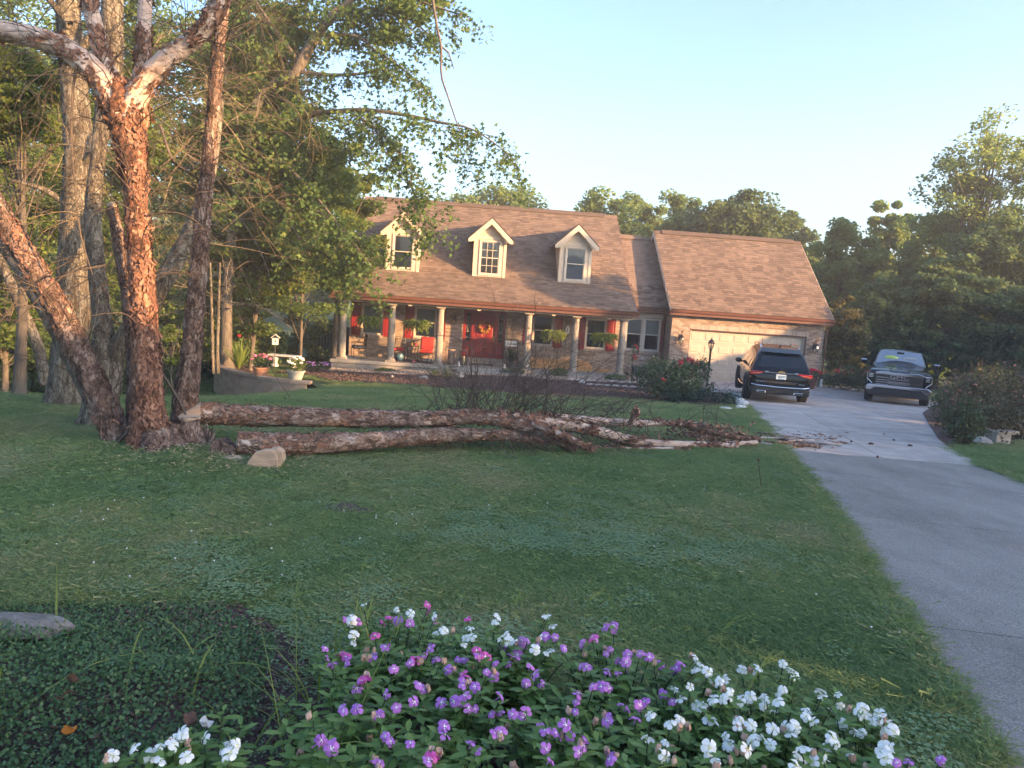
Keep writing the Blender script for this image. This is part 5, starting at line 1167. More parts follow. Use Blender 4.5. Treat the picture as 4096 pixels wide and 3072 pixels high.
def twig_paths(starts, dirs, L, r, rng, kids=3, curl=.35, sag=0., depth=1):
    out = []
    for s, d, l in zip(starts, dirs, L):
        k = 7; P = [np.array(s, float)]; d = np.array(d, float)/np.linalg.norm(d)
        for j in range(k-1):
            d = d+rng.normal(0, curl*.45, 3); d[2] -= sag/k; d /= np.linalg.norm(d); P.append(P[-1]+d*l/(k-1))
        P = np.array(P); out.append((P, np.linspace(r, max(r*.25, .0012), k)))
        if depth > 0:
            for _ in range(rng.integers(1, kids+1)):
                j = rng.integers(1, k-1); dd = (P[j]-P[j-1])/np.linalg.norm(P[j]-P[j-1])+rng.normal(0, .55, 3)
                out += twig_paths([P[j]], [dd], [l*rng.uniform(.3, .65)], r*.55, rng, kids, curl, sag, depth-1)
    return out
b = G(600, 1835); dB = 8.1
birch = empty('birch_clump', b, 0, 'living birch clump of peeling reddish stems rising from one base at the left', 'tree')
ST = {
 'middle': ([(610, 1850, 8.1, 280), (602, 1780, 8.1, 190), (597, 1680, 8.1, 142), (590, 1520, 8.1, 122), (580, 1330, 8.1, 112), (568, 1150, 8.1, 106), (556, 980, 8.1, 98), (545, 820, 8.1, 98), (535, 680, 8.1, 108), (520, 560, 8.1, 135), (508, 450, 8.1, 185), (500, 375, 8.1, 190), (497, 340, 8.1, 130)], 'bark_birch', 1.5),
 'left': ([(500, 1860, 8.25, 190), (480, 1790, 8.25, 135), (440, 1680, 8.25, 128), (380, 1540, 8.25, 124), (300, 1380, 8.25, 118), (225, 1230, 8.25, 112), (150, 1100, 8.25, 108), (75, 980, 8.25, 106), (10, 870, 8.25, 110), (-60, 760, 8.25, 100), (-200, 560, 8.25, 80), (-400, 250, 8.3, 55)], 'bark_birch_dark', .8),
 'right': ([(755, 1790, 8.75, 190), (742, 1700, 8.75, 112), (748, 1560, 8.75, 98), (768, 1380, 8.75, 84), (785, 1200, 8.75, 76), (800, 1000, 8.75, 72), (812, 860, 8.75, 66), (828, 700, 8.75, 58), (845, 520, 8.75, 52), (862, 340, 8.75, 52), (880, 160, 8.75, 48), (895, 20, 8.75, 44), (915, -150, 8.75, 36), (940, -500, 8.8, 20)], 'bark_birch_dark', .5),
 'broken': ([(548, 1800, 8.5, 90), (540, 1500, 8.5, 66), (522, 1250, 8.5, 60), (500, 1100, 8.5, 58), (475, 960, 8.5, 54), (455, 860, 8.5, 44), (448, 828, 8.5, 34)], 'bark_birch_dark', .5),
 'limb_a': ([(500, 480, 8.05, 120), (455, 400, 8.0, 105), (400, 310, 7.95, 98), (330, 245, 7.9, 96), (250, 190, 7.9, 92), (140, 150, 7.9, 88), (20, 125, 7.95, 86), (-150, 90, 8, 70)], 'bark_pale', .9),
 'limb_b': ([(470, 470, 8.15, 120), (442, 360, 8.15, 90), (420, 270, 8.15, 76), (395, 170, 8.15, 68), (372, 70, 8.15, 64), (358, -20, 8.15, 60), (340, -250, 8.2, 48)], 'bark_pale', .35),
 'limb_c': ([(530, 480, 8.3, 90), (556, 330, 8.4, 62), (572, 220, 8.4, 56), (578, 90, 8.4, 54), (582, -40, 8.4, 52), (590, -300, 8.4, 40)], 'bark_pale', .7),
 'limb_d': ([(520, 470, 8.05, 110), (545, 385, 8.0, 98), (590, 315, 7.95, 88), (650, 250, 7.9, 80), (730, 190, 7.9, 76), (800, 130, 7.85, 74), (855, 60, 7.8, 66), (900, -20, 7.8, 60), (980, -200, 7.8, 40)], 'bark_pale', 1.1),
}
fV, fF, ft = [], [], []; frames = {}; off_ = 0
for i, (nm, (rows, mt, fl)) in enumerate(ST.items()):
    rows = [(x_, y_, d_, w_*{'left': .87, 'middle': .95}.get(nm, 1)) for x_, y_, d_, w_ in rows]
    V, F, fr = stem(rows, 70+i, 44, 280 if nm in ('middle', 'left', 'right') else 120, .10, 30, .12 if nm in ('middle', 'left', 'right') else 0, b)
    npmesh('limb' if nm.startswith('limb') else ('broken_stem' if nm == 'broken' else 'stem'), V, F, M[mt], birch, smooth=True); frames[nm] = fr
    n = int({'middle': 2000, 'left': 900, 'right': 500, 'broken': 160}.get(nm, 620)*1.0)
    lo = .25 if nm in ('middle',) else 0.
    v, f, t = flakes(fr, n, rb_, {'middle': .034, 'left': .03, 'right': .022, 'broken': .024}.get(nm, .04), lo*.6, 1, .45 if nm in ('left', 'right') else .9)
    fV.append(v); fF.append(f+off_); ft.append(t); off_ += len(v)
tag(npmesh('bark_flakes', np.vstack(fV), np.vstack(fF), M['flake'], birch, np.concatenate(ft)), kind='stuff')
m = MB(); e_ = at(448, 826, 8.5)-b; m.lathe([(.05, 0), (.045, .03), (.02, .05), (.0, .052)], 9, tuple(e_)); m.build('broken_tip', M['woodcut'], birch)
# root flare, stumps cut low, jagged torn wood
rt = []
for (x0, y0, x1, y1, w, d) in ((560, 1790, 470, 1880, 80, 8.1), (610, 1800, 640, 1890, 90, 7.9), (650, 1790, 760, 1860, 80, 8.0), (700, 1770, 830, 1850, 70, 8.1), (540, 1780, 420, 1840, 60, 8.3), (740, 1740, 860, 1800, 90, 8.3)):
    V, F, _ = stem([(x0, y0-60, d+.1, w*1.0), (x0, y0, d, w), ((x0+x1)/2, (y0+y1)/2+5, d, w*.7), (x1, y1+20, d-.05, w*.3)], int(x1), 14, 26, .12, 16, 0, b); rt.append((V, F))
V, F = joinVF(rt); npmesh('root_flare', V, F, M['bark_birch_dark'], birch, smooth=True)
V, F, fr = stem([(752, 1830, 8.25, 120), (755, 1760, 8.25, 92), (757, 1690, 8.25, 86), (757, 1668, 8.25, 84)], 91, 22, 40, .07, 20, .1, b); st_ = npmesh('stump', V, F, M['bark_birch_dark'], birch, smooth=True)
P_ = at(757, 1667, 8.25)-b; m = MB(); m.lathe([(.118, -.02), (.118, .004), (.06, .012), (0, .012)], 20, tuple(P_)); m.build('cut_face', M['woodcut'], st_)
tv = MB(); rj = random.Random(5)
for k in range(26):       # torn, splintered edge right of the stump
    x = 790+rj.uniform(0, 62); y0 = 1790-rj.uniform(0, 30); top = 1690+rj.uniform(0, 70)
    p0, p1 = at(x, y0, 8.35+rj.uniform(-.06, .06))-b, at(x+rj.uniform(-4, 22), top, 8.35+rj.uniform(-.08, .08))-b
    tv.tube([p0, (p0+p1)/2+np.array([rj.uniform(-.01, .01), 0, 0]), p1], [.03, .022, .004], 4)
tag(tv.build('splintered_wood', M['bark_birch_dark'], birch), kind='stuff')
# bare twigs hanging about the clump
tp_ = []
def stem_twigs(nm, n, lo, hi, Lr, r, seed, sag=.3, out=.7, up=.2):
    rng = np.random.default_rng(seed); P, R, T, A, B = frames[nm]
    i = (rng.uniform(lo, hi, n)*(len(P)-1)).astype(int); th = rng.uniform(0, 2*np.pi, n); D = A[i]*np.cos(th)[:, None]+B[i]*np.sin(th)[:, None]
    dd = D*out+T[i]*rng.uniform(-.1, .5, n)[:, None]+np.array([0, 0, up]); return twig_paths(P[i]+D*R[i][:, None]*.9, dd, rng.uniform(*Lr, n), r, rng, 4, .35, sag, 2)
tp_ += stem_twigs('middle', 30, .25, .95, (.5, 1.8), .007, 1, .6) + stem_twigs('right', 60, .3, .98, (.5, 1.9), .0065, 2, .7) + stem_twigs('left', 34, .25, .9, (.5, 1.6), .007, 3, .6)
tp_ += stem_twigs('limb_a', 34, .2, 1, (.5, 1.5), .0065, 4, 1.2) + stem_twigs('limb_d', 34, .25, 1, (.5, 1.5), .0065, 5, 1.3) + stem_twigs('limb_c', 14, .2, 1, (.5, 1.2), .006, 6, 1.)+stem_twigs('limb_b', 14, .2, 1, (.5, 1.2), .006, 7, 1.)
# a few long drooping ones drawn from the photograph
for rows, w in (([(590, 860, 8, 9), (700, 850, 8, 8), (790, 890, 8, 6), (860, 960, 8, 3)], 0), ([(640, 500, 8, 12), (690, 640, 8, 14), (760, 690, 8.4, 14), (800, 720, 8.7, 10)], 0), ([(310, 250, 7.8, 16), (290, 360, 7.8, 13), (285, 560, 7.8, 12), (300, 740, 7.8, 10), (320, 930, 7.8, 8), (370, 1100, 7.8, 5)], 0), ([(870, 780, 8.6, 6), (980, 900, 8.6, 5), (1060, 1050, 8.6, 4), (1090, 1180, 8.6, 3)], 0), ([(600, 780, 8, 8), (690, 690, 7.9, 6), (790, 560, 7.9, 4)], 0), ([(0, 1290, 7.6, 8), (110, 1150, 7.6, 7), (250, 1060, 7.6, 6), (330, 1020, 7.6, 3)], 0), ([(425, 1060, 8, 10), (260, 1100, 7.9, 8), (120, 1230, 7.9, 6), (30, 1330, 7.9, 3)], 0), ([(645, 1490, 8.3, 12), (690, 1560, 8.35, 14), (730, 1630, 8.4, 13), (750, 1690, 8.4, 9)], 0), ([(430, 1810, 8, 12), (500, 1740, 8, 14), (530, 1690, 8.05, 10)], 0)):
    P, R = pxpath(rows); q = spline(np.c_[P-b, R], 12); tp_.append((q[:, :3], q[:, 3]*1.0))
V, F = tubes_np(tp_, 3); tag(npmesh('twigs', V, F, M['twig'], birch), kind='stuff')
# dead lichen-pale lower branches of the trees behind
dead = twig_paths([at(x, y, d)-b for x, y, d in [(rb_.uniform(-20, 980), rb_.uniform(120, 1250), rb_.uniform(9.2, 13)) for _ in range(110)]], rb_.normal(0, 1, (110, 3))*np.array([1, .5, .55])+np.array([0, 0, .1]), rb_.uniform(.8, 2.2, 110), .008, rb_, 4, .3, .5, 2)
V, F = tubes_np(dead, 3); tag(npmesh('dead_twigs', V, F, M['twig_pale'], fork), kind='stuff'); COL.objects[-1].location = b-np.array(fork.location)

# --- felled stems
def log(name, label, rows, seed, mt, cut='flat', fl=400, fsize=.05, n=40, rings=260):
    P0 = at(*rows[0][:3]); o = empty(name, P0, 0, label, 'log', 'felled birch stems')
    V, F, fr = stem(rows, seed, n, rings, .11, 28, 0, P0); npmesh('bark', V, F, M[mt], o, smooth=True)
    v, f, t = flakes(fr, fl, rb_, fsize, 0, 1, .6); tag(npmesh('bark_flakes', v, f, M['flake'], o, t), kind='stuff')
    P, R, T, A, B = fr; return o, fr, P0
l1, f1, o1 = log('felled_log', 'long felled birch stem resting on the stump with a wedge cut end', [(800, 1652, 8.75, 92), (900, 1657, 8.85, 90), (1150, 1668, 9.05, 84), (1450, 1675, 9.35, 76), (1700, 1675, 9.65, 70), (1850, 1668, 9.85, 66), (1960, 1674, 10.0, 60), (2100, 1705, 10.05, 56), (2230, 1760, 10.05, 46), (2300, 1800, 10.05, 26)], 401, 'bark_log', fl=1500, fsize=.028)
P, R, T, A, B = f1
def endcap(o, P, R, T, A, B, sgn=-1, wedge=0.):
    m = MB(); k = 22; c = P[0]; pts = []
    for j in range(k):
        a = 2*math.pi*j/k; d = A[0]*math.cos(a)+B[0]*math.sin(a); pts.append(c+d*R[0]*1.0+T[0]*.004)
    if wedge:   # two faces of a felling cut meeting in a ridge
        e = c-T[0]*wedge+np.array([0, 0, -.02]); rim = [p for p in pts]
        apex = [e+B[0]*x*R[0]*.75 for x in (-1, 1)]
        for j in range(k):
            d = (rim[j]-c)/R[0]; rim[j] = rim[j]+T[0]*.0
        vs = rim+[e+np.cross(T[0], np.array([0, 0, 1]))*R[0]*.75, e-np.cross(T[0], np.array([0, 0, 1]))*R[0]*.75]
        fs = []
        side = np.cross(T[0], np.array([0, 0, 1.]))
        for j in range(k):
            q0 = (rim[j]-c).dot(side); q1 = (rim[(j+1) % k]-c).dot(side)
            ap = k if (q0+q1) > 0 else k+1
            fs.append((j, (j+1) % k, ap))
            if (q0 > 0) != (q1 > 0): fs.append((j if q0 > 0 else (j+1) % k, k, k+1) if True else None); fs[-1] = ((j+1) % k, k, k+1) if ap == k+1 else ((j+1) % k, k, k+1)
        m.add(vs, fs)
    else: m.add(pts+[c-T[0]*.012], [(j, (j+1) % k, k) for j in range(k)])
    return m.build('cut_end', M['woodcut'], o)
endcap(l1, *f1, wedge=.22)
l2, f2, o2 = log('felled_log', 'shorter felled birch stem lying on the grass below the other log', [(948, 1772, 8.05, 92), (1050, 1776, 8.15, 92), (1250, 1776, 8.45, 84), (1450, 1764, 8.8, 76), (1650, 1748, 9.2, 68), (1850, 1738, 9.6, 58), (2050, 1745, 9.9, 44), (2200, 1770, 10.1, 26)], 402, 'bark_log', fl=1200, fsize=.028)
endcap(l2, *f2)
l2['label'] = 'shorter felled birch stem with a sawn flat end lying on the grass'
BR_ = [('fallen_bough', 'pale peeling fallen bough running from the log towards the driveway', [(1900, 1668, 9.95, 50), (2050, 1672, 10.1, 48), (2200, 1690, 10.4, 46), (2350, 1715, 10.7, 44), (2500, 1755, 11.0, 42), (2620, 1775, 11.2, 38), (2780, 1780, 11.5, 32), (2950, 1785, 11.7, 24)], 'bark_pale', 520),
 ('fallen_bough', 'upper fallen bough lying furthest back behind the brush', [(2050, 1665, 10.6, 30), (2200, 1668, 11.0, 34), (2400, 1685, 11.6, 34), (2560, 1693, 12, 30), (2700, 1693, 12.3, 22), (2830, 1700, 12.6, 14)], 'bark_pale', 260),
 ('fallen_bough', 'short forked fallen bough with its broken end pointing at the camera', [(2130, 1690, 10.0, 34), (2220, 1730, 9.95, 30), (2300, 1765, 9.9, 26), (2370, 1800, 9.9, 16)], 'bark_pale', 140),
 ('fallen_bough', 'white banded birch pole at the edge of the grass near the driveway', [(2740, 1792, 11.5, 22), (2840, 1780, 11.7, 22), (2960, 1774, 11.9, 21), (3028, 1770, 12.0, 20)], 'bark_pale', 40),
 ('fallen_bough', 'dark mossy fallen bough sloping up out of the bark heap', [(2740, 1700, 12, 24), (2830, 1722, 12, 26), (2920, 1745, 12, 22), (3040, 1760, 12.1, 16)], 'bark_birch_dark', 160),
 ('fallen_bough', 'thin pale bough lying under the brush across the grass', [(2300, 1790, 10.6, 22), (2480, 1800, 10.8, 24), (2640, 1797, 11, 20), (2760, 1800, 11.1, 12)], 'bark_pale', 120),
 ('broken_branch', 'stubby upright broken branch stub with pale bark behind the boughs', [(2530, 1700, 11.6, 30), (2535, 1670, 11.6, 30), (2545, 1645, 11.6, 30), (2538, 1632, 11.6, 22)], 'bark_pale', 40)]
bough_frames = []
for i, (nm, lb, rows, mt, fl) in enumerate(BR_):
    P0 = at(*rows[0][:3]); P0[2] = min(P0[2], 9); o = empty(nm, P0, 0, lb, 'branch', 'fallen birch boughs')
    V, F, fr = stem(rows, 420+i, 16, 90, .1, 24, 0, P0); npmesh('bark', V, F, M[mt], o, smooth=True)
    v, f, t = flakes(fr, int(fl*1.6), rb_, .05, 0, 1, 1.); tag(npmesh('bark_flakes', v, f, M['flake'], o, t), kind='stuff'); bough_frames.append((fr, P0))
# bark heap
n = 1300; px_, py_ = rb_.normal(2830, 75, n), rb_.normal(1758, 16, n); c = np.array([G(x, y) for x, y in zip(px_[:90], py_[:90])]); c = c[rb_.integers(0, 90, n)]+rb_.normal(0, .12, (n, 3)); c[:, 2] = gz(c[:, 0], c[:, 1])+rb_.random(n)**2*.22
V, F, k = leaf_arrays(c, .065, rb_, .3); tag(npmesh('bark_heap', V, F, M['flake'], None, rb_.random(len(F))), 'heap of peeled birch bark scraps at the end of the fallen boughs', 'bark heap', kind='stuff')
# brush: standing and matted twigs of the felled crown
def brush(name, label, boxes, seed, m, r=.006):
    rng = np.random.default_rng(seed); P = []
    for (x0, x1, y0, y1, d0_, d1_, n, L0, L1, dirv, sp, sag) in boxes:
        s = [at(rng.uniform(x0, x1), rng.uniform(y0, y1), rng.uniform(d0_, d1_)) for _ in range(n)]
        P += twig_paths(s, np.array(dirv)+rng.normal(0, sp, (n, 3)), rng.uniform(L0, L1, n), r, rng, 4, .3, sag, 2)
    for q, _ in P: q[:, 2] = np.maximum(q[:, 2], gz(q[:, 0], q[:, 1])+.015)
    V, F = tubes_np(P, 3); o = npmesh(name, V, F, M[m]); return tag(o, label, 'brush', kind='stuff')
brush('brushwood', 'dark tangle of bare birch twigs standing up from the fallen crown', [(1800, 2250, 1640, 1690, 9.9, 10.8, 70, .6, 1.7, (.35, .1, .8), .42, .1), (1950, 2500, 1640, 1700, 10.2, 11.2, 50, .5, 1.3, (.5, .1, .5), .38, .2), (1700, 2000, 1630, 1680, 10, 10.8, 40, .5, 1.2, (-.3, .2, .7), .45, .2), (2300, 2900, 1690, 1760, 11, 12, 40, .3, .8, (.3, 0, .4), .5, .3)], 501, 'twig')
brush('brushwood', 'matted bare twigs pressed on the grass under the felled logs', [(1680, 2150, 1700, 1760, 9.6, 10.2, 90, .4, 1.1, (.2, -.3, -.1), .7, .6), (1350, 1750, 1710, 1760, 9.2, 10, 26, .4, .9, (.5, -.2, .1), .6, .6), (2150, 2500, 1720, 1790, 10, 10.8, 40, .4, 1.0, (.5, -.1, .1), .6, .5)], 502, 'twig', .005)
P = []
for rows in ([(1700, 1650, 10, 9), (1760, 1560, 10, 8), (1700, 1470, 10, 6), (1640, 1400, 10.2, 4)], [(1860, 1640, 10, 12), (1900, 1540, 10, 10), (1910, 1450, 10, 8), (1870, 1380, 10, 6), (1780, 1340, 10.1, 5), (1640, 1370, 10.3, 4), (1560, 1400, 10.4, 3)], [(1740, 1800, 9.5, 8), (1745, 1745, 9.5, 12), (1830, 1725, 9.6, 10), (1950, 1740, 9.7, 6)], [(2170, 1650, 10.3, 16), (2190, 1560, 10.3, 12), (2180, 1470, 10.3, 8)], [(2000, 1640, 10.2, 12), (2120, 1560, 10.3, 9), (2260, 1480, 10.4, 6), (2420, 1440, 10.5, 3)], [(2450, 1650, 11, 6), (2560, 1610, 11, 5), (2680, 1600, 11, 3)], [(1160, 1590, 9.2, 5), (1100, 1500, 9.3, 4), (1060, 1430, 9.4, 3)]):
    p, r = pxpath(rows); q = spline(np.c_[p, r], 14); P.append((q[:, :3], q[:, 3]*.5))
V, F = tubes_np(P, 5); tag(npmesh('bare_branches', V, F, M['twig']), 'few thicker bare branches arching out of the brushwood', 'branches', kind='stuff')
# chunks sawn out of the stems
def chunk(name, label, x, y, out, dep, rot, m2='woodcut'):
    p = G(x, y); o = empty(name, p, rot, label, 'wood chunk', 'wood chunks below the birch stump')
    mm = MB(); mm.prism(out, 'y', -dep/2, dep/2); w = mm.build('wood', M[m2], o, bevel=.008); return o
ch = chunk('wood_chunk', 'half round sawn wood wedge standing on edge before the lower log', 1055, 1885, [(-.19, .0), (.13, -.02), (.17, .02), (.16, .17), (.11, .25), (.0, .245), (-.10, .21), (-.17, .12), (-.20, .05)], .09, .12)
ch.scale = (.86, .9, .95)
mm = MB(); mm.prism([(.165, .02), (.06, .24), (.145, .26), (.215, .22), (.23, .12)], 'y', -.01, .14); mm.build('split_face', M['woodcut'], ch, bevel=.01)
chunk('wood_chunk', 'flat pale wood slice lying beside the birch stump', 930, 1862, [(-.16, .0), (.14, .0), (.15, .05), (.02, .10), (-.10, .085), (-.15, .04)], .16, -.35)
bs = empty('bark_slab', G(925, 1835), -.3, 'dark bark slab leaning on the pale wood slice', 'bark slab')
mm = MB(); mm.prism([(-.16, .21), (-.10, .23), (.0, .17), (.15, .07), (.14, .04), (.0, .12), (-.12, .18)], 'y', -.09, .06); mm.build('bark', M['bark_birch_dark'], bs, bevel=.008)
bs2 = empty('bark_slab', G(880, 1850), .1, 'broad brown bark slab propped against the torn stump', 'bark slab')
mm = MB(); mm.prism([(-.10, .0), (.12, .0), (.16, .16), (.06, .21), (-.06, .25), (-.12, .20)], 'y', -.02, .02); q = mm.build('bark', M['bark_birch_dark'], bs2, bevel=.008); q.rotation_euler = (-.35, 0, 0)
# cut sticks on the driveway
rs = random.Random(8)
for i, (x0, y0, x1, y1, w) in enumerate([(3172, 1793, 3280, 1802, 13), (3215, 1775, 3365, 1792, 10), (3030, 1760, 3180, 1770, 9), (3060, 1782, 3230, 1784, 10), (3120, 1748, 3230, 1763, 8), (3240, 1763, 3310, 1785, 9), (3010, 1740, 3100, 1752, 8), (3150, 1776, 3260, 1770, 9), (2990, 1772, 3090, 1790, 8), (3095, 1765, 3205, 1778, 8)]):
    p0, p1 = G(x0, y0), G(x1, y1); d = 11.5; r = w*1.5*d/FPX/2; p0[2] += r+.02; p1[2] += r+.02
    V, F, fr = trunk_mesh([np.zeros(3), (p1-p0)/2+np.array([0, rs.uniform(-.03, .03), rs.uniform(0, .02)]), p1-p0], [r, r*.95, r*.8], 8, 16, .08, 30, 600+i)
    o = tag(npmesh('birch_stick', V, F, M['bark_pale' if i % 3 else 'bark_birch_dark'], smooth=True), ['longest pale birch stick nearest the camera at the end of the litter', 'pale stick pointing furthest into the driveway', 'stick lying half on the grass at the back of the litter', 'dark stick in the middle of the litter', 'short stick at the back of the litter on the concrete', 'stick angled towards the camera among the strewn sticks', 'stick on the grass nearest the bark heap', 'thin stick lying across two others', 'stick at the grass edge in front of the litter', 'dark short stick between the longer ones'][i], 'stick', 'sticks strewn on the driveway'); o.location = p0
for i, (x, y, w) in enumerate([(3483, 1783, 28), (3575, 1768, 14), (3640, 1790, 24), (3536, 1744, 9), (3405, 1775, 8), (3510, 1838, 9)]):
    p = G(x, y); V, F, _ = trunk_mesh([(-w*.0035/2, 0, .025), (0, .01, .03), (w*.0035/2, 0, .025)], [.012, .022, .012], 7, 8, .2, 30, 640+i)
    o = tag(npmesh('wood_scrap', V, F, M['bark_birch_dark'], smooth=True), ['pale wood scrap lying alone in the middle of the driveway', 'small dark wood scrap nearest the pickup on the driveway', 'flat dark wood scrap at the right of the driveway', 'tiny wood scrap furthest up the driveway', 'tiny wood scrap just beyond the strewn sticks', 'tiny wood scrap on the seam of the driveway'][i], 'wood scrap', 'wood scraps on the driveway'); o.location = p+np.array([0, 0, .012])
n = 420; q = np.array([G(x, y) for x, y in zip(rb_.triangular(2900, 3080, 3430, n), rb_.normal(1768, 17, n))]); q[:, 2] += .028
tag(scatter_mesh('bark_litter', OCT, q, rb_.uniform(.3, 1.4, (n, 1))*np.array([.06, .012, .009]), M['flake'], rb_, tilt=.2), 'small bark and twig litter around the sticks on the driveway', 'litter', kind='stuff')
# sawdust under the cut
n = 1700; q = np.c_[rb_.normal(-3.05, .55, n), rb_.normal(7.9, .45, n)]; z = gz(q[:, 0], q[:, 1])+mound(q[:, 0], q[:, 1])+.045
tag(scatter_mesh('sawdust', OCT, np.c_[q, z+rb_.random(n)*.03], rb_.uniform(.5, 1.6, (n, 1))*np.array([.009, .006, .003]), mat('sawdust', (.38, .3, .2), (.55, .45, .32), 20, .95), rb_), 'pale sawdust sprinkled over the grass at the birch clump', 'sawdust', kind='stuff')
# sapling whip in the lawn
p = G(3048, 1962); o = tag(empty('sapling_whip', p, 0, 'bare sapling whip sticking up in the lawn near the driveway', 'sapling'))
m = MB(); m.tube([(0, 0, 0), (-.03, 0, .12), (-.06, 0, .25), (-.075, 0, .34)], [.006, .005, .004, .003], 5); m.build('stem', M['twig'], o)
m = MB(); m.ball((-.078, 0, .35), (.012, .012, .02), 6, 4); m.build('bud', M['flake'], o)

# ------------------------------------------------------------------ trees south of the driveway, outside the picture, that shade the lawn
def sunpt(l, a, h):
    """l across the sun direction, a metres towards the sun, h height of the ray where it would pass the porch corner"""
    u, v = .509*l+.861*a, .861*l-.509*a; p = HW(u, v, 0); return np.array([p[0], p[1], HZ+h+.1835*a])
def shade_tree(l0, l1, ha, hb, label, seed, low=None, dens=1., a=41):
    """a tree of the belt: its crown fills l0..l1 up to the line ha..hb (from the ground, or from low)"""
    rng = np.random.default_rng(seed); lc = (l0+l1)/2; p = sunpt(lc, a, 0); bz = float(gz(p[0], p[1])); base = np.array([p[0], p[1], bz]); root = empty('shade_tree', base, 0, label, 'tree', 'trees along the south side of the driveway')
    W = l1-l0; bot = low if low is not None else bz+.5-HZ-.1835*a; r0 = min(.95, max(.3, W*.2, .0)); r0 = min(r0, (max(ha, hb)-bot)*.4)
    n = int(max(8, W*(max(ha, hb)-bot)/(r0*r0)*1.0*dens)); f = rng.random(n); top = ha+(hb-ha)*f; cl = []
    for fi, t in zip(f, top):
        r = r0*rng.uniform(.6, 1.2); h = bot+r+max(t-bot-2*r, 0)*rng.random()**.75; q = sunpt(l0+fi*W, a+rng.uniform(-1.4, 1.4), h); cl.append((*(q-base), r))
    cl = np.array(cl); topz = max(cl[:, 2]); V, F, g = trunk_mesh([(0, 0, -.2), (rng.normal(0, .1), rng.normal(0, .1), topz*.5), (0, 0, topz*.95)], [.2, .14, .03], 9, 24, .06, 6, seed, flare=.4)
    vf = [(V, F)]+[tubes_np([(spline([g[0][int(np.clip(c[2]/topz*16, 2, 20))], (g[0][int(np.clip(c[2]/topz*16, 2, 20))]+c[:3])/2+np.array([0, 0, .1]), c[:3]], 5), np.linspace(.05, .01, 5))], 4) for c in cl[rng.choice(n, min(n, 10), replace=False)]]
    V, F = joinVF(vf); npmesh('trunk', V, F, M['bark_dark'], root, smooth=True); crown('crown', cl, 105, .34 if r0 > .5 else .22, M['leaf_far'], root, rng, .4, flat=.9)
BT = [(-37, -30, .9, .9), (-30, -24.5, .7, .6), (-24.5, -20.2, .4, .35), (-20.6, -17.6, .35, .45), (-18.15, -16.9, 2.5, 2.2), (-17.1, -13, 1.6, 1.1), (-13.4, -9.4, .9, .5), (-9.6, -6.6, .4, -.3), (-6.8, -5, -.8, -.95), (-5.3, -1.2, -.9, -.4), (-1.6, 1.0, 2.6, 2.9), (1.2, 4.5, .1, -.2), (4.3, 5.5, .15, .3), (5.45, 7.0, 4.7, 4.6), (6.9, 8.3, -.35, -.7), (8.2, 9.3, -1.6, -1.4), (9.1, 10.9, -1.45, -.1), (10.8, 12.1, -.1, .75), (12, 17.5, 1.0, 1.7)]
WD = ['first', 'second', 'third', 'fourth', 'fifth', 'sixth', 'seventh', 'eighth', 'ninth', 'tenth', 'eleventh', 'twelfth', 'thirteenth', 'fourteenth', 'fifteenth', 'sixteenth', 'seventeenth', 'eighteenth', 'last']
for i, (l0, l1, ha, hb) in enumerate(BT):
    shade_tree(l0, l1, ha, hb, WD[i]+' tree of the belt south of the driveway counted from the road', 700+i, dens=.55 if i == 10 else 1.)
shade_tree(-22, -17.9, 6.5, 6., 'tall tree with a high crown in the belt near the road', 730, low=2.45, dens=1.6)
shade_tree(4.7, 5.6, 2.8, 2.9, 'small crowned tree beside the tallest of the belt', 731, low=1.1)
shade_tree(6.9, 7.65, 2.9, 2.8, 'small crowned tree behind the tallest of the belt', 732, low=1.7)
for i, (l0, l1, h) in enumerate([(-25, -17.4, -1.1), (-17.8, -11.5, -1.1), (-12, -5.5, -1.25)]):  # added out of view to block sun streaks on the driveway
    shade_tree(l0, l1, h, h, ['low spreading tree in front of the belt nearest the road', 'low spreading tree in front of the middle of the belt', 'low spreading tree in front of the belt nearest the house'][i], 740+i, a=34, dens=.8)
# ------------------------------------------------------------------ porch furniture, planting, lamps
def hthing(name, label, cat, u, v, w=0., rz=0., group=None):
    return empty(name, HW(u, v, w), YAW+rz, label, cat, group)
def part(mb, name, m, parent, **k): return mb.build(name, M[m] if isinstance(m, str) else m, parent, **k)
rp = random.Random(21); rnp = np.random.default_rng(21)
M['terra'] = mat('terracotta', (.36, .17, .10), (.46, .24, .15), 6, .85)
M['planter'] = mat('grey_green_planter', (.30, .32, .26), (.42, .43, .36), 6, .85, bump=.3)
M['brownpot'] = mat('brown_pot', (.13, .06, .045), (.17, .08, .06), 6, .6)
M['blackpot'] = mat('black_plastic_tub', (.03, .033, .04), (.045, .05, .06), 6, .5)
M['redcush'] = mat('red_cushion', (.40, .03, .025), (.52, .045, .035), 12, .9)
M['leopard'] = mat('spotted_cushion', (.03, .025, .02), (.45, .38, .30), 26, .9, ramp=[(.44, (.03, .025, .022)), (.56, (.42, .36, .29))], detail=2)
M['rug'] = mat('dark_rug', (.025, .02, .02), (.05, .04, .04), 30, .95)
M['rugw'] = mat('rug_border', (.06, .05, .05), (.5, .47, .43), 16, .95, ramp=[(.45, (.06, .05, .05)), (.55, (.5, .47, .43))], detail=1)
M['lumber'] = mat('new_lumber', (.42, .24, .10), (.58, .36, .17), 3, .8, stretch=(1, 8, 8), rnd=.3)
M['stump'] = mat('stump_bark', (.16, .12, .09), (.36, .29, .23), 12, .95, bump=.6, stretch=(1, 1, .4))
M['blueglaze'] = mat('blue_glaze', (.05, .12, .16), (.08, .17, .21), 5, .25)
M['postgreen'] = mat('dark_green_post', (.012, .03, .025), (.018, .04, .032), 8, .45)
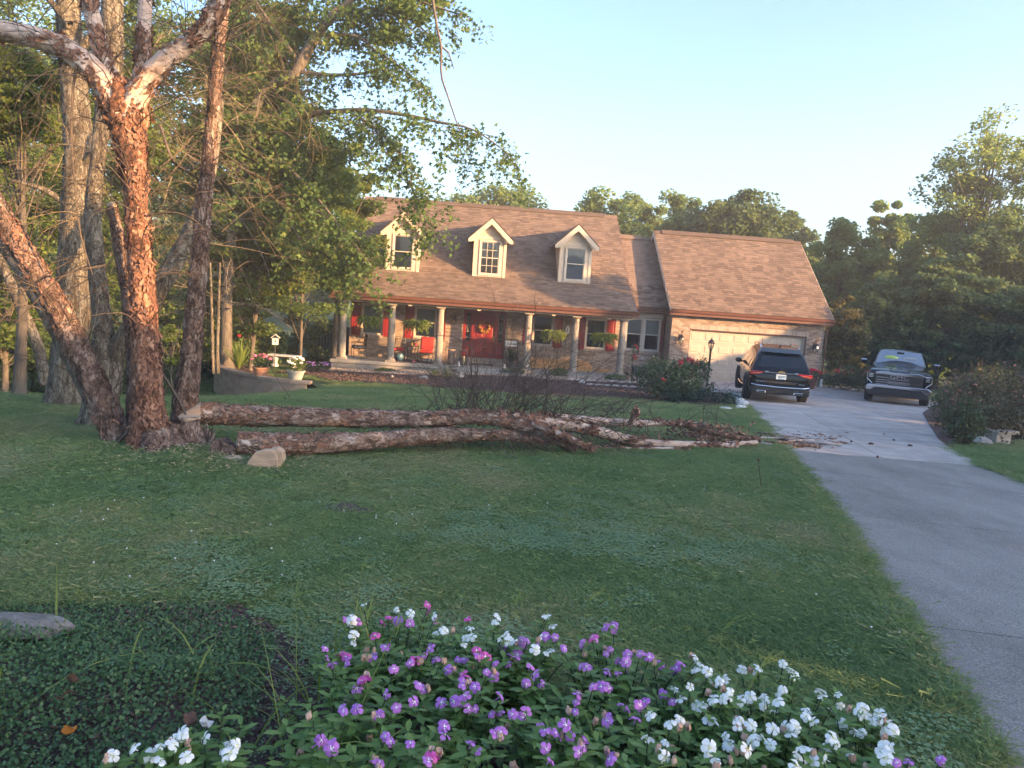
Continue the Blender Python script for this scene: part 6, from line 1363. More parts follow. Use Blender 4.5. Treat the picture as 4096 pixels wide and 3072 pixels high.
M['wallblock'] = mat('retaining_block', (.22, .15, .11), (.38, .28, .21), 16, .95, bump=.8, bscale=40, rnd=.35, ramp=[(.1, (.30, .215, .16)), (.5, (.40, .30, .225)), (.9, (.50, .385, .29))])
M['palestone'] = mat('pale_edging_stone', (.40, .40, .39), (.6, .6, .58), 7, .9, bump=.4)
M['bench'] = mat('grey_bench_stone', (.38, .37, .35), (.52, .51, .49), 8, .85, bump=.3)
M['fence'] = mat('dark_fence_board', (.03, .028, .026), (.06, .055, .05), 8, .9)
M['candle'] = mat('candle_wax', (.75, .72, .64), None, rough=.6)
M['autumn'] = mat('autumn_leaf', (.4, .16, .03), (.6, .33, .07), 9, .8, tint=True)
M['purple_petal'] = mat('purple_petal', (.36, .16, .55), (.46, .24, .62), 20, .6)
M['rose_dry'] = mat('faded_pink_petal', (.20, .07, .07), (.34, .15, .14), 20, .7)
def bloom_mesh(name, r, m, petals=8):
    mb = MB(); q = random.Random(4)
    for k in range(petals):
        a = 2.4*k; z = .6-k/petals; rr = r*math.sqrt(max(0, 1-z*z))*.8
        mb.ball((rr*math.cos(a), rr*math.sin(a), r*z*.7), (r*.45, r*.45, r*.32), 5, 4)
    return mb.mesh(name, m)
GER = bloom_mesh('bloom', .055, M['red_petal']); PNK = bloom_mesh('bloom', .04, M['pink_petal']); WHT = bloom_mesh('bloom', .045, M['white_petal']); PUR = bloom_mesh('bloom', .03, M['purple_petal'])
zm = MB(); zm.lathe([(.0, -.01), (.02, -.006), (.036, .0), (.033, .008), (.015, .014), (0, .016)], 10); ZIN = zm.mesh('bloom', M['rose_dry'])
def foliage(parent, r, h, n, size, m, rng, z0=0., up=.3, shape='kite', name='foliage', hollow=.35, droop=0.):
    D = rng.normal(0, 1, (n, 3)); D /= np.linalg.norm(D, axis=1)[:, None]; q = hollow+(1-hollow)*rng.random(n)**.6
    jag = .75+.5*vnoise(D*3.1+float(rng.random()*9), 2); P = D*(q*jag)[:, None]*np.array([r, r, h/2]); P[:, 2] = np.maximum(P[:, 2]+h/2, .02)+z0
    V, F, k = leaf_arrays(P, size, rng, up, shape, droop); return npmesh(name, V, F, M[m], parent, np.repeat(np.clip(rng.normal(.45, .25, n), 0, 1), k))
def stems_(parent, n, r, h, rng, m='leaf_shrub', rad=.006, z0=0., spread=.8):
    ps = []
    for _ in range(n):
        a = rng.uniform(0, 2*np.pi); rr = r*rng.random()**.5*spread; e = np.array([rr*np.cos(a), rr*np.sin(a), z0+h*rng.uniform(.7, 1.05)]); s = np.array([e[0]*.3, e[1]*.3, z0]); ps.append((spline([s, (s+e)/2+np.array([e[0]*.1, e[1]*.1, .03]), e], 5), np.linspace(rad, rad*.5, 5)))
    V, F = tubes_np(ps, 3); npmesh('stems', V, F, M[m], parent); return [p[0][-1] for p in ps]
def blooms(parent, me, pts):
    for p in pts:
        o = link('bloom', me, parent); o.location = tuple(float(c) for c in p); o.rotation_euler = (rp.uniform(-.5, .5), rp.uniform(-.5, .5), rp.uniform(0, 6)); s = rp.uniform(.75, 1.2); o.scale = (s, s, s)
def shell(r, h, n, rng, z0, top=.2):
    D = rng.normal(0, 1, (n, 3)); D[:, 2] = np.abs(D[:, 2])+top; D[:, 1] -= .4; D /= np.linalg.norm(D, axis=1)[:, None]; return D*np.array([r, r, h/2])+np.array([0, 0, z0+h/2])
def blades(parent, n, L, rng, m, w=.012, spread=.9, z0=0., name='leaves', up=1., sag=.9):
    Vs, Fs = [], []
    for i in range(n):
        a = rng.uniform(0, 2*np.pi); t = rng.uniform(.1, spread); d = np.array([np.cos(a)*t, np.sin(a)*t, up]); d /= np.linalg.norm(d); l = L*rng.uniform(.6, 1.1); k = 6
        P = [np.array([np.cos(a), np.sin(a), 0])*.03*rng.random()+np.array([0, 0, z0])]
        for j in range(k-1): d = d+np.array([0, 0, -sag*.28]); d /= np.linalg.norm(d); P.append(P[-1]+d*l/(k-1))
        P = np.array(P); sd_ = np.cross(P[1]-P[0], [0, 0, 1.]); sd_ /= np.linalg.norm(sd_)+1e-9; ww = np.array([.5, .9, 1, .85, .55, .05])[:, None]*w
        V = np.stack([P-sd_*ww, P+sd_*ww], 1).reshape(-1, 3); b0 = len(Vs)*12; Vs.append(V); Fs += [(b0+2*j, b0+2*j+1, b0+2*j+3, b0+2*j+2) for j in range(k-1)]
    return npmesh(name, np.vstack(Vs), np.array(Fs), M[m], parent, np.repeat(np.clip(rng.normal(.5, .25, n), 0, 1), 5))

# hanging ferns
def fern(u, label, s, droop, wz):
    t = hthing('hanging_fern', label, 'fern', u, -.17, wz, 0, 'ferns hanging along the porch beam')
    m = MB(); m.lathe([(.09, -.12), (.13, -.02), (.135, .0), (.12, .0)], 14); part(m, 'basket', 'blackpot', t)
    m = MB()
    for a in (0, 2.1, 4.2): m.tube([(.13*math.cos(a), .13*math.sin(a), 0), (.01*math.cos(a), .01*math.sin(a), .34)], .004, 4)
    m.tube([(0, 0, .33), (0, 0, 2.36-wz)], .004, 4); part(m, 'hanger', 'black', t)
    P, N = [], []; st = []
    for i in range(190):
        a = rnp.uniform(0, 2*np.pi); L = s*rnp.uniform(.6, 1.1); d = np.array([np.cos(a), np.sin(a), rnp.uniform(-.1, 1.3)]); d /= np.linalg.norm(d); p = np.array([np.cos(a), np.sin(a), 0])*.06; Q = [p]
        for j in range(8): d = d+np.array([0, 0, -.16-droop*.06]); d /= np.linalg.norm(d); Q.append(Q[-1]+d*L/8)
        Q = np.array(Q); st.append((Q, np.linspace(.003, .0015, 9))); sdv = np.cross(Q[4]-Q[0], [0, 0, 1.]); sdv /= np.linalg.norm(sdv)+1e-9
        for j in np.linspace(.8, 8, 15):
            c = np.array([np.interp(j, np.arange(9), Q[:, k]) for k in range(3)])
            for g in (-1, 1): P.append(c+sdv*g*.02*(1.2-j/9))
    V, F, k = leaf_arrays(np.array(P), .062, rnp, .2, 'kite', .6); npmesh('fronds', V, F, M['leaf_fern'], t, np.repeat(np.clip(rnp.normal(.55, .22, len(P)), 0, 1), k))
    V, F = tubes_np(st, 3); npmesh('frond_stalks', V, F, M['leaf_fern'], t)
fern(1.08, 'round bushy fern hanging between the first and second columns', .56, 1.0, 1.72)
fern(3.02, 'spiky sunlit fern hanging in front of the second window', .60, .4, 1.66)
fern(8.72, 'drooping fern hanging between the two columns right of the door', .58, 1.5, 1.66)
fern(10.85, 'wide shaded fern hanging at the right end of the porch', .62, .7, 1.64)

# chairs
def patio_chair(name, label, u, v, rz, cush, backm, seat_h=.44, wd=.56, backh=.55):
    t = hthing(name, label, 'chair', u, v, 0, rz, 'chairs on the porch'); h = wd/2
    for sx in (-1, 1):
        m = MB(); m.tube([(sx*h, -.26, 0), (sx*h, -.25, seat_h-.03), (sx*h, -.24, .64)], .014, 6); part(m, 'leg', 'black', t)
        m = MB(); m.tube([(sx*h, .30, 0), (sx*h, .24, seat_h-.03), (sx*h, .30, seat_h+backh)], .014, 6); part(m, 'leg', 'black', t)
        m = MB(); m.tube([(sx*h, -.28, .62), (sx*h, -.1, .655), (sx*h, .27, .63)], .017, 6); part(m, 'armrest', 'black', t)
    m = MB(); m.box(-h, h, -.25, .25, seat_h-.05, seat_h-.03); part(m, 'seat', 'black', t)
    m = MB(); m.tube([(-h, .30, seat_h+backh), (0, .31, seat_h+backh+.05), (h, .30, seat_h+backh)], .014, 6)
    if backm == 'lattice':
        for i in range(7):
            x = -h+(i+.5)*wd/7
            m.tube([(x-.09, .265, seat_h+.05), (x+.09, .30, seat_h+backh)], .008, 4); m.tube([(x+.09, .265, seat_h+.05), (x-.09, .30, seat_h+backh)], .008, 4)
    part(m, 'backrest', 'black', t)
    m = MB(); m.box(-h+.03, h-.03, -.27, .22, seat_h-.025, seat_h+.085); part(m, 'seat_cushion', cush, t, bevel=.04)
    if backm == 'cushion':
        m = MB(); m.obox((0, .20, seat_h+.36), (wd-.05, .11, .56), Matrix.Rotation(-.12, 3, 'X')); part(m, 'back_cushion', cush, t, bevel=.04)
    return t
patio_chair('patio_chair', 'iron porch chair with a dark spotted cushion beside the first column', .55, .95, -1.25, 'leopard', 'lattice')
patio_chair('patio_chair', 'iron lattice backed chair with red seat cushion behind the second column', 2.18, 1.2, .1, 'redcush', 'lattice', .42, .6, .5)
patio_chair('patio_chair', 'porch chair with bright red back and seat cushions left of the third column', 3.42, 1.05, -.1, 'redcush', 'cushion', .40, .60, .62)
t = hthing('side_table', 'small tall iron side table between the red chairs', 'table', 2.83, 1.0)
m = MB(); m.box(-.26, .26, -.18, .18, .62, .645); part(m, 'tabletop', 'black', t)
for sx in (-1, 1):
    for sy in (-1, 1): m = MB(); m.tube([(sx*.24, sy*.16, 0), (sx*.2, sy*.13, .3), (sx*.24, sy*.16, .62)], .012, 5); part(m, 'leg', 'black', t)
t = hthing('mug', 'red mug standing on the iron side table', 'mug', 2.95, .95, .646); m = MB(); m.lathe([(.05, 0), (.055, .13), (.047, .13), (.045, .02)], 14); part(m, 'cup', 'red', t); m = MB(); m.tube([(.05, 0, .1), (.085, 0, .08), (.085, 0, .045), (.05, 0, .03)], .008, 5); part(m, 'handle', 'red', t)
t = hthing('jar', 'amber jar standing beside the red mug', 'jar', 2.78, .95, .646); m = MB(); m.lathe([(.05, 0), (.055, .1), (.04, .12), (.04, .14)], 12); part(m, 'body', 'brass', t); m = MB(); m.lathe([(.043, .141), (.043, .16), (0, .161)], 12); part(m, 'lid', 'black', t)
t = hthing('ceramic_pot', 'blue glazed pot standing under the lattice chair', 'pot', 2.32, .62); m = MB(); m.lathe([(.10, 0), (.17, .12), (.17, .22), (.13, .29), (.15, .31), (.12, .31)], 18); part(m, 'body', 'blueglaze', t, smooth=True); m = MB(); m.lathe([(.12, .295), (.0, .296)], 14); part(m, 'soil', 'soil', t)
t = hthing('porch_rug', 'dark porch rug with a pale patterned border under the red chairs', 'rug', 2.75, .62); m = MB(); m.box(-.95, .95, -.55, .62, .002, .010); part(m, 'rug_field', 'rug', t)
m = MB(); m.box(-1.12, 1.12, -.72, -.552, .002, .011); m.box(.952, 1.12, -.55, .62, .002, .011); m.box(-1.12, -.952, -.55, .62, .002, .011); part(m, 'rug_border', 'rugw', t)
t = hthing('bowl', 'small pink bowl on the dark porch rug', 'bowl', 2.95, .30, .011); m = MB(); m.lathe([(.04, 0), (.09, .045), (.08, .045), (.035, .012), (0, .011)], 14); part(m, 'body', 'pink_petal', t)
t = hthing('footstool', 'black and white patterned low footstool in front of the red chair', 'footstool', 3.55, .55, .011); m = MB(); m.box(-.26, .26, -.14, .14, .04, .16); part(m, 'cushion', 'rugw', t, bevel=.03)
for sx in (-1, 1):
    m = MB(); m.box(sx*.2-.02, sx*.2+.02, -.1, .1, 0, .04); part(m, 'foot', 'black', t)
t = hthing('stump_stool', 'upright log stool with bark beside the third column', 'stool', 4.52, .85)
V, F, fr = trunk_mesh([(0, 0, 0), (0, 0, .3), (0, 0, .60)], [.185, .17, .18], 20, 24, .08, 14, 9); npmesh('bark', V, F, M['stump'], t, smooth=True); m = MB(); m.lathe([(.178, .585), (.175, .603), (0, .606)], 20); part(m, 'cut_face', 'woodcut', t)
t = hthing('lantern', 'tall dark lantern with a white candle standing left of the front door', 'lantern', 5.02, .62)
m = MB(); m.box(-.18, .18, -.18, .18, 0, .05); part(m, 'base', 'black', t); m = MB(); m.box(-.19, .19, -.19, .19, .58, .61); m.box(-.09, .09, -.09, .09, .61, .65); part(m, 'top', 'black', t)
for sx in (-1, 1):
    for sy in (-1, 1): m = MB(); m.box(sx*.17-.012, sx*.17+.012, sy*.17-.012, sy*.17+.012, .05, .58); part(m, 'post', 'black', t)
m = MB(); m.lathe([(.06, .05), (.06, .36), (0, .365)], 14); part(m, 'candle', 'candle', t); m = MB(); m.box(-.158, .158, -.172, -.168, .05, .58); part(m, 'pane', 'lampglass', t)
t = hthing('doormat', 'dark brown doormat in front of the red door', 'doormat', 5.85, 1.05); m = MB(); m.box(-.48, .48, -.26, .26, .002, .02); part(m, 'mat', 'soil', t, bevel=.006)
t = hthing('door_wreath', 'wreath of orange and brown leaves on the red door', 'wreath', 5.87, 1.80, 1.62)
m = MB(); k = 24; m.tube([(.2*math.cos(2*math.pi*i/k), 0, .2*math.sin(2*math.pi*i/k)) for i in range(k+1)], .03, 6); part(m, 'ring', 'twig', t)
a = rnp.uniform(0, 2*np.pi, 520); a = np.where(rnp.random(520) < .6, rnp.normal(-np.pi/2, .6, 520), a); P = np.stack([.22*np.cos(a), np.full(520, -.03), .2*np.sin(a)], 1)+rnp.normal(0, .035, (520, 3)); V, F, k = leaf_arrays(P, .07, rnp, .1, 'maple'); npmesh('leaves', V, F, M['autumn'], t, np.repeat(rnp.random(520), k))
t = hthing('name_sign', 'white name sign hanging on a dark stand right of the front door', 'sign', 7.05, 1.35)
for sx in (-1, 1): m = MB(); m.tube([(sx*.30, 0, 0), (sx*.30, 0, 1.16)], .014, 5); part(m, 'post', 'black', t)
m = MB(); m.tube([(-.34, 0, 1.16), (.34, 0, 1.16)], .018, 5); part(m, 'rail', 'black', t)
m = MB(); m.box(-.26, .26, -.02, .0, .86, 1.10); sg = part(m, 'board', 'white', t, bevel=.004)
text('lettering', 'Strader', .15, M['ink'], sg, (.03, -.022, .975), (math.pi/2, 0, 0), .002, .3)
m = MB()
for k in range(5): m.tube([(-.24, -.022, .93), (-.20-.01*k, -.022, .98+.02*k)], .004, 4)
part(m, 'leaf_drawing', 'ink', sg)
t = hthing('porch_plant', 'dark grassy plant in a pot in front of the name sign', 'plant', 7.08, .85); m = MB(); m.lathe([(.13, 0), (.17, .2), (.15, .2)], 14); part(m, 'pot', 'blackpot', t); blades(t, 240, .75, rnp, 'leaf_juniper', .009, .8, .15, sag=.7)
# stack of boards on the porch
t = hthing('lumber_stack', 'stack of new orange boards lying along the porch wall', 'lumber', 9.35, 1.25)
for r in range(8):
    for c in range(2):
        b_ = [1.35, 1.32, 1.30, 1.28, 1.25, 1.2, 1.12, 1.0][r]+rp.uniform(-.05, .05); m = MB(); m.box(-1.5+rp.uniform(-.06, .05), b_, -.25+c*.25+.004, -.25+c*.25+.24, .004+r*.052, .004+r*.052+.046); part(m, 'plank', 'lumber', t)
for k, (u, ln, w) in enumerate([(11.05, .5, .003), (11.25, .42, .05), (11.15, .45, .09)]):
    t = hthing('short_board', ['flat short board on the porch beside the lumber stack', 'middle short offcut board on the porch', 'top offcut board tilted on the porch boards'][k], 'board', u, 1.1, w, rp.uniform(-.2, .2), 'offcuts beside the lumber stack'); m = MB(); m.box(-ln/2, ln/2, -.09, .09, 0, .04); part(m, 'plank', 'lumber', t)
# wall lanterns
def coach_lamp(u, v, w, label, s=1.):
    t = hthing('wall_lantern', label, 'wall lamp', u, v, w, 0, 'lanterns on the house wall'); t.scale = (s, s, s)
    m = MB(); m.box(-.05, .05, -.02, -.001, -.1, .14); part(m, 'back_plate', 'black', t)
    m = MB(); P = [(0, -.02, .1), (0, -.06, .22), (0, -.13, .25), (0, -.17, .18), (0, -.165, .14)]; m.tube([tuple(p) for p in spline(P, 14)], .009, 6); P = [(0, -.13, .25), (.02, -.19, .29), (.0, -.235, .25), (0, -.21, .21)]; m.tube([tuple(p) for p in spline(P, 10)], .007, 5); part(m, 'arm', 'black', t)
    m = MB(); m.lathe([(.015, .14), (.03, .12), (.085, .06), (.10, .045), (.10, .03), (0, .03)], 12, (0, -.165, 0)); part(m, 'cap', 'black', t)
    m = MB()
    for k in range(6): a = k*math.pi/3; m.tube([(.085*math.cos(a), -.165+.085*math.sin(a), .03), (.095*math.cos(a), -.165+.095*math.sin(a), -.03), (.07*math.cos(a), -.165+.07*math.sin(a), -.16), (.02*math.cos(a), -.165+.02*math.sin(a), -.19)], .005, 4)
    m.lathe([(.10, .005), (.10, -.008)], 12, (0, -.165, 0)); m.lathe([(.02, -.18), (.02, -.21), (0, -.22)], 8, (0, -.165, 0)); part(m, 'cage', 'black', t)
    m = MB(); m.lathe([(.078, .028), (.088, -.03), (.064, -.155)], 12, (0, -.165, 0)); part(m, 'glass', 'lampglass', t)
    m = MB(); m.lathe([(.012, -.12), (.012, -.04), (.0, -.02)], 8, (0, -.165, 0)); part(m, 'bulb', 'candle', t)
coach_lamp(14.36, VG-.012, 1.72, 'black lantern with scroll arm left of the garage door', 1.25); coach_lamp(20.36, VG-.012, 1.72, 'black lantern with scroll arm right of the garage door', 1.25); coach_lamp(4.55, VW-.012, 1.85, 'shaded lantern on the porch wall left of the front door', 1.)
t = hthing('thermometer', 'oblong white thermometer plaque on the brick between the right porch windows', 'thermometer', 9.55, VW-.03, 1.72); m = MB(); m.lathe([(.0, -.012), (.085, -.01), (.09, 0), (.085, .012), (0, .014)], 18); o = part(m, 'dial', 'white', t); o.rotation_euler = (math.pi/2, 0, 0); o.scale.y = 2.; m = MB(); m.box(-.012, .012, -.02, -.015, -.12, .12); part(m, 'tube', 'red', t)
m = MB(); m.box(12.95, 13.08, VW-.05, VW-.013, .62, .72); m.build('outlet_box', M['bench'], house)
# lamp post
p = G(2828, 1546); t = empty('lamp_post', p, 0, 'dark green lamp post with a glass lantern in the bed beside the driveway', 'lamp post')
m = MB(); m.lathe([(.055, -.1), (.055, .1), (.045, .14), (.042, 1.42), (.055, 1.44), (.055, 1.47), (.04, 1.5)], 14); part(m, 'post', 'postgreen', t, smooth=True, sharp=.6)
m = MB(); m.tube([(-.16, 0, 1.1), (.16, 0, 1.1)], .012, 6); part(m, 'ladder_bar', 'postgreen', t)
m = MB(); m.lathe([(.045, 1.5), (.07, 1.52), (.07, 1.535), (.02, 1.54)], 14); part(m, 'lantern_base', 'black', t)
m = MB(); m.lathe([(.07, 1.54), (.115, 1.66), (.105, 1.80)], 12); part(m, 'glass', 'lampglass', t)
m = MB()
for k in range(6): a = k*math.pi/3+.2; m.tube([(.075*math.cos(a), .075*math.sin(a), 1.53), (.122*math.cos(a), .122*math.sin(a), 1.66), (.112*math.cos(a), .112*math.sin(a), 1.80)], .006, 4)
m.lathe([(.124, 1.735), (.136, 1.74), (.136, 1.775), (.122, 1.78)], 16); part(m, 'cage', 'black', t)
m = MB(); m.lathe([(.12, 1.80), (.075, 1.87), (.03, 1.90), (.018, 1.92), (.032, 1.94), (.01, 1.96), (.012, 1.985), (0, 2.01)], 14); part(m, 'cap', 'black', t)
for k in range(3): a = k*2.1; m = MB(); m.lathe([(.012, 1.54), (.012, 1.63), (.016, 1.64), (.0, 1.68)], 8, (.03*math.cos(a), .03*math.sin(a), 0)); part(m, 'bulb', 'candle', t)
# potted plants and shrubs
def potted(name, label, p, pr, ph, potm, r, h, n, size, leafm, bl, nb, seed, rz=0):
    rng = np.random.default_rng(seed); t = empty(name, p, rz, label, 'potted plant', 'potted plants'); m = MB(); m.lathe([(pr*.68, 0), (pr*.95, ph*.85), (pr*1.06, ph*.86), (pr*1.06, ph), (pr*.93, ph), (pr*.9, ph*.9), (0, ph*.9)], 22); part(m, 'pot', potm, t, smooth=True, sharp=.5)
    foliage(t, r, h, n, size, leafm, rng, ph*.85); blooms(t, bl, shell(r, h, nb, rng, ph*.85)) if nb else None; return t
potted('potted_geranium', 'brown pot of red geraniums at the left side of the garage door', HW(14.42, -.6, .08), .26, .42, 'brownpot', .42, .55, 420, .09, 'leaf_shrub', GER, 22, 1)
potted('potted_geranium', 'brown pot of red geraniums right of the garage behind the suv', G(3236, 1556), .29, .52, 'brownpot', .42, .42, 420, .08, 'leaf_shrub', GER, 20, 2)
t = hthing('planter_tub', 'black plastic planter tub against the brick wall by the double window', 'planter', 12.72, .7, .02); m = MB(); m.prism([(-.30, 0), (.30, 0), (.37, .30), (.39, .30), (.39, .36), (-.39, .36), (-.39, .30), (-.37, .30)], 'y', -.2, .2); part(m, 'tub', 'blackpot', t, bevel=.01)
m = MB(); m.box(-.35, .35, -.17, .17, .362, .366); part(m, 'soil', 'soil', t)
potted('small_pot', 'small terracotta pot on the pebbles by the last column', G(2508, 1514), .10, .17, 'terra', .1, .1, 40, .05, 'leaf_shrub', GER, 0, 3)
# hook stand with flowers and feeder
t = hthing('hook_stand', 'iron hook stand with red flowers and a red hummingbird feeder', 'garden stand', 12.0, -.75, -.05)
m = MB(); m.tube([(0, 0, 0), (0, 0, 1.62)], .011, 5); m.tube([tuple(q) for q in spline([(0, 0, 1.45), (.07, 0, 1.52), (.18, 0, 1.50), (.24, 0, 1.42), (.21, 0, 1.37)], 14)], .009, 5); part(m, 'hook', 'black', t)
m = MB(); m.tube([(.2, 0, 1.38), (.2, 0, 1.27)], .003, 4); m.lathe([(.03, 1.1), (.045, 1.14), (.045, 1.24), (.02, 1.27)], 10, (.2, 0, 0)); part(m, 'feeder_bottle', 'lampglass', t); m = MB(); m.lathe([(.0, 1.05), (.09, 1.06), (.09, 1.085), (.04, 1.1)], 14, (.2, 0, 0)); part(m, 'feeder_dish', 'red', t)
P = np.c_[rnp.normal(.02, .08, 260), rnp.normal(0, .06, 260), rnp.uniform(.75, 1.5, 260)]; V, F, k = leaf_arrays(P, .06, rnp, .3); npmesh('vine_leaves', V, F, M['leaf_shrub'], t, np.repeat(rnp.random(260), k)); blooms(t, GER, [(.05, -.05, 1.42), (.1, -.04, 1.38), (.12, -.05, .92), (.05, -.07, .85), (.02, -.05, 1.0), (.16, -.04, 1.3)])
def shrub(name, label, p, r, h, n, size, m, seed, bl=None, nb=0, shape='kite', up=.3, sq=1., cat='shrub', stems=0, group='plants in the front garden bed'):
    rng = np.random.default_rng(seed); t = empty(name, p, 0, label, cat, group); foliage(t, r, h, n, size, m, rng, 0, up, shape)
    tips = stems_(t, max(stems, 10), r*.8, h*(1.08 if stems else .6), rng, 'leaf_shrub' if stems else 'twig')
    if bl: blooms(t, bl, (tips[:nb] if stems else shell(r, h, nb, rng, 0)))
    return t
shrub('boxwood_shrub', 'small dark rounded shrub against the porch slab near the first column', G(1443, 1472), .38, .42, 800, .055, 'leaf_dark', 11)
shrub('low_plant', 'lime green low plant on the pebbles below the second column', G(1540, 1490), .45, .18, 420, .07, 'leaf_light', 12, cat='plant')
t = empty('striped_grass', G(1785, 1512), 0, 'pale striped grass clump in front of the third column', 'grass clump', 'plants in the front garden bed'); blades(t, 150, .62, rnp, 'leaf_stripe', .014, 1.3)
t = empty('striped_grass', G(1738, 1504), 0, 'smaller green grass clump left of the pale striped grass', 'grass clump', 'plants in the front garden bed'); blades(t, 90, .45, rnp, 'leaf_fern', .011, 1.4)
shrub('low_shrub', 'brownish low shrub behind the striped grass by the stump stool', G(1800, 1485), .36, .4, 380, .06, 'leaf_brown', 13)
shrub('low_shrub', 'green spreading plant right of the porch steps', G(2050, 1500), .55, .32, 620, .08, 'leaf_shrub', 14)
shrub('low_shrub', 'round green shrub at the foot of the fifth column', G(2235, 1510), .42, .42, 640, .07, 'leaf_dark', 15)
shrub('low_shrub', 'low dark green shrub left of the last column', G(2462, 1524), .5, .28, 620, .07, 'leaf_dark', 16)
shrub('large_shrub', 'large loose shrub at the lawn edge left of the lamp post', G(2655, 1600), 1.05, 1.25, 3000, .085, 'leaf_shrub', 17, GER, 4)
shrub('large_shrub', 'brown tinged loose shrub at the back beside the black tub', G(2640, 1555), .85, 1.15, 1700, .08, 'leaf_brown', 18)
shrub('coneflower_plant', 'tall grey green plant with dark seed heads beside the lamp post', G(2800, 1545), .40, 1.15, 620, .10, 'leaf_shrub', 19, ZIN, 6, stems=12, cat='plant')
t = empty('striped_grass', G(2790, 1566), 0, 'pale striped grass spilling over the stones by the lamp post', 'grass clump', 'plants in the front garden bed'); blades(t, 170, .75, rnp, 'leaf_stripe', .013, 1.3)
shrub('leafy_plant', 'small leafy plant at the foot of the lamp post', G(2838, 1590), .2, .5, 160, .08, 'leaf_shrub', 20, cat='plant')
rng = np.random.default_rng(22); t = empty('juniper_shrub', G(2795, 1614), 0, 'low spreading blue green juniper at the corner of the lawn', 'shrub', 'plants in the front garden bed')
for i in range(16):
    q = (rng.uniform(-.95, .95), rng.uniform(-.35, .5)); foliage(t, rng.uniform(.22, .36), rng.uniform(.28, .5), 330, .05, 'leaf_juniper', rng, 0, .6, name='foliage').location = (q[0], q[1], 0)
# stones
def rock(name, label, p, s, m, seed, group=None, cat='stone', rz=None):
    r = random.Random(seed); mb = MB(); mb.ball((0, 0, s[2]*.6), s, 9, 6, .16, r); o = mb.build(name, M[m]); o.location = tuple(p); o.rotation_euler = (0, 0, r.uniform(0, 3) if rz is None else rz); return tag(o, label, cat, group)
gs = 'pale stones edging the bed by the driveway'
lbs = ['furthest small', 'second narrow', 'third long', 'fourth thick', 'fifth broad', 'sixth chipped', 'nearest large']
for i, (x, y, s) in enumerate([(2915, 1577, .12), (2935, 1584, .15), (2952, 1592, .2), (2948, 1602, .17), (2958, 1610, .2), (2966, 1624, .2), (2964, 1636, .22)]):
    rock('edging_stone', lbs[i]+' pale edging stone along the driveway bed corner', G(x, y), (s, s*.75, .07+.02*(i % 3)), 'palestone', 30+i, gs)
rock('flat_stone', 'flat pale stone at the lawn edge right of the juniper', G(2905, 1640), (.26, .17, .05), 'palestone', 44, gs)
gs = 'flat stones bordering the pebble bed'
for i in range(14):
    x = 2285+i*23; y = 1524+i*1.1; rock('border_stone', ['first', 'second', 'third', 'fourth', 'fifth', 'sixth', 'seventh', 'eighth', 'ninth', 'tenth', 'eleventh', 'twelfth', 'thirteenth', 'last'][i]+' flat grey border stone counted from the left below the pebbles', G(x, y), (.125, .12, .05+.02*rp.random()), 'palestone', 60+i, gs, rz=YAW+rp.uniform(-.1, .1))
for i in range(7):
    rock('border_stone', ['leftmost', 'second left', 'third left', 'middle', 'third right', 'second right', 'rightmost'][i]+' stone of the lower row below the border stones', G(2360+i*34, 1543+i*2), (.17, .12, .06), 'stone', 80+i, 'lower row of border stones', rz=YAW)
for i, (x, y, s, lb) in enumerate([(2325, 1535, .2, 'white rounded rock in the mulch below the border stones'), (1337, 1468, .17, 'tan block stone under the left corner of the porch slab'), (1366, 1464, .12, 'small tan stone beside the block under the porch corner'), (1567, 1512, .14, 'grey rock alone in the mulch under the second column'), (1695, 1518, .2, 'long grey rock in the mulch left of the striped grass'), (1842, 1512, .22, 'dark step stone left of the porch steps'), (2790, 1556, .2, 'stacked flat stone left of the lamp post'), (2818, 1567, .22, 'broad pale stone in front of the lamp post'), (2855, 1572, .2, 'flat stone right of the lamp post')]):
    rock('garden_rock', lb, G(x, y), (s, s*.6, s*.45), 'palestone' if i in (0, 7, 8) else 'stone', 90+i, 'rocks in the front garden')
st = MB(); st.box(-1.35, 1.35, -.42, .0, -.25, -.1); o = st.build('garden_step', M['porch'], bevel=.015); o.location = tuple(HW(6.1, -.36)); o.rotation_euler = (0, 0, YAW); tag(o, 'low concrete step below the porch slab in front of the door', 'step')
for x, y, lb in ((1850, 1478, 'small white garden figure on the porch edge by the striped grass'), (2037, 1482, 'small white garden figure right of the porch step')):
    p = HW(*{1850: (4.85, -.2), 2037: (6.75, -.2)}[x], .0); t = empty('garden_figure', p, 0, lb, 'figurine', 'white garden figures'); m = MB(); m.lathe([(.05, 0), (.06, .02), (.035, .09), (.045, .13), (.02, .16)], 10); part(m, 'body', 'white', t, smooth=True); m = MB(); m.ball((0, -.01, .185), .035, 8, 6); part(m, 'head', 'white', t, smooth=True)
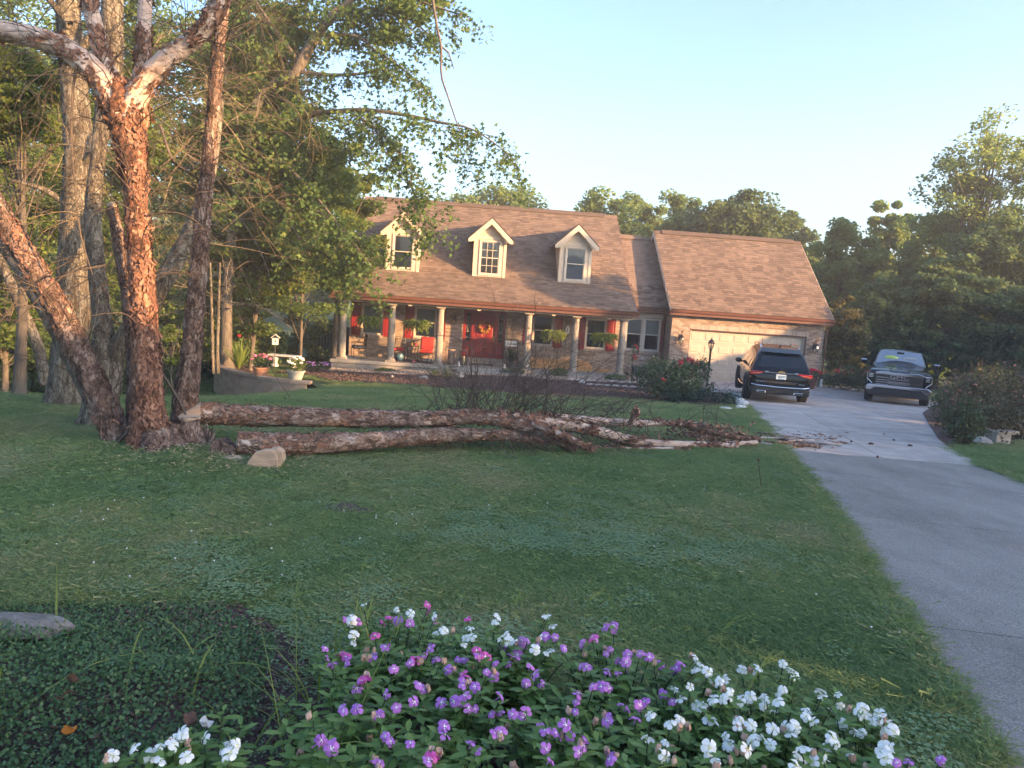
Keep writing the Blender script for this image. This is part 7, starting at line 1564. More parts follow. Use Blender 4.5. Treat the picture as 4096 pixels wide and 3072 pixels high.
# --- retaining wall with terrace
ZT = -1.40
wp = [at(1243, 1522, 22.0), at(1165, 1521, 22.0), at(1088, 1517, 22.2), at(997, 1508, 22.7), at(918, 1491, 23.4), at(872, 1470, 24.2), at(856, 1459, 25.0), at(868, 1453, 26.0), at(905, 1451, 26.8)]
wp = spline(np.array([(p[0], p[1]) for p in wp]), 200); Ls = np.r_[0, np.cumsum(np.linalg.norm(np.diff(wp, axis=0), axis=1))]
rw = empty('retaining_wall', (wp[0][0], wp[0][1], ZT), 0, 'curved low retaining wall of tan split face blocks at the left of the lawn', 'wall')
blk = MB(); blk.box(-.148, .148, -.0, .22, .002, .146); me_b = blk.mesh('block', M['wallblock']); cap_ = MB(); cap_.box(-.149, .149, -.03, .25, .002, .085); me_c = cap_.mesh('capstone', M['wallblock'])
for c in range(7):
    z = ZT-.085 if c == 0 else ZT-.085-c*.149; s = .15 if c % 2 else .0
    while s < Ls[-1]-.1:
        x, y = np.interp(s+.15, Ls, wp[:, 0]), np.interp(s+.15, Ls, wp[:, 1]); x2, y2 = np.interp(s+.16, Ls, wp[:, 0]), np.interp(s+.16, Ls, wp[:, 1])
        if z+.12 > gz(x, y):
            o = link('capstone' if c == 0 else 'block', me_c if c == 0 else me_b, rw); o.location = (x-wp[0][0]+rp.uniform(-.004, .004), y-wp[0][1]+rp.uniform(-.008, .008), z-ZT); o.rotation_euler = (0, 0, math.atan2(y2-y, x2-x)+math.pi)
        s += .30
tp_poly = [tuple(p) for p in wp[::8]]+[tuple(wp[-1]), (-8.2, 27.5), (-6.3, 25.2), (-5.7, 23.0)]
bmt = bmesh.new(); vs = [bmt.verts.new((p[0], p[1], ZT-.03 if i_ < len(tp_poly)-3 else float(gz(p[0], p[1]))-.3)) for i_, p in enumerate(tp_poly)]; f = bmt.faces.new(vs); bmesh.ops.triangulate(bmt, faces=[f])
for f in bmt.faces:
    if f.normal.z < 0: f.normal_flip()
me = bpy.data.meshes.new('terrace_soil'); bmt.to_mesh(me); bmt.free(); me.materials.append(M['mulch']); tag(link('terrace_soil', me), kind='structure')
def on_t(x, y, d): p = at(x, y, d); p[2] = ZT-.03; return p
t = empty('iris_plant', on_t(955, 1492, 24.2), 0, 'tall spiky iris clump with a single red bud behind the curved wall', 'plant'); blades(t, 70, 1.0, rnp, 'leaf_fern', .022, .75, sag=.25); m = MB(); m.tube([(0, 0, 0), (-.02, 0, 1.05)], .008, 5); part(m, 'flower_stalk', 'leaf_shrub', t); blooms(t, GER, [(-.02, 0, 1.07)])
potted('potted_flowers', 'terracotta pot of pink flowers on the curved wall', on_t(1042, 1512, 22.75)+np.array([0, 0, .03]), .25, .25, 'terra', .30, .42, 380, .07, 'leaf_shrub', PNK, 16, 4)
potted('potted_flowers', 'grey green planter of white flowers on the curved wall', on_t(1182, 1520, 22.35)+np.array([0, 0, .03]), .27, .27, 'planter', .28, .45, 380, .07, 'leaf_light', WHT, 16, 5)
t = empty('stone_bench', on_t(1136, 1492, 25.5), -.1, 'low grey stone garden bench behind the planters', 'bench'); m = MB(); m.box(-.55, .55, -.17, .17, .36, .42); part(m, 'seat', 'bench', t, bevel=.015)
for sx in (-.33, .33): m = MB(); m.lathe([(.12, 0), (.12, .05), (.07, .1), (.09, .22), (.12, .3), (.13, .358)], 12, (sx, 0, 0)); part(m, 'leg', 'bench', t)
t = empty('birdhouse', on_t(1098, 1480, 24.6), .3, 'small grey birdhouse on a thin pole above the planters', 'birdhouse'); m = MB(); m.tube([(0, 0, 0), (0, 0, .83)], .014, 6); part(m, 'pole', 'black', t); m = MB(); m.box(-.10, .10, -.09, .09, .83, 1.05); part(m, 'house_box', 'bench', t); m = MB(); m.prism([(-.15, 1.04), (0, 1.16), (.15, 1.04), (.15, 1.06), (0, 1.18), (-.15, 1.06)], 'y', -.13, .13); part(m, 'roof', 'bench', t); m = MB(); m.lathe([(.028, 0), (.028, .006), (0, .006)], 10); o = part(m, 'entrance', 'black', t); o.location = (0, -.09, .95); o.rotation_euler = (math.pi/2, 0, 0)
for i, (x, y) in enumerate([(1235, 1488), (1270, 1490), (1300, 1492)]):
    shrub('purple_flowers', ['leftmost', 'middle', 'rightmost'][i]+' low clump of pale purple flowers beside the stone bench', G(x, y)+np.array([0, 0, .08]), .26, .34, 200, .05, 'leaf_shrub', 120+i, PUR, 12, cat='flowers', group='purple flowers left of the porch')
t = empty('board_fence', G(1310, 1462)+np.array([-2.0, 4.0, 0]), YAW, 'dark board fence beyond the left end of the porch', 'fence')
for k in range(16): m = MB(); m.box(k*.15, k*.15+.138, 0, .02, -.3, 1.45+rp.uniform(-.01, .01)); part(m, 'board', 'fence', t)
for z in (.2, 1.2): m = MB(); m.box(0, 2.4, .021, .06, z, z+.08); part(m, 'rail', 'fence', t)
# --- flower beds right of the driveway
gz_ = 'dry zinnia plants in the bed right of the driveway'
zs = [(3785, 1690, .5, .95), (3810, 1755, .45, .95), (3835, 1680, .65, 1.3), (3850, 1785, .42, 1.0), (3870, 1720, .75, 1.5), (3890, 1640, .7, 1.35), (3940, 1690, .8, 1.65), (3960, 1770, .6, 1.05), (4030, 1720, .8, 1.6), (4000, 1640, .85, 1.55), (4090, 1690, .8, 1.7), (4085, 1765, .6, 1.1), (3935, 1610, .8, 1.2), (4130, 1640, .9, 1.6)]
zl = ['dry zinnia plant nearest the pickup at the driveway edge', 'low dry zinnia plant spilling on the driveway', 'dry zinnia plant second from the pickup', 'green leaved zinnia plant at the near end of the bed', 'tall dry zinnia plant in the middle of the bed', 'dry zinnia plant right behind the first ones', 'tallest dry zinnia plant with pink heads', 'low dry plant above the stone block', 'tall dry plant at the right of the bed', 'dry plant at the back of the bed', 'dry plant at the right picture edge', 'low dry plant at the right picture edge', 'dry plant far back beside the pickup', 'dry plant furthest right at the back']
for i, (x, y, r, h) in enumerate(zs):
    p = G(x, y); rng = np.random.default_rng(140+i); t = empty('zinnia_plant', p, 0, zl[i], 'flowering plant', gz_); foliage(t, r, h, int(1500*r*h/.8), .065, 'leaf_shrub' if i == 3 else ('leaf_brown' if i % 3 else 'leaf_shrub'), rng, 0, .2, hollow=.2)
    tips = stems_(t, 46, r, h*1.08, rng, 'leaf_brown', .005); blooms(t, ZIN, tips[:9])
for i, (x, y, r, h) in enumerate([(3330, 1560, .6, .8), (3390, 1570, .65, .95), (3450, 1578, .6, .9), (3500, 1560, .7, 1.1)]):
    p = G(x, y)+np.array([.35, 1.0, 0]); rng = np.random.default_rng(170+i); t = empty('zinnia_plant', p, 0, ['bushy plant just right of the garage downspout', 'second bushy plant between garage and pickup', 'third bushy plant between garage and pickup', 'bushy plant behind the front corner of the pickup'][i], 'flowering plant', 'bushy plants between the garage and the pickup'); foliage(t, r, h, int(1500*r*h/.7), .07, 'leaf_brown' if i % 2 else 'leaf_shrub', rng, 0, .2, hollow=.2); blooms(t, GER, stems_(t, 20, r, h*1.05, rng, 'leaf_brown')[:4])
p = G(3985, 1775); t = empty('stone_block', p, .3, 'square grey stone block with a flat slab at the end of the flower bed', 'stone block'); m = MB(); m.box(-.2, .2, -.15, .15, 0, .22); part(m, 'block', 'stone', t, bevel=.02); m = MB(); m.box(-.2, .42, -.16, .14, .222, .29); part(m, 'slab', 'stone', t, bevel=.02)
rock('garden_rock', 'dark rock lying left of the square stone block', G(3925, 1778), (.2, .14, .1), 'stone', 190)
bed2 = [tuple(G(x, y)[:2]) for x, y in [(3690, 1655), (3715, 1700), (3755, 1760), (3800, 1795), (3900, 1790), (4020, 1780), (4120, 1770)]]+[(19, 22), (20, 32), (15.5, 27.0)]
tag(sheet('flower_bed', bed2, M['mulch'], None, .03, .08), kind='structure')
shrub('purple_shrub', 'purple leaved shrub with pale round leaves at the right edge of the picture', G(4080, 1600)+np.array([1.5, 4, 0]), .9, 2.6, 900, .13, 'leaf_purple', 195)
# ------------------------------------------------------------------ lawn grass, ground cover and the vinca bed in front
rgz = np.random.default_rng(909)
# grass colour follows its place in the lawn (patch), its blade (tint)
def grassmat(name, cols, rough=.6, trans=.3):
    m = bpy.data.materials.new(name); m.use_nodes = True; N, L = m.node_tree.nodes, m.node_tree.links; b_ = N['Principled BSDF']; b_.inputs['Roughness'].default_value = rough; b_.inputs['Specular IOR Level'].default_value = .4
    a = N.new('ShaderNodeAttribute'); a.attribute_name = 'patch'; a.attribute_type = 'INSTANCER'; t = N.new('ShaderNodeAttribute'); t.attribute_name = 'tint'
    q = N.new('ShaderNodeMath'); q.operation = 'MULTIPLY_ADD'; q.inputs[1].default_value = .45; L.new(t.outputs['Fac'], q.inputs[0]); L.new(a.outputs['Fac'], q.inputs[2])
    rp_ = N.new('ShaderNodeValToRGB'); e = rp_.color_ramp.elements; e[0].position, e[0].color = cols[0][0], lin(cols[0][1]); e[1].position, e[1].color = cols[-1][0], lin(cols[-1][1])
    for p_, c_ in cols[1:-1]: k = e.new(p_); k.color = lin(c_)
    L.new(q.outputs[0], rp_.inputs['Fac']); L.new(rp_.outputs['Color'], b_.inputs['Base Color']); tr = N.new('ShaderNodeBsdfTranslucent'); L.new(rp_.outputs['Color'], tr.inputs['Color']); mx = N.new('ShaderNodeMixShader'); mx.inputs[0].default_value = trans
    L.new(b_.outputs[0], mx.inputs[1]); L.new(tr.outputs[0], mx.inputs[2]); L.new(mx.outputs[0], N['Material Output'].inputs['Surface']); return m
M['lawnblade'] = grassmat('lawn_blade', [(.1, (.135, .225, .09)), (.45, (.20, .31, .12)), (.8, (.28, .36, .14)), (1., (.40, .39, .21))], .6, .45)
M['clover'] = grassmat('clover_leaf', [(.1, (.13, .23, .105)), (.6, (.19, .30, .14)), (1., (.26, .35, .18))], .55)
def tuft(n, rad, h, w, rng, lean=.5):
    Vs, Fs, tt = [], [], []
    for i in range(n):
        a, r = rng.uniform(0, 2*np.pi), rad*rng.random()**.5; p = np.array([r*np.cos(a), r*np.sin(a), 0]); la = rng.uniform(0, 2*np.pi); d = np.array([np.cos(la), np.sin(la), 0])*rng.uniform(.1, lean)*h*1.6; hh = h*rng.uniform(.55, 1.15); sd_ = np.array([-np.sin(la), np.cos(la), 0])*w/2
        b0 = len(Vs); Vs += [p-sd_, p+sd_, p+d*.35+sd_*.9+np.array([0, 0, hh*.6]), p+d*.35-sd_*.9+np.array([0, 0, hh*.6]), p+d+np.array([0, 0, hh*(1-.25*rng.random())]), p+d*1.02+np.array([0, 0, hh*.9])]
        Fs += [(b0, b0+1, b0+2, b0+3), (b0+3, b0+2, b0+4, b0+5)]; q = rng.random(); tt += [q, q]
    return npmesh(None, np.array(Vs), np.array(Fs), M['lawnblade'], None, tt)
def clover(n, rad, rng):
    Vs, Fs, tt = [], [], []
    for i in range(n):
        a, r = rng.uniform(0, 2*np.pi), rad*rng.random()**.5; c = np.array([r*np.cos(a), r*np.sin(a), rng.uniform(.03, .055)])
        for k in range(3):
            th = a+k*2.094; o = c+np.array([np.cos(th), np.sin(th), .15])*.005; b0 = len(Vs); s = .0043*rng.uniform(.7, 1.3)
            for j in range(6): Vs.append(o+s*np.array([np.cos(j*1.047), np.sin(j*1.047), .25*np.cos(j*1.047-th)]))
            Fs += [(b0, b0+1, b0+2, b0+3), (b0, b0+3, b0+4, b0+5)]; q = rng.random(); tt += [q, q]
    return npmesh(None, np.array(Vs), np.array(Fs), M['clover'], None, tt)
def scatter_nodes(name, P, rot, scl, patch, sources, idx):
    """one object whose node tree puts a small tuft on each of its points"""
    me = bpy.data.meshes.new(name); me.vertices.add(len(P)); me.vertices.foreach_set('co', np.asarray(P, np.float32).ravel())
    for nm, ty, vals in (('rotz', 'FLOAT', rot), ('scl', 'FLOAT', scl), ('patch', 'FLOAT', patch), ('pick', 'INT', idx)):
        at_ = me.attributes.new(nm, ty, 'POINT'); at_.data.foreach_set('value', np.asarray(vals, np.float32 if ty == 'FLOAT' else np.int32))
    o = link(name, me); ng = bpy.data.node_groups.new(name+'_nodes', 'GeometryNodeTree'); ng.interface.new_socket('Geometry', in_out='INPUT', socket_type='NodeSocketGeometry'); ng.interface.new_socket('Geometry', in_out='OUTPUT', socket_type='NodeSocketGeometry')
    N, L = ng.nodes, ng.links; gi, go = N.new('NodeGroupInput'), N.new('NodeGroupOutput'); jn = N.new('GeometryNodeJoinGeometry')
    def attr(nm, ty):
        a = N.new('GeometryNodeInputNamedAttribute'); a.data_type = ty; a.inputs[0].default_value = nm; return a.outputs[0]
    cx = N.new('ShaderNodeCombineXYZ'); L.new(attr('rotz', 'FLOAT'), cx.inputs[2])
    sv = N.new('ShaderNodeCombineXYZ'); a_ = attr('scl', 'FLOAT');  mn = N.new('ShaderNodeMath'); mn.operation = 'MINIMUM'; mn.inputs[1].default_value = 1.15; L.new(a_, mn.inputs[0]); L.new(a_, sv.inputs[0]); L.new(a_, sv.inputs[1]); L.new(mn.outputs[0], sv.inputs[2])
    for k, src in enumerate(sources):
        cmp_ = N.new('FunctionNodeCompare'); cmp_.data_type = 'INT'; cmp_.operation = 'EQUAL'; L.new(attr('pick', 'INT'), cmp_.inputs[2]); cmp_.inputs[3].default_value = k
        oi = N.new('GeometryNodeObjectInfo'); oi.inputs['Object'].default_value = src; oi.inputs['As Instance'].default_value = True
        ip = N.new('GeometryNodeInstanceOnPoints'); L.new(gi.outputs[0], ip.inputs['Points']); L.new(cmp_.outputs[0], ip.inputs['Selection']); L.new(oi.outputs['Geometry'], ip.inputs['Instance']); L.new(cx.outputs[0], ip.inputs['Rotation']); L.new(sv.outputs[0], ip.inputs['Scale']); L.new(ip.outputs[0], jn.inputs[0])
    L.new(jn.outputs[0], go.inputs[0]); md = o.modifiers.new('scatter', 'NODES'); md.node_group = ng; return tag(o, kind='stuff')
def source(me, name):
    return bpy.data.objects.new(name, me)      # never linked to the scene: only its tufts are
bed_front = [(-4.5, 3.5), (-2.9, 3.45), (-2.2, 3.75), (-1.4, 3.85), (-.95, 3.45), (-.75, 3.0), (-.2, 2.95), (.6, 2.75), (1.1, 2.45), (1.62, 2.05), (1.9, 1.7), (1.9, -1), (-4.5, -1)]
def lawn_ok(x, y):
    ok = ~inpoly(x, y, low_poly) & ~inpoly(x, y, up_poly) & ~inpoly(x, y, mulch_poly) & ~inpoly(x, y, tp_poly) & ~inpoly(x, y, bed2) & ~inpoly(x, y, bed_front)
    return ok & (np.hypot(x-BIRCH[0], y-BIRCH[1]) > .3)
def infrust(x, y, m=.6):
    return (np.abs(x) < y*.76+m) & (y > 1.2)
pts, sc, ix = [], [], []
for y0, y1, w, dens in ((1.5, 6, .10, 330), (6, 12, .17, 105), (12, 20, .28, 36), (20, 30, .45, 13)):
    X0, X1 = -(y1*.76+1.5), y1*.76+1.5; n = int((X1-X0)*(y1-y0)*dens); q = np.c_[rgz.uniform(X0, X1, n), rgz.uniform(y0, y1, n)]; q = q[infrust(q[:, 0], q[:, 1]) & lawn_ok(q[:, 0], q[:, 1])]
    pn = vnoise(np.c_[q*.55, 0*q[:, 0]], 8); cl = vnoise(np.c_[q*1.1, 0*q[:, 0]+3], 12); k = len(q)
    pk = np.where((cl+rgz.normal(0, .24, k) > .98) & (q[:, 1] < 10), 3, rgz.integers(0, 3, k)); pts.append(q); sc.append(w/.10*rgz.uniform(.8, 1.25, k)); ix.append(pk)
q = np.vstack(pts); sc = np.concatenate(sc); ix = np.concatenate(ix); sc = np.minimum(sc, np.where(ix == 3, 1.15, 2.6)); sc = sc*(.8+.5*vnoise(np.c_[q*1.9, 0*q[:, 0]+9], 55))
patch_ = .9*vnoise(np.c_[q*.8, 0*q[:, 0]+1], 21)*.55+.45*vnoise(np.c_[q*2.7, 0*q[:, 0]+5], 22)-.05+.25*np.clip((1.2-np.hypot(q[:, 0]+4.6, (q[:, 1]-7.0)))/1.2, 0, 1)
zz = gz(q[:, 0], q[:, 1])+mound(q[:, 0], q[:, 1])
src = [source(tuft(60, .09, .05, .0046, rgz, 1.5), 'grass_tuft'), source(tuft(60, .09, .056, .0042, rgz, 1.2), 'grass_tuft'), source(tuft(50, .09, .042, .0055, rgz, 1.7), 'grass_tuft'), source(clover(40, .09, rgz), 'clover_tuft')]
lg = scatter_nodes('lawn_grass', np.c_[q, zz], rgz.uniform(0, 6.28, len(q)), sc, patch_, src, ix)
tag(lg, 'mown green lawn grass with clover patches', 'grass')
# longer ragged grass at driveway edges and round the birch foot
e = []
for a, b_ in zip(low_left[1:-1], low_left[2:]):
    a, b_ = np.array(a), np.array(b_); L_ = np.linalg.norm(b_-a); n = int(L_*60); t = rgz.random((n, 1)); e.append(a+(b_-a)*t+np.c_[rgz.normal(-.06, .05, n), rgz.normal(0, .02, n)])
for a, b_ in zip(up_left[:3], up_left[1:4]):
    a, b_ = np.array(a), np.array(b_); n = int(np.linalg.norm(b_-a)*22); t = rgz.random((n, 1)); e.append(a+(b_-a)*t+np.c_[rgz.normal(-.08, .06, n), 0*t])
th_ = rgz.uniform(0, 6.28, 330); rr_ = rgz.uniform(.5, 1.25, 330); e.append(np.c_[BIRCH[0]+rr_*np.cos(th_)*1.15, BIRCH[1]+rr_*np.sin(th_)*.8])
a = np.array(low_right); e.append(np.vstack([a[i]+(a[i+1]-a[i])*rgz.random((80, 1))+np.c_[rgz.normal(.07, .05, 80), np.zeros(80)] for i in range(3, 5)]))
e = np.vstack(e); src2 = [source(tuft(30, .06, .075, .005, rgz, 1.1), 'edge_tuft'), source(tuft(26, .07, .06, .005, rgz, 1.3), 'edge_tuft')]
eg = scatter_nodes('edge_grass', np.c_[e, gz(e[:, 0], e[:, 1])+mound(e[:, 0], e[:, 1])], rgz.uniform(0, 6.28, len(e)), rgz.uniform(.6, 1.25, len(e)), .15+.6*rgz.random(len(e)), src2, rgz.integers(0, 2, len(e))); tag(eg, 'longer ragged grass along the driveway edge and birch foot', 'grass')
# white clover heads
n = 190; q = np.c_[rgz.uniform(-5, 3, n), rgz.uniform(3.6, 9.5, n)]; k = vnoise(np.c_[q*.9, 0*q[:, 0]], 31) > .5; q = q[k & lawn_ok(q[:, 0], q[:, 1])]
tag(scatter_mesh('clover_heads', OCT, np.c_[q, gz(q[:, 0], q[:, 1])+.055], np.full((len(q), 3), .0075), M['white_petal'], rgz), 'tiny white clover heads dotted over the near lawn', 'clover', kind='stuff')
# worn spot in the lawn
p = G(1370, 2058); mm = MB(); k = 14; mm.add([(0, 0, .018)]+[(.26*math.cos(2*math.pi*i/k)*(1+.25*math.sin(i*2.3)), .2*math.sin(2*math.pi*i/k)*(1+.2*math.cos(i*1.7)), .0) for i in range(k)], [(0, 1+i, 1+(i+1) % k) for i in range(k)]); o = mm.build('bare_soil_patch', M['soil']); o.location = tuple(p+np.array([0, 0, .035])); tag(o, kind='structure')
# mulch under the front bed
tag(sheet('front_bed', bed_front[:-2]+[(1.9, .4), (-4.5, .4)], M['mulch'], None, .02, .05, .5), kind='structure')
n = 5200; q = np.c_[rgz.uniform(-1.9, 1.9, n), rgz.uniform(1.4, 3.9, n)]; q = q[inpoly(q[:, 0], q[:, 1], bed_front)]; tag(scatter_mesh('front_mulch_chips', OCT, np.c_[q, gz(q[:, 0], q[:, 1])+.03], rgz.uniform(.4, 1.3, (len(q), 1))*np.array([.03, .008, .005]), M['chip'], rgz), kind='stuff')
# dark evergreen ground cover
cov_poly = [(-4.4, 3.42), (-2.9, 3.40), (-2.2, 3.70), (-1.5, 3.80), (-1.05, 3.45), (-.95, 2.9), (-.85, 2.35), (-.80, 1.5), (-4.4, 1.5)]
n = 62000; q = scatter_poly(cov_poly, n, rgz); hgt = .10+.14*vnoise(np.c_[q*2.2, 0*q[:, 0]], 44); edge = np.clip((3.7-q[:, 1])*1.2, .25, 1)*np.clip((-.75-q[:, 0])*2.2, .2, 1)
P = np.c_[q, gz(q[:, 0], q[:, 1])+hgt*edge*rgz.random(n)**.35]; V, F, k = leaf_arrays(P, .018, rgz, .5); cv = npmesh('ground_cover', V, F, M['leaf_cover'], None, np.repeat(np.clip(rgz.normal(.4, .25, n), 0, 1), k)); tag(cv, 'dark glossy evergreen ground cover at the lower left', 'ground cover', kind='stuff')
# clover-like small weeds between cover and flowers
n = 2600; q = np.c_[rgz.normal(-.72, .22, n), rgz.uniform(1.5, 3.5, n)]; P = np.c_[q, gz(q[:, 0], q[:, 1])+.02+.06*rgz.random(n)]; V, F, k = leaf_arrays(P, .016, rgz, 1.2); tag(npmesh('bed_weeds', V, F, M['clover'], None, np.repeat(rgz.random(n), k)), 'small weeds creeping over the mulch between cover and flowers', 'weeds', kind='stuff')
# long crabgrass blades and seed heads
Vs, Fs, tt = [], [], []; sp_ = []
def arch_blade(p, az, L, w, el, sag):
    d = np.array([np.cos(az)*np.cos(el), np.sin(az)*np.cos(el), np.sin(el)]); P = [np.array(p, float)]; k = 7
    for j in range(k-1): d = d+np.array([0, 0, -sag/k]); d /= np.linalg.norm(d); P.append(P[-1]+d*L/(k-1))
    P = np.array(P); sd_ = np.array([-np.sin(az), np.cos(az), 0]); ww = np.array([.6, .9, 1, .9, .7, .4, .05])[:, None]*w/2; b0 = len(Vs)*14
    Vs.append(np.stack([P-sd_*ww, P+sd_*ww+np.array([0, 0, .002])], 1).reshape(-1, 3)); Fs.extend([(b0+2*j, b0+2*j+1, b0+2*j+3, b0+2*j+2) for j in range(k-1)]); tt.extend([rgz.uniform(.3, .9)]*(k-1)); return P
for (cx, cy, n) in ((-.65, 2.5, 22), (-.55, 2.0, 26), (-.2, 2.9, 16), (.45, 2.85, 18), (.9, 2.6, 14), (-1.3, 2.9, 12), (-1.9, 2.6, 10), (.2, 2.2, 16), (-.62, 3.05, 14), (.75, 1.95, 10), (-2.1, 3.3, 8)):
    for _ in range(n):
        p = (cx+rgz.normal(0, .12), cy+rgz.normal(0, .12), 0); p = (p[0], p[1], float(gz(p[0], p[1]))+.02); arch_blade(p, rgz.uniform(0, 6.28), rgz.uniform(.25, .6), rgz.uniform(.006, .011), rgz.uniform(.7, 1.4), rgz.uniform(1.2, 2.6))
for (x, y, L, az) in ((-.72, 2.6, .55, 1.9), (-.68, 2.35, .62, 2.2), (-.5, 2.2, .6, 1.2), (-.62, 3.1, .5, 1.7), (.3, 2.9, .5, 1.2), (.62, 2.75, .55, 1.9), (.85, 2.7, .5, 1.2), (.15, 2.95, .45, 1.8), (-.3, 2.6, .5, 2.3), (.95, 2.3, .5, 1.4)):
    el = 1.1; z = float(gz(x, y))+.03; P = arch_blade((x, y, z), az, L, .004, el, .8)
    for j in range(rgz.integers(3, 6)): arch_blade(P[-1]-np.array([0, 0, .01*j]), az+rgz.uniform(-1.3, 1.3), rgz.uniform(.07, .13), .004, rgz.uniform(.2, 1.1), .5)
tag(npmesh('crabgrass', np.vstack(Vs), np.array(Fs), M['leaf_fern'], None, tt), 'long arching crabgrass blades and seed heads among the flowers', 'weeds', kind='stuff')
# dead leaves
for i, (x, y, m_, lb) in enumerate([(760, 2890, 'flake', 'curled tan dead leaf above the white flowers at lower left'), (820, 2905, 'palestone', 'grey crumpled dead leaf behind the lower left white flowers'), (290, 2730, 'flake', 'brown curled leaf on the dark ground cover'), (255, 2795, 'flake', 'second brown leaf lower on the ground cover'), (275, 2935, 'autumn', 'orange leaf caught in the ground cover')]):
    p = G(x, y, .16)+np.array([0, 0, .17]); mm = MB(); n_ = 6
    vs = [(.03*(i_/n_-.5)*2, .022*j*(1-(2*i_/n_-1)**2)**.5, .012*math.sin(i_*1.1)+.008*abs(j)) for i_ in range(n_+1) for j in (-1, 0, 1)]; mm.add(vs, [(3*i_+a, 3*i_+a+1, 3*i_+a+4, 3*i_+a+3) for i_ in range(n_) for a in (0, 1)]); o = mm.build('dead_leaf', M[m_]); o.location = tuple(p); o.rotation_euler = (rp.uniform(-.6, .6), rp.uniform(-.6, .6), rp.uniform(0, 6)); tag(o, lb, 'leaf')
p = G(70, 2575); o = MB(); o.ball((0, 0, .03), (.30, .11, .05), 14, 7, .07, random.Random(3)); o = o.build('flat_stone', mat('dull_stone', (.10, .09, .08), (.26, .235, .21), 9, .95, bump=.6)); o.location = tuple(p+np.array([-.05, 0, .05])); o.rotation_euler = (0, 0, .12); tag(o, 'flat weathered stone lying at the left edge of the ground cover', 'stone')
# --- vinca: every plant a thing, every flower a part
def petal_flower(name, m, rng_seed, r=.021):
    mb = MB(); q = random.Random(rng_seed)
    for k in range(5):
        a = k*2*math.pi/5+q.uniform(-.08, .08); c, s = math.cos(a), math.sin(a); tl = q.uniform(-.55, .3); W = r*.53; pts = []
        for f, wd, z in ((.08, .10, 0), (.45, .62, .002), (.8, 1., .0), (1.08, .78, -.004), (1.16, .0, -.006)):
            for e in ((-1, 1) if wd else (0,)): x, y = r*f, W*wd*e*.95; pts.append((c*x-s*y, s*x+c*y, z+tl*r*f*.6+.002*k))
        mb.mi = 0; mb.add(pts, [(0, 2, 3, 1), (2, 4, 5, 3), (4, 6, 7, 5), (6, 8, 7)])
    mb.mi = 1; mb.add([(.0045*math.cos(j*1.2566)*(1 if 1 else 0), .0045*math.sin(j*1.2566), .006) for j in range(5)], [(0, 1, 2, 3, 4)])
    for k in range(5):
        a = k*2*math.pi/5; c, s = math.cos(a), math.sin(a); mb.add([(c*.003, s*.003, .0058), (c*.008-s*.002, s*.008+c*.002, .0048), (c*.012, s*.012, .004), (c*.008+s*.002, s*.008-c*.002, .0048)], [(0, 3, 2, 1)])
    mb.mi = 0; mb.tube([(0, 0, 0), (0, 0, -.02)], .0018, 4); return mb.mesh(name, [m[0], m[1]])
M['lilac'] = mat('lilac_petal', (.42, .15, .55), (.52, .24, .62), 60, .55, rnd=.5, ramp=[(.1, (.40, .13, .55)), (.5, (.50, .20, .60)), (.9, (.60, .20, .55))], trans=.25)
M['magenta'] = mat('magenta_petal', (.58, .07, .36), (.68, .14, .46), 60, .55, trans=.25)
M['vwhite'] = mat('vinca_white_petal', (.74, .77, .78), (.85, .86, .85), 60, .55, trans=.25)
M['eye'] = mat('flower_eye', (.8, .78, .76), None, rough=.6); M['eyey'] = mat('yellow_green_eye', (.6, .62, .3), None, rough=.6)
FL = {'lilac': [petal_flower('flower', (M['lilac'], M['eye']), i) for i in range(4)], 'white': [petal_flower('flower', (M['vwhite'], M['eyey']), i+9, .023) for i in range(4)], 'pink': [petal_flower('flower', (M['magenta'], M['eye']), i+20, .024) for i in range(3)]}
wb = MB(); q = random.Random(2)
for k in range(6): a = q.uniform(0, 6.28); wb.tube([(0, 0, 0), (.006*math.cos(a), .006*math.sin(a), .008), (.010*math.cos(a), .010*math.sin(a), -.006), (.007*math.cos(a), .007*math.sin(a), -.016)], [.004, .006, .005, .002], 4)
WILT = wb.mesh('wilted_flower', mat('wilted_petal', (.42, .27, .2), (.62, .46, .38), 40, .8, rnd=.3))
CAMV = Vector((0, 0, CAMZ))
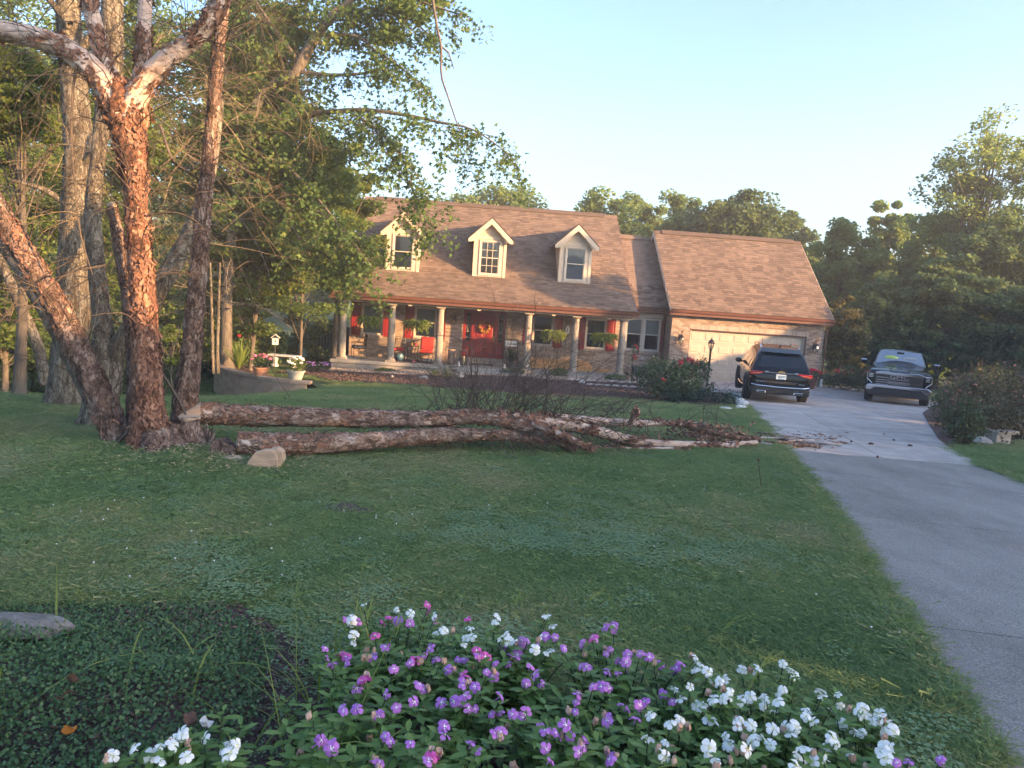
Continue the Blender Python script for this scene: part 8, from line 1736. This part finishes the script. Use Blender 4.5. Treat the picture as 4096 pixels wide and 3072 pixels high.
def vinca(label, base, flowers, seed, nst=14, r=.2, h=.34, wilt=3):
    """flowers: list of (point, kind)"""
    rng = np.random.default_rng(seed); b0 = np.array(base, float); t = empty('vinca_plant', b0, 0, label, 'flowering plant', 'vinca plants in the front bed')
    tips = [np.array(p)-b0 for p, _ in flowers]+[np.array([rng.normal(0, r*.7), rng.normal(0, r*.7), h*rng.uniform(.7, 1.)]) for _ in range(nst)]
    st = []; LV, LF, lt = [], [], []; cnt = 0
    for tip in tips:
        s = np.array([tip[0]*.45, tip[1]*.45, .02]); q = spline([s, s*.4+tip*.6+np.array([0, 0, .02]), tip], 7); st.append((q, np.linspace(.0035, .002, 7)))
        for j, f in enumerate(np.linspace(.22, 1., 8)):
            c = np.array([np.interp(f*6, np.arange(7), q[:, k]) for k in range(3)]); az = j*1.6+rng.uniform(-.4, .4)
            for g in (0, math.pi):
                a = az+g; L = .06*rng.uniform(.7, 1.2)*(1-.2*(f > .95)); el = rng.uniform(.0, .6); d = np.array([math.cos(a)*math.cos(el), math.sin(a)*math.cos(el), math.sin(el)]); sd_ = np.array([-math.sin(a), math.cos(a), 0])*L*.2; dn = np.array([0, 0, -L*.16])
                P = [c, c+d*L*.3+sd_*.8, c+d*L*.3-sd_*.8, c+d*L*.65+sd_+dn*.3, c+d*L*.65-sd_+dn*.3, c+d*L+dn, c+d*L*.33+np.array([0, 0, -.003]), c+d*L*.68+dn*.3+np.array([0, 0, -.003])]
                LV += P; LF += [(cnt, cnt+6, cnt+1, cnt+1), (cnt, cnt+2, cnt+6, cnt+6), (cnt+6, cnt+7, cnt+3, cnt+1), (cnt+2, cnt+4, cnt+7, cnt+6), (cnt+7, cnt+5, cnt+3, cnt+3), (cnt+4, cnt+5, cnt+7, cnt+7)]; lt += [float(np.clip(rng.normal(.3+.35*(f > .85), .18), 0, 1))]*6; cnt += 8
    # triangles stored as tris and quads: split into two meshes' worth of faces through from_pydata
    me = bpy.data.meshes.new('foliage'); me.from_pydata([tuple(p) for p in LV], [], [tuple(dict.fromkeys(f)) for f in LF]); me.materials.append(M['leaf_vinca']); a_ = me.attributes.new('tint', 'FLOAT', 'FACE'); a_.data.foreach_set('value', lt); me.polygons.foreach_set('use_smooth', [True]*len(LF)); link('foliage', me, t)
    V, F = tubes_np(st, 4); npmesh('stems', V, F, M['leaf_shrub'], t)
    for p, kd in flowers:
        p = np.array(p); fl = link('flower', FL[kd][rng.integers(0, len(FL[kd]))], t); fl.location = tuple(p-b0+np.array([0, 0, .012])); toc = (CAMV-Vector(p)).normalized(); n_ = (toc*.45+Vector((rng.normal(0, .6), rng.normal(0, .6), .6+rng.normal(0, .25)))).normalized(); fl.rotation_euler = (n_.to_track_quat('Z', 'Y') @ Vector((0, 0, 1)).rotation_difference(Vector((0, 0, 1)))).to_euler(); fl.rotation_euler.rotate_axis('Z', rng.uniform(0, 6)); s = rng.uniform(.6, 1.02); fl.scale = (s, s*rng.uniform(.85, 1), s)
    for _ in range(wilt):
        p = tips[rng.integers(0, len(tips))]+np.array([rng.normal(0, .02), rng.normal(0, .02), .01]); o = link('wilted_flower', WILT, t); o.location = tuple(p); o.rotation_euler = (0, 0, rng.uniform(0, 6))
    return t
def zpx(x, y, zf):
    """flower point: where the sight line of this flower meets the flower canopy zf above the soil"""
    return G(x, y, zf)+np.array([0, 0, zf])
fl_px = {'lilac': [(1365, 2845), (1330, 2670), (1395, 2645), (1310, 2645), (1490, 2640), (1550, 2600), (1575, 2690), (1640, 2665), (1720, 2605), (1655, 2820), (1450, 2735), (1545, 2790), (1375, 2860), (1285, 2975), (1325, 3010), (1420, 2855), (1520, 2870), (1585, 2845), (1640, 2990), (1560, 2980), (1765, 2825), (1818, 2820), (1870, 2845), (1775, 2920), (1880, 2985), (1745, 2650), (1790, 2690), (1945, 2700), (2010, 2600), (2040, 2630), (2065, 2640), (1980, 2665), (2090, 2575), (2100, 2590), (2145, 2595), (2220, 2560), (2255, 2605), (2330, 2575), (2325, 2590), (2170, 2745), (2095, 2740), (2140, 2710), (2000, 2800), (1965, 2870), (2050, 2870), (2100, 2865), (2160, 2925), (2205, 2930), (2260, 2915), (2180, 2940), (2310, 2790), (2405, 2760), (2360, 2690), (2345, 2680), (2430, 2700), (2475, 2665), (2505, 2660), (2440, 2610), (2510, 2630), (2280, 2960), (2340, 2975), (2430, 2900), (2310, 3025), (2430, 2885), (2300, 2860), (2370, 2760), (2480, 2830), (2640, 2670), (2700, 2690), (2720, 2665), (2595, 2640), (2420, 2520), (2455, 2535), (2380, 2560), (1600, 2490), (1430, 2500), (1740, 2495), (1640, 2505), (2650, 2790), (2540, 2890), (2580, 2820), (1830, 2650), (1690, 2770), (1900, 2760), (3760, 3050), (3630, 3060), (2440, 3055), (2200, 3060), (1500, 3060), (1710, 3055), (1980, 2950), (1910, 2640), (1850, 2740)],
 'pink': [(1500, 2555), (1710, 2430), (1650, 2655), (1870, 2485), (1905, 2615), (1850, 2710), (1460, 2725), (1720, 3050), (1555, 2480), (2370, 2560), (1385, 2640), (1665, 2660)],
 'white': [(1455, 2430), (1405, 2485), (1585, 2450), (1735, 2475), (1775, 2535), (1885, 2560), (1880, 2530), (1980, 2500), (2025, 2550), (2055, 2580), (2210, 2515), (2190, 2475), (2160, 2560), (1855, 2590), (1415, 2550), (2140, 2610), (2185, 2625), (1640, 2480), (2790, 2680), (2835, 2735), (2870, 2740), (2830, 2700), (2900, 2735), (2920, 2785), (2955, 2820), (2960, 2800), (3000, 2800), (3035, 2690), (3020, 2690), (3160, 2690), (3170, 2715), (3050, 2810), (3050, 2840), (3110, 2820), (2805, 2840), (2850, 2810), (2600, 2875), (2680, 2910), (2720, 2890), (2660, 2985), (2590, 2970), (2650, 3025), (2860, 2900), (2945, 2905), (2950, 2920), (2985, 3015), (3020, 2960), (3045, 2965), (3080, 2990), (3140, 2920), (3180, 2920), (3090, 2930), (3210, 3010), (3240, 3030), (3190, 3040), (3340, 2990), (3320, 3000), (3330, 2950), (3370, 2910), (3360, 2835), (3280, 2780), (3350, 2790), (3430, 2860), (3450, 2845), (3520, 2900), (3550, 2910), (3570, 2935), (3535, 2890), (3490, 2900), (3400, 3035), (3530, 3020), (3560, 3010), (3540, 3045), (2830, 3030), (2860, 3060), (3250, 3060), (3300, 3050), (2780, 2640), (2700, 2770), (2760, 2760), (535, 3010), (700, 2975), (640, 3000), (730, 2955), (735, 2980), (820, 2965), (925, 2985), (945, 2995), (918, 3030), (640, 3060), (745, 3045), (690, 2995), (610, 3035), (3220, 2850), (3130, 2770), (3250, 2900), (2900, 2960), (3420, 2940)]}
canopy = .30
allf = [(zpx(x, y, canopy+rgz.uniform(-.02, .05)), kd) for kd, L_ in fl_px.items() for x, y in L_]
vb = [(-.80, 1.97, 'small white flowered vinca plant alone at the lower left'), (-.48, 2.05, 'lilac vinca plant at the near left corner of the bed'), (-.50, 2.45, 'lilac and magenta vinca plant at the left edge of the bed'), (-.40, 2.85, 'white and lilac vinca plant at the far left corner of the bed'), (-.12, 2.1, 'lilac vinca plant near the front with dark gap beside it'), (-.12, 2.5, 'mixed vinca plant left of the middle of the bed'), (.02, 2.85, 'sparse white and pink vinca plant at the back of the bed'), (.22, 2.15, 'lilac vinca plant at the front middle'), (.28, 2.55, 'dense lilac vinca plant in the middle of the bed'), (.50, 2.75, 'lilac vinca plant at the right back of the lilac group'), (.52, 2.2, 'vinca plant where lilac flowers meet white ones'), (.70, 2.5, 'white vinca plant beside the last lilac flowers'), (.80, 2.1, 'white vinca plant at the front with pairs of flowers'), (.98, 2.4, 'tall white vinca plant at the back right'), (1.05, 2.05, 'dense white vinca plant at the front right'), (1.25, 2.2, 'white vinca plant at the right end of the bed'), (1.42, 1.95, 'lilac flowered vinca plant at the bottom right corner')]
allf += [(p+np.array([rgz.normal(0, .022), rgz.normal(0, .022), rgz.normal(-.004, .012)]), kd) for p, kd in list(allf) if rgz.random() < .55]
grp = [[] for _ in vb]
for p, kd in allf:
    grp[int(np.argmin([(p[0]-x)**2+(p[1]-y)**2 for x, y, _ in vb]))].append((p, kd))
for i, (x, y, lb) in enumerate(vb):
    vinca(lb, (x, y, float(gz(x, y))+.01), grp[i], 1000+i, 22, .19, canopy, 7)
o = link('flower', FL['pink'][0]); o.name = 'red_flower'; o.location = tuple(G(8, 2528)+np.array([0, 0, .05])); o.scale = (1.6, 1.6, 1.6); o.rotation_euler = (.6, 0, 0); tag(o, 'single red bloom at the very left edge above the flat stone', 'flower')
# ------------------------------------------------------------------ added volume standing in for the sun glare that veils the far trees
hz = MB(); hz.box(-125, 125, -50, 122, -9, 27)
hm = bpy.data.materials.new('haze_air'); hm.use_nodes = True; N, L = hm.node_tree.nodes, hm.node_tree.links; N.remove(N['Principled BSDF'])
pv = N.new('ShaderNodeVolumePrincipled'); pv.inputs['Density'].default_value = VEIL; pv.inputs['Color'].default_value = (.86, .92, 1, 1); pv.inputs['Anisotropy'].default_value = .1
L.new(pv.outputs[0], N['Material Output'].inputs['Volume'])
tag(hz.build('haze', hm), kind='stuff'); scene.cycles.volume_bounces = 1; scene.cycles.volume_step_rate = 8; scene.cycles.volume_max_steps = 64
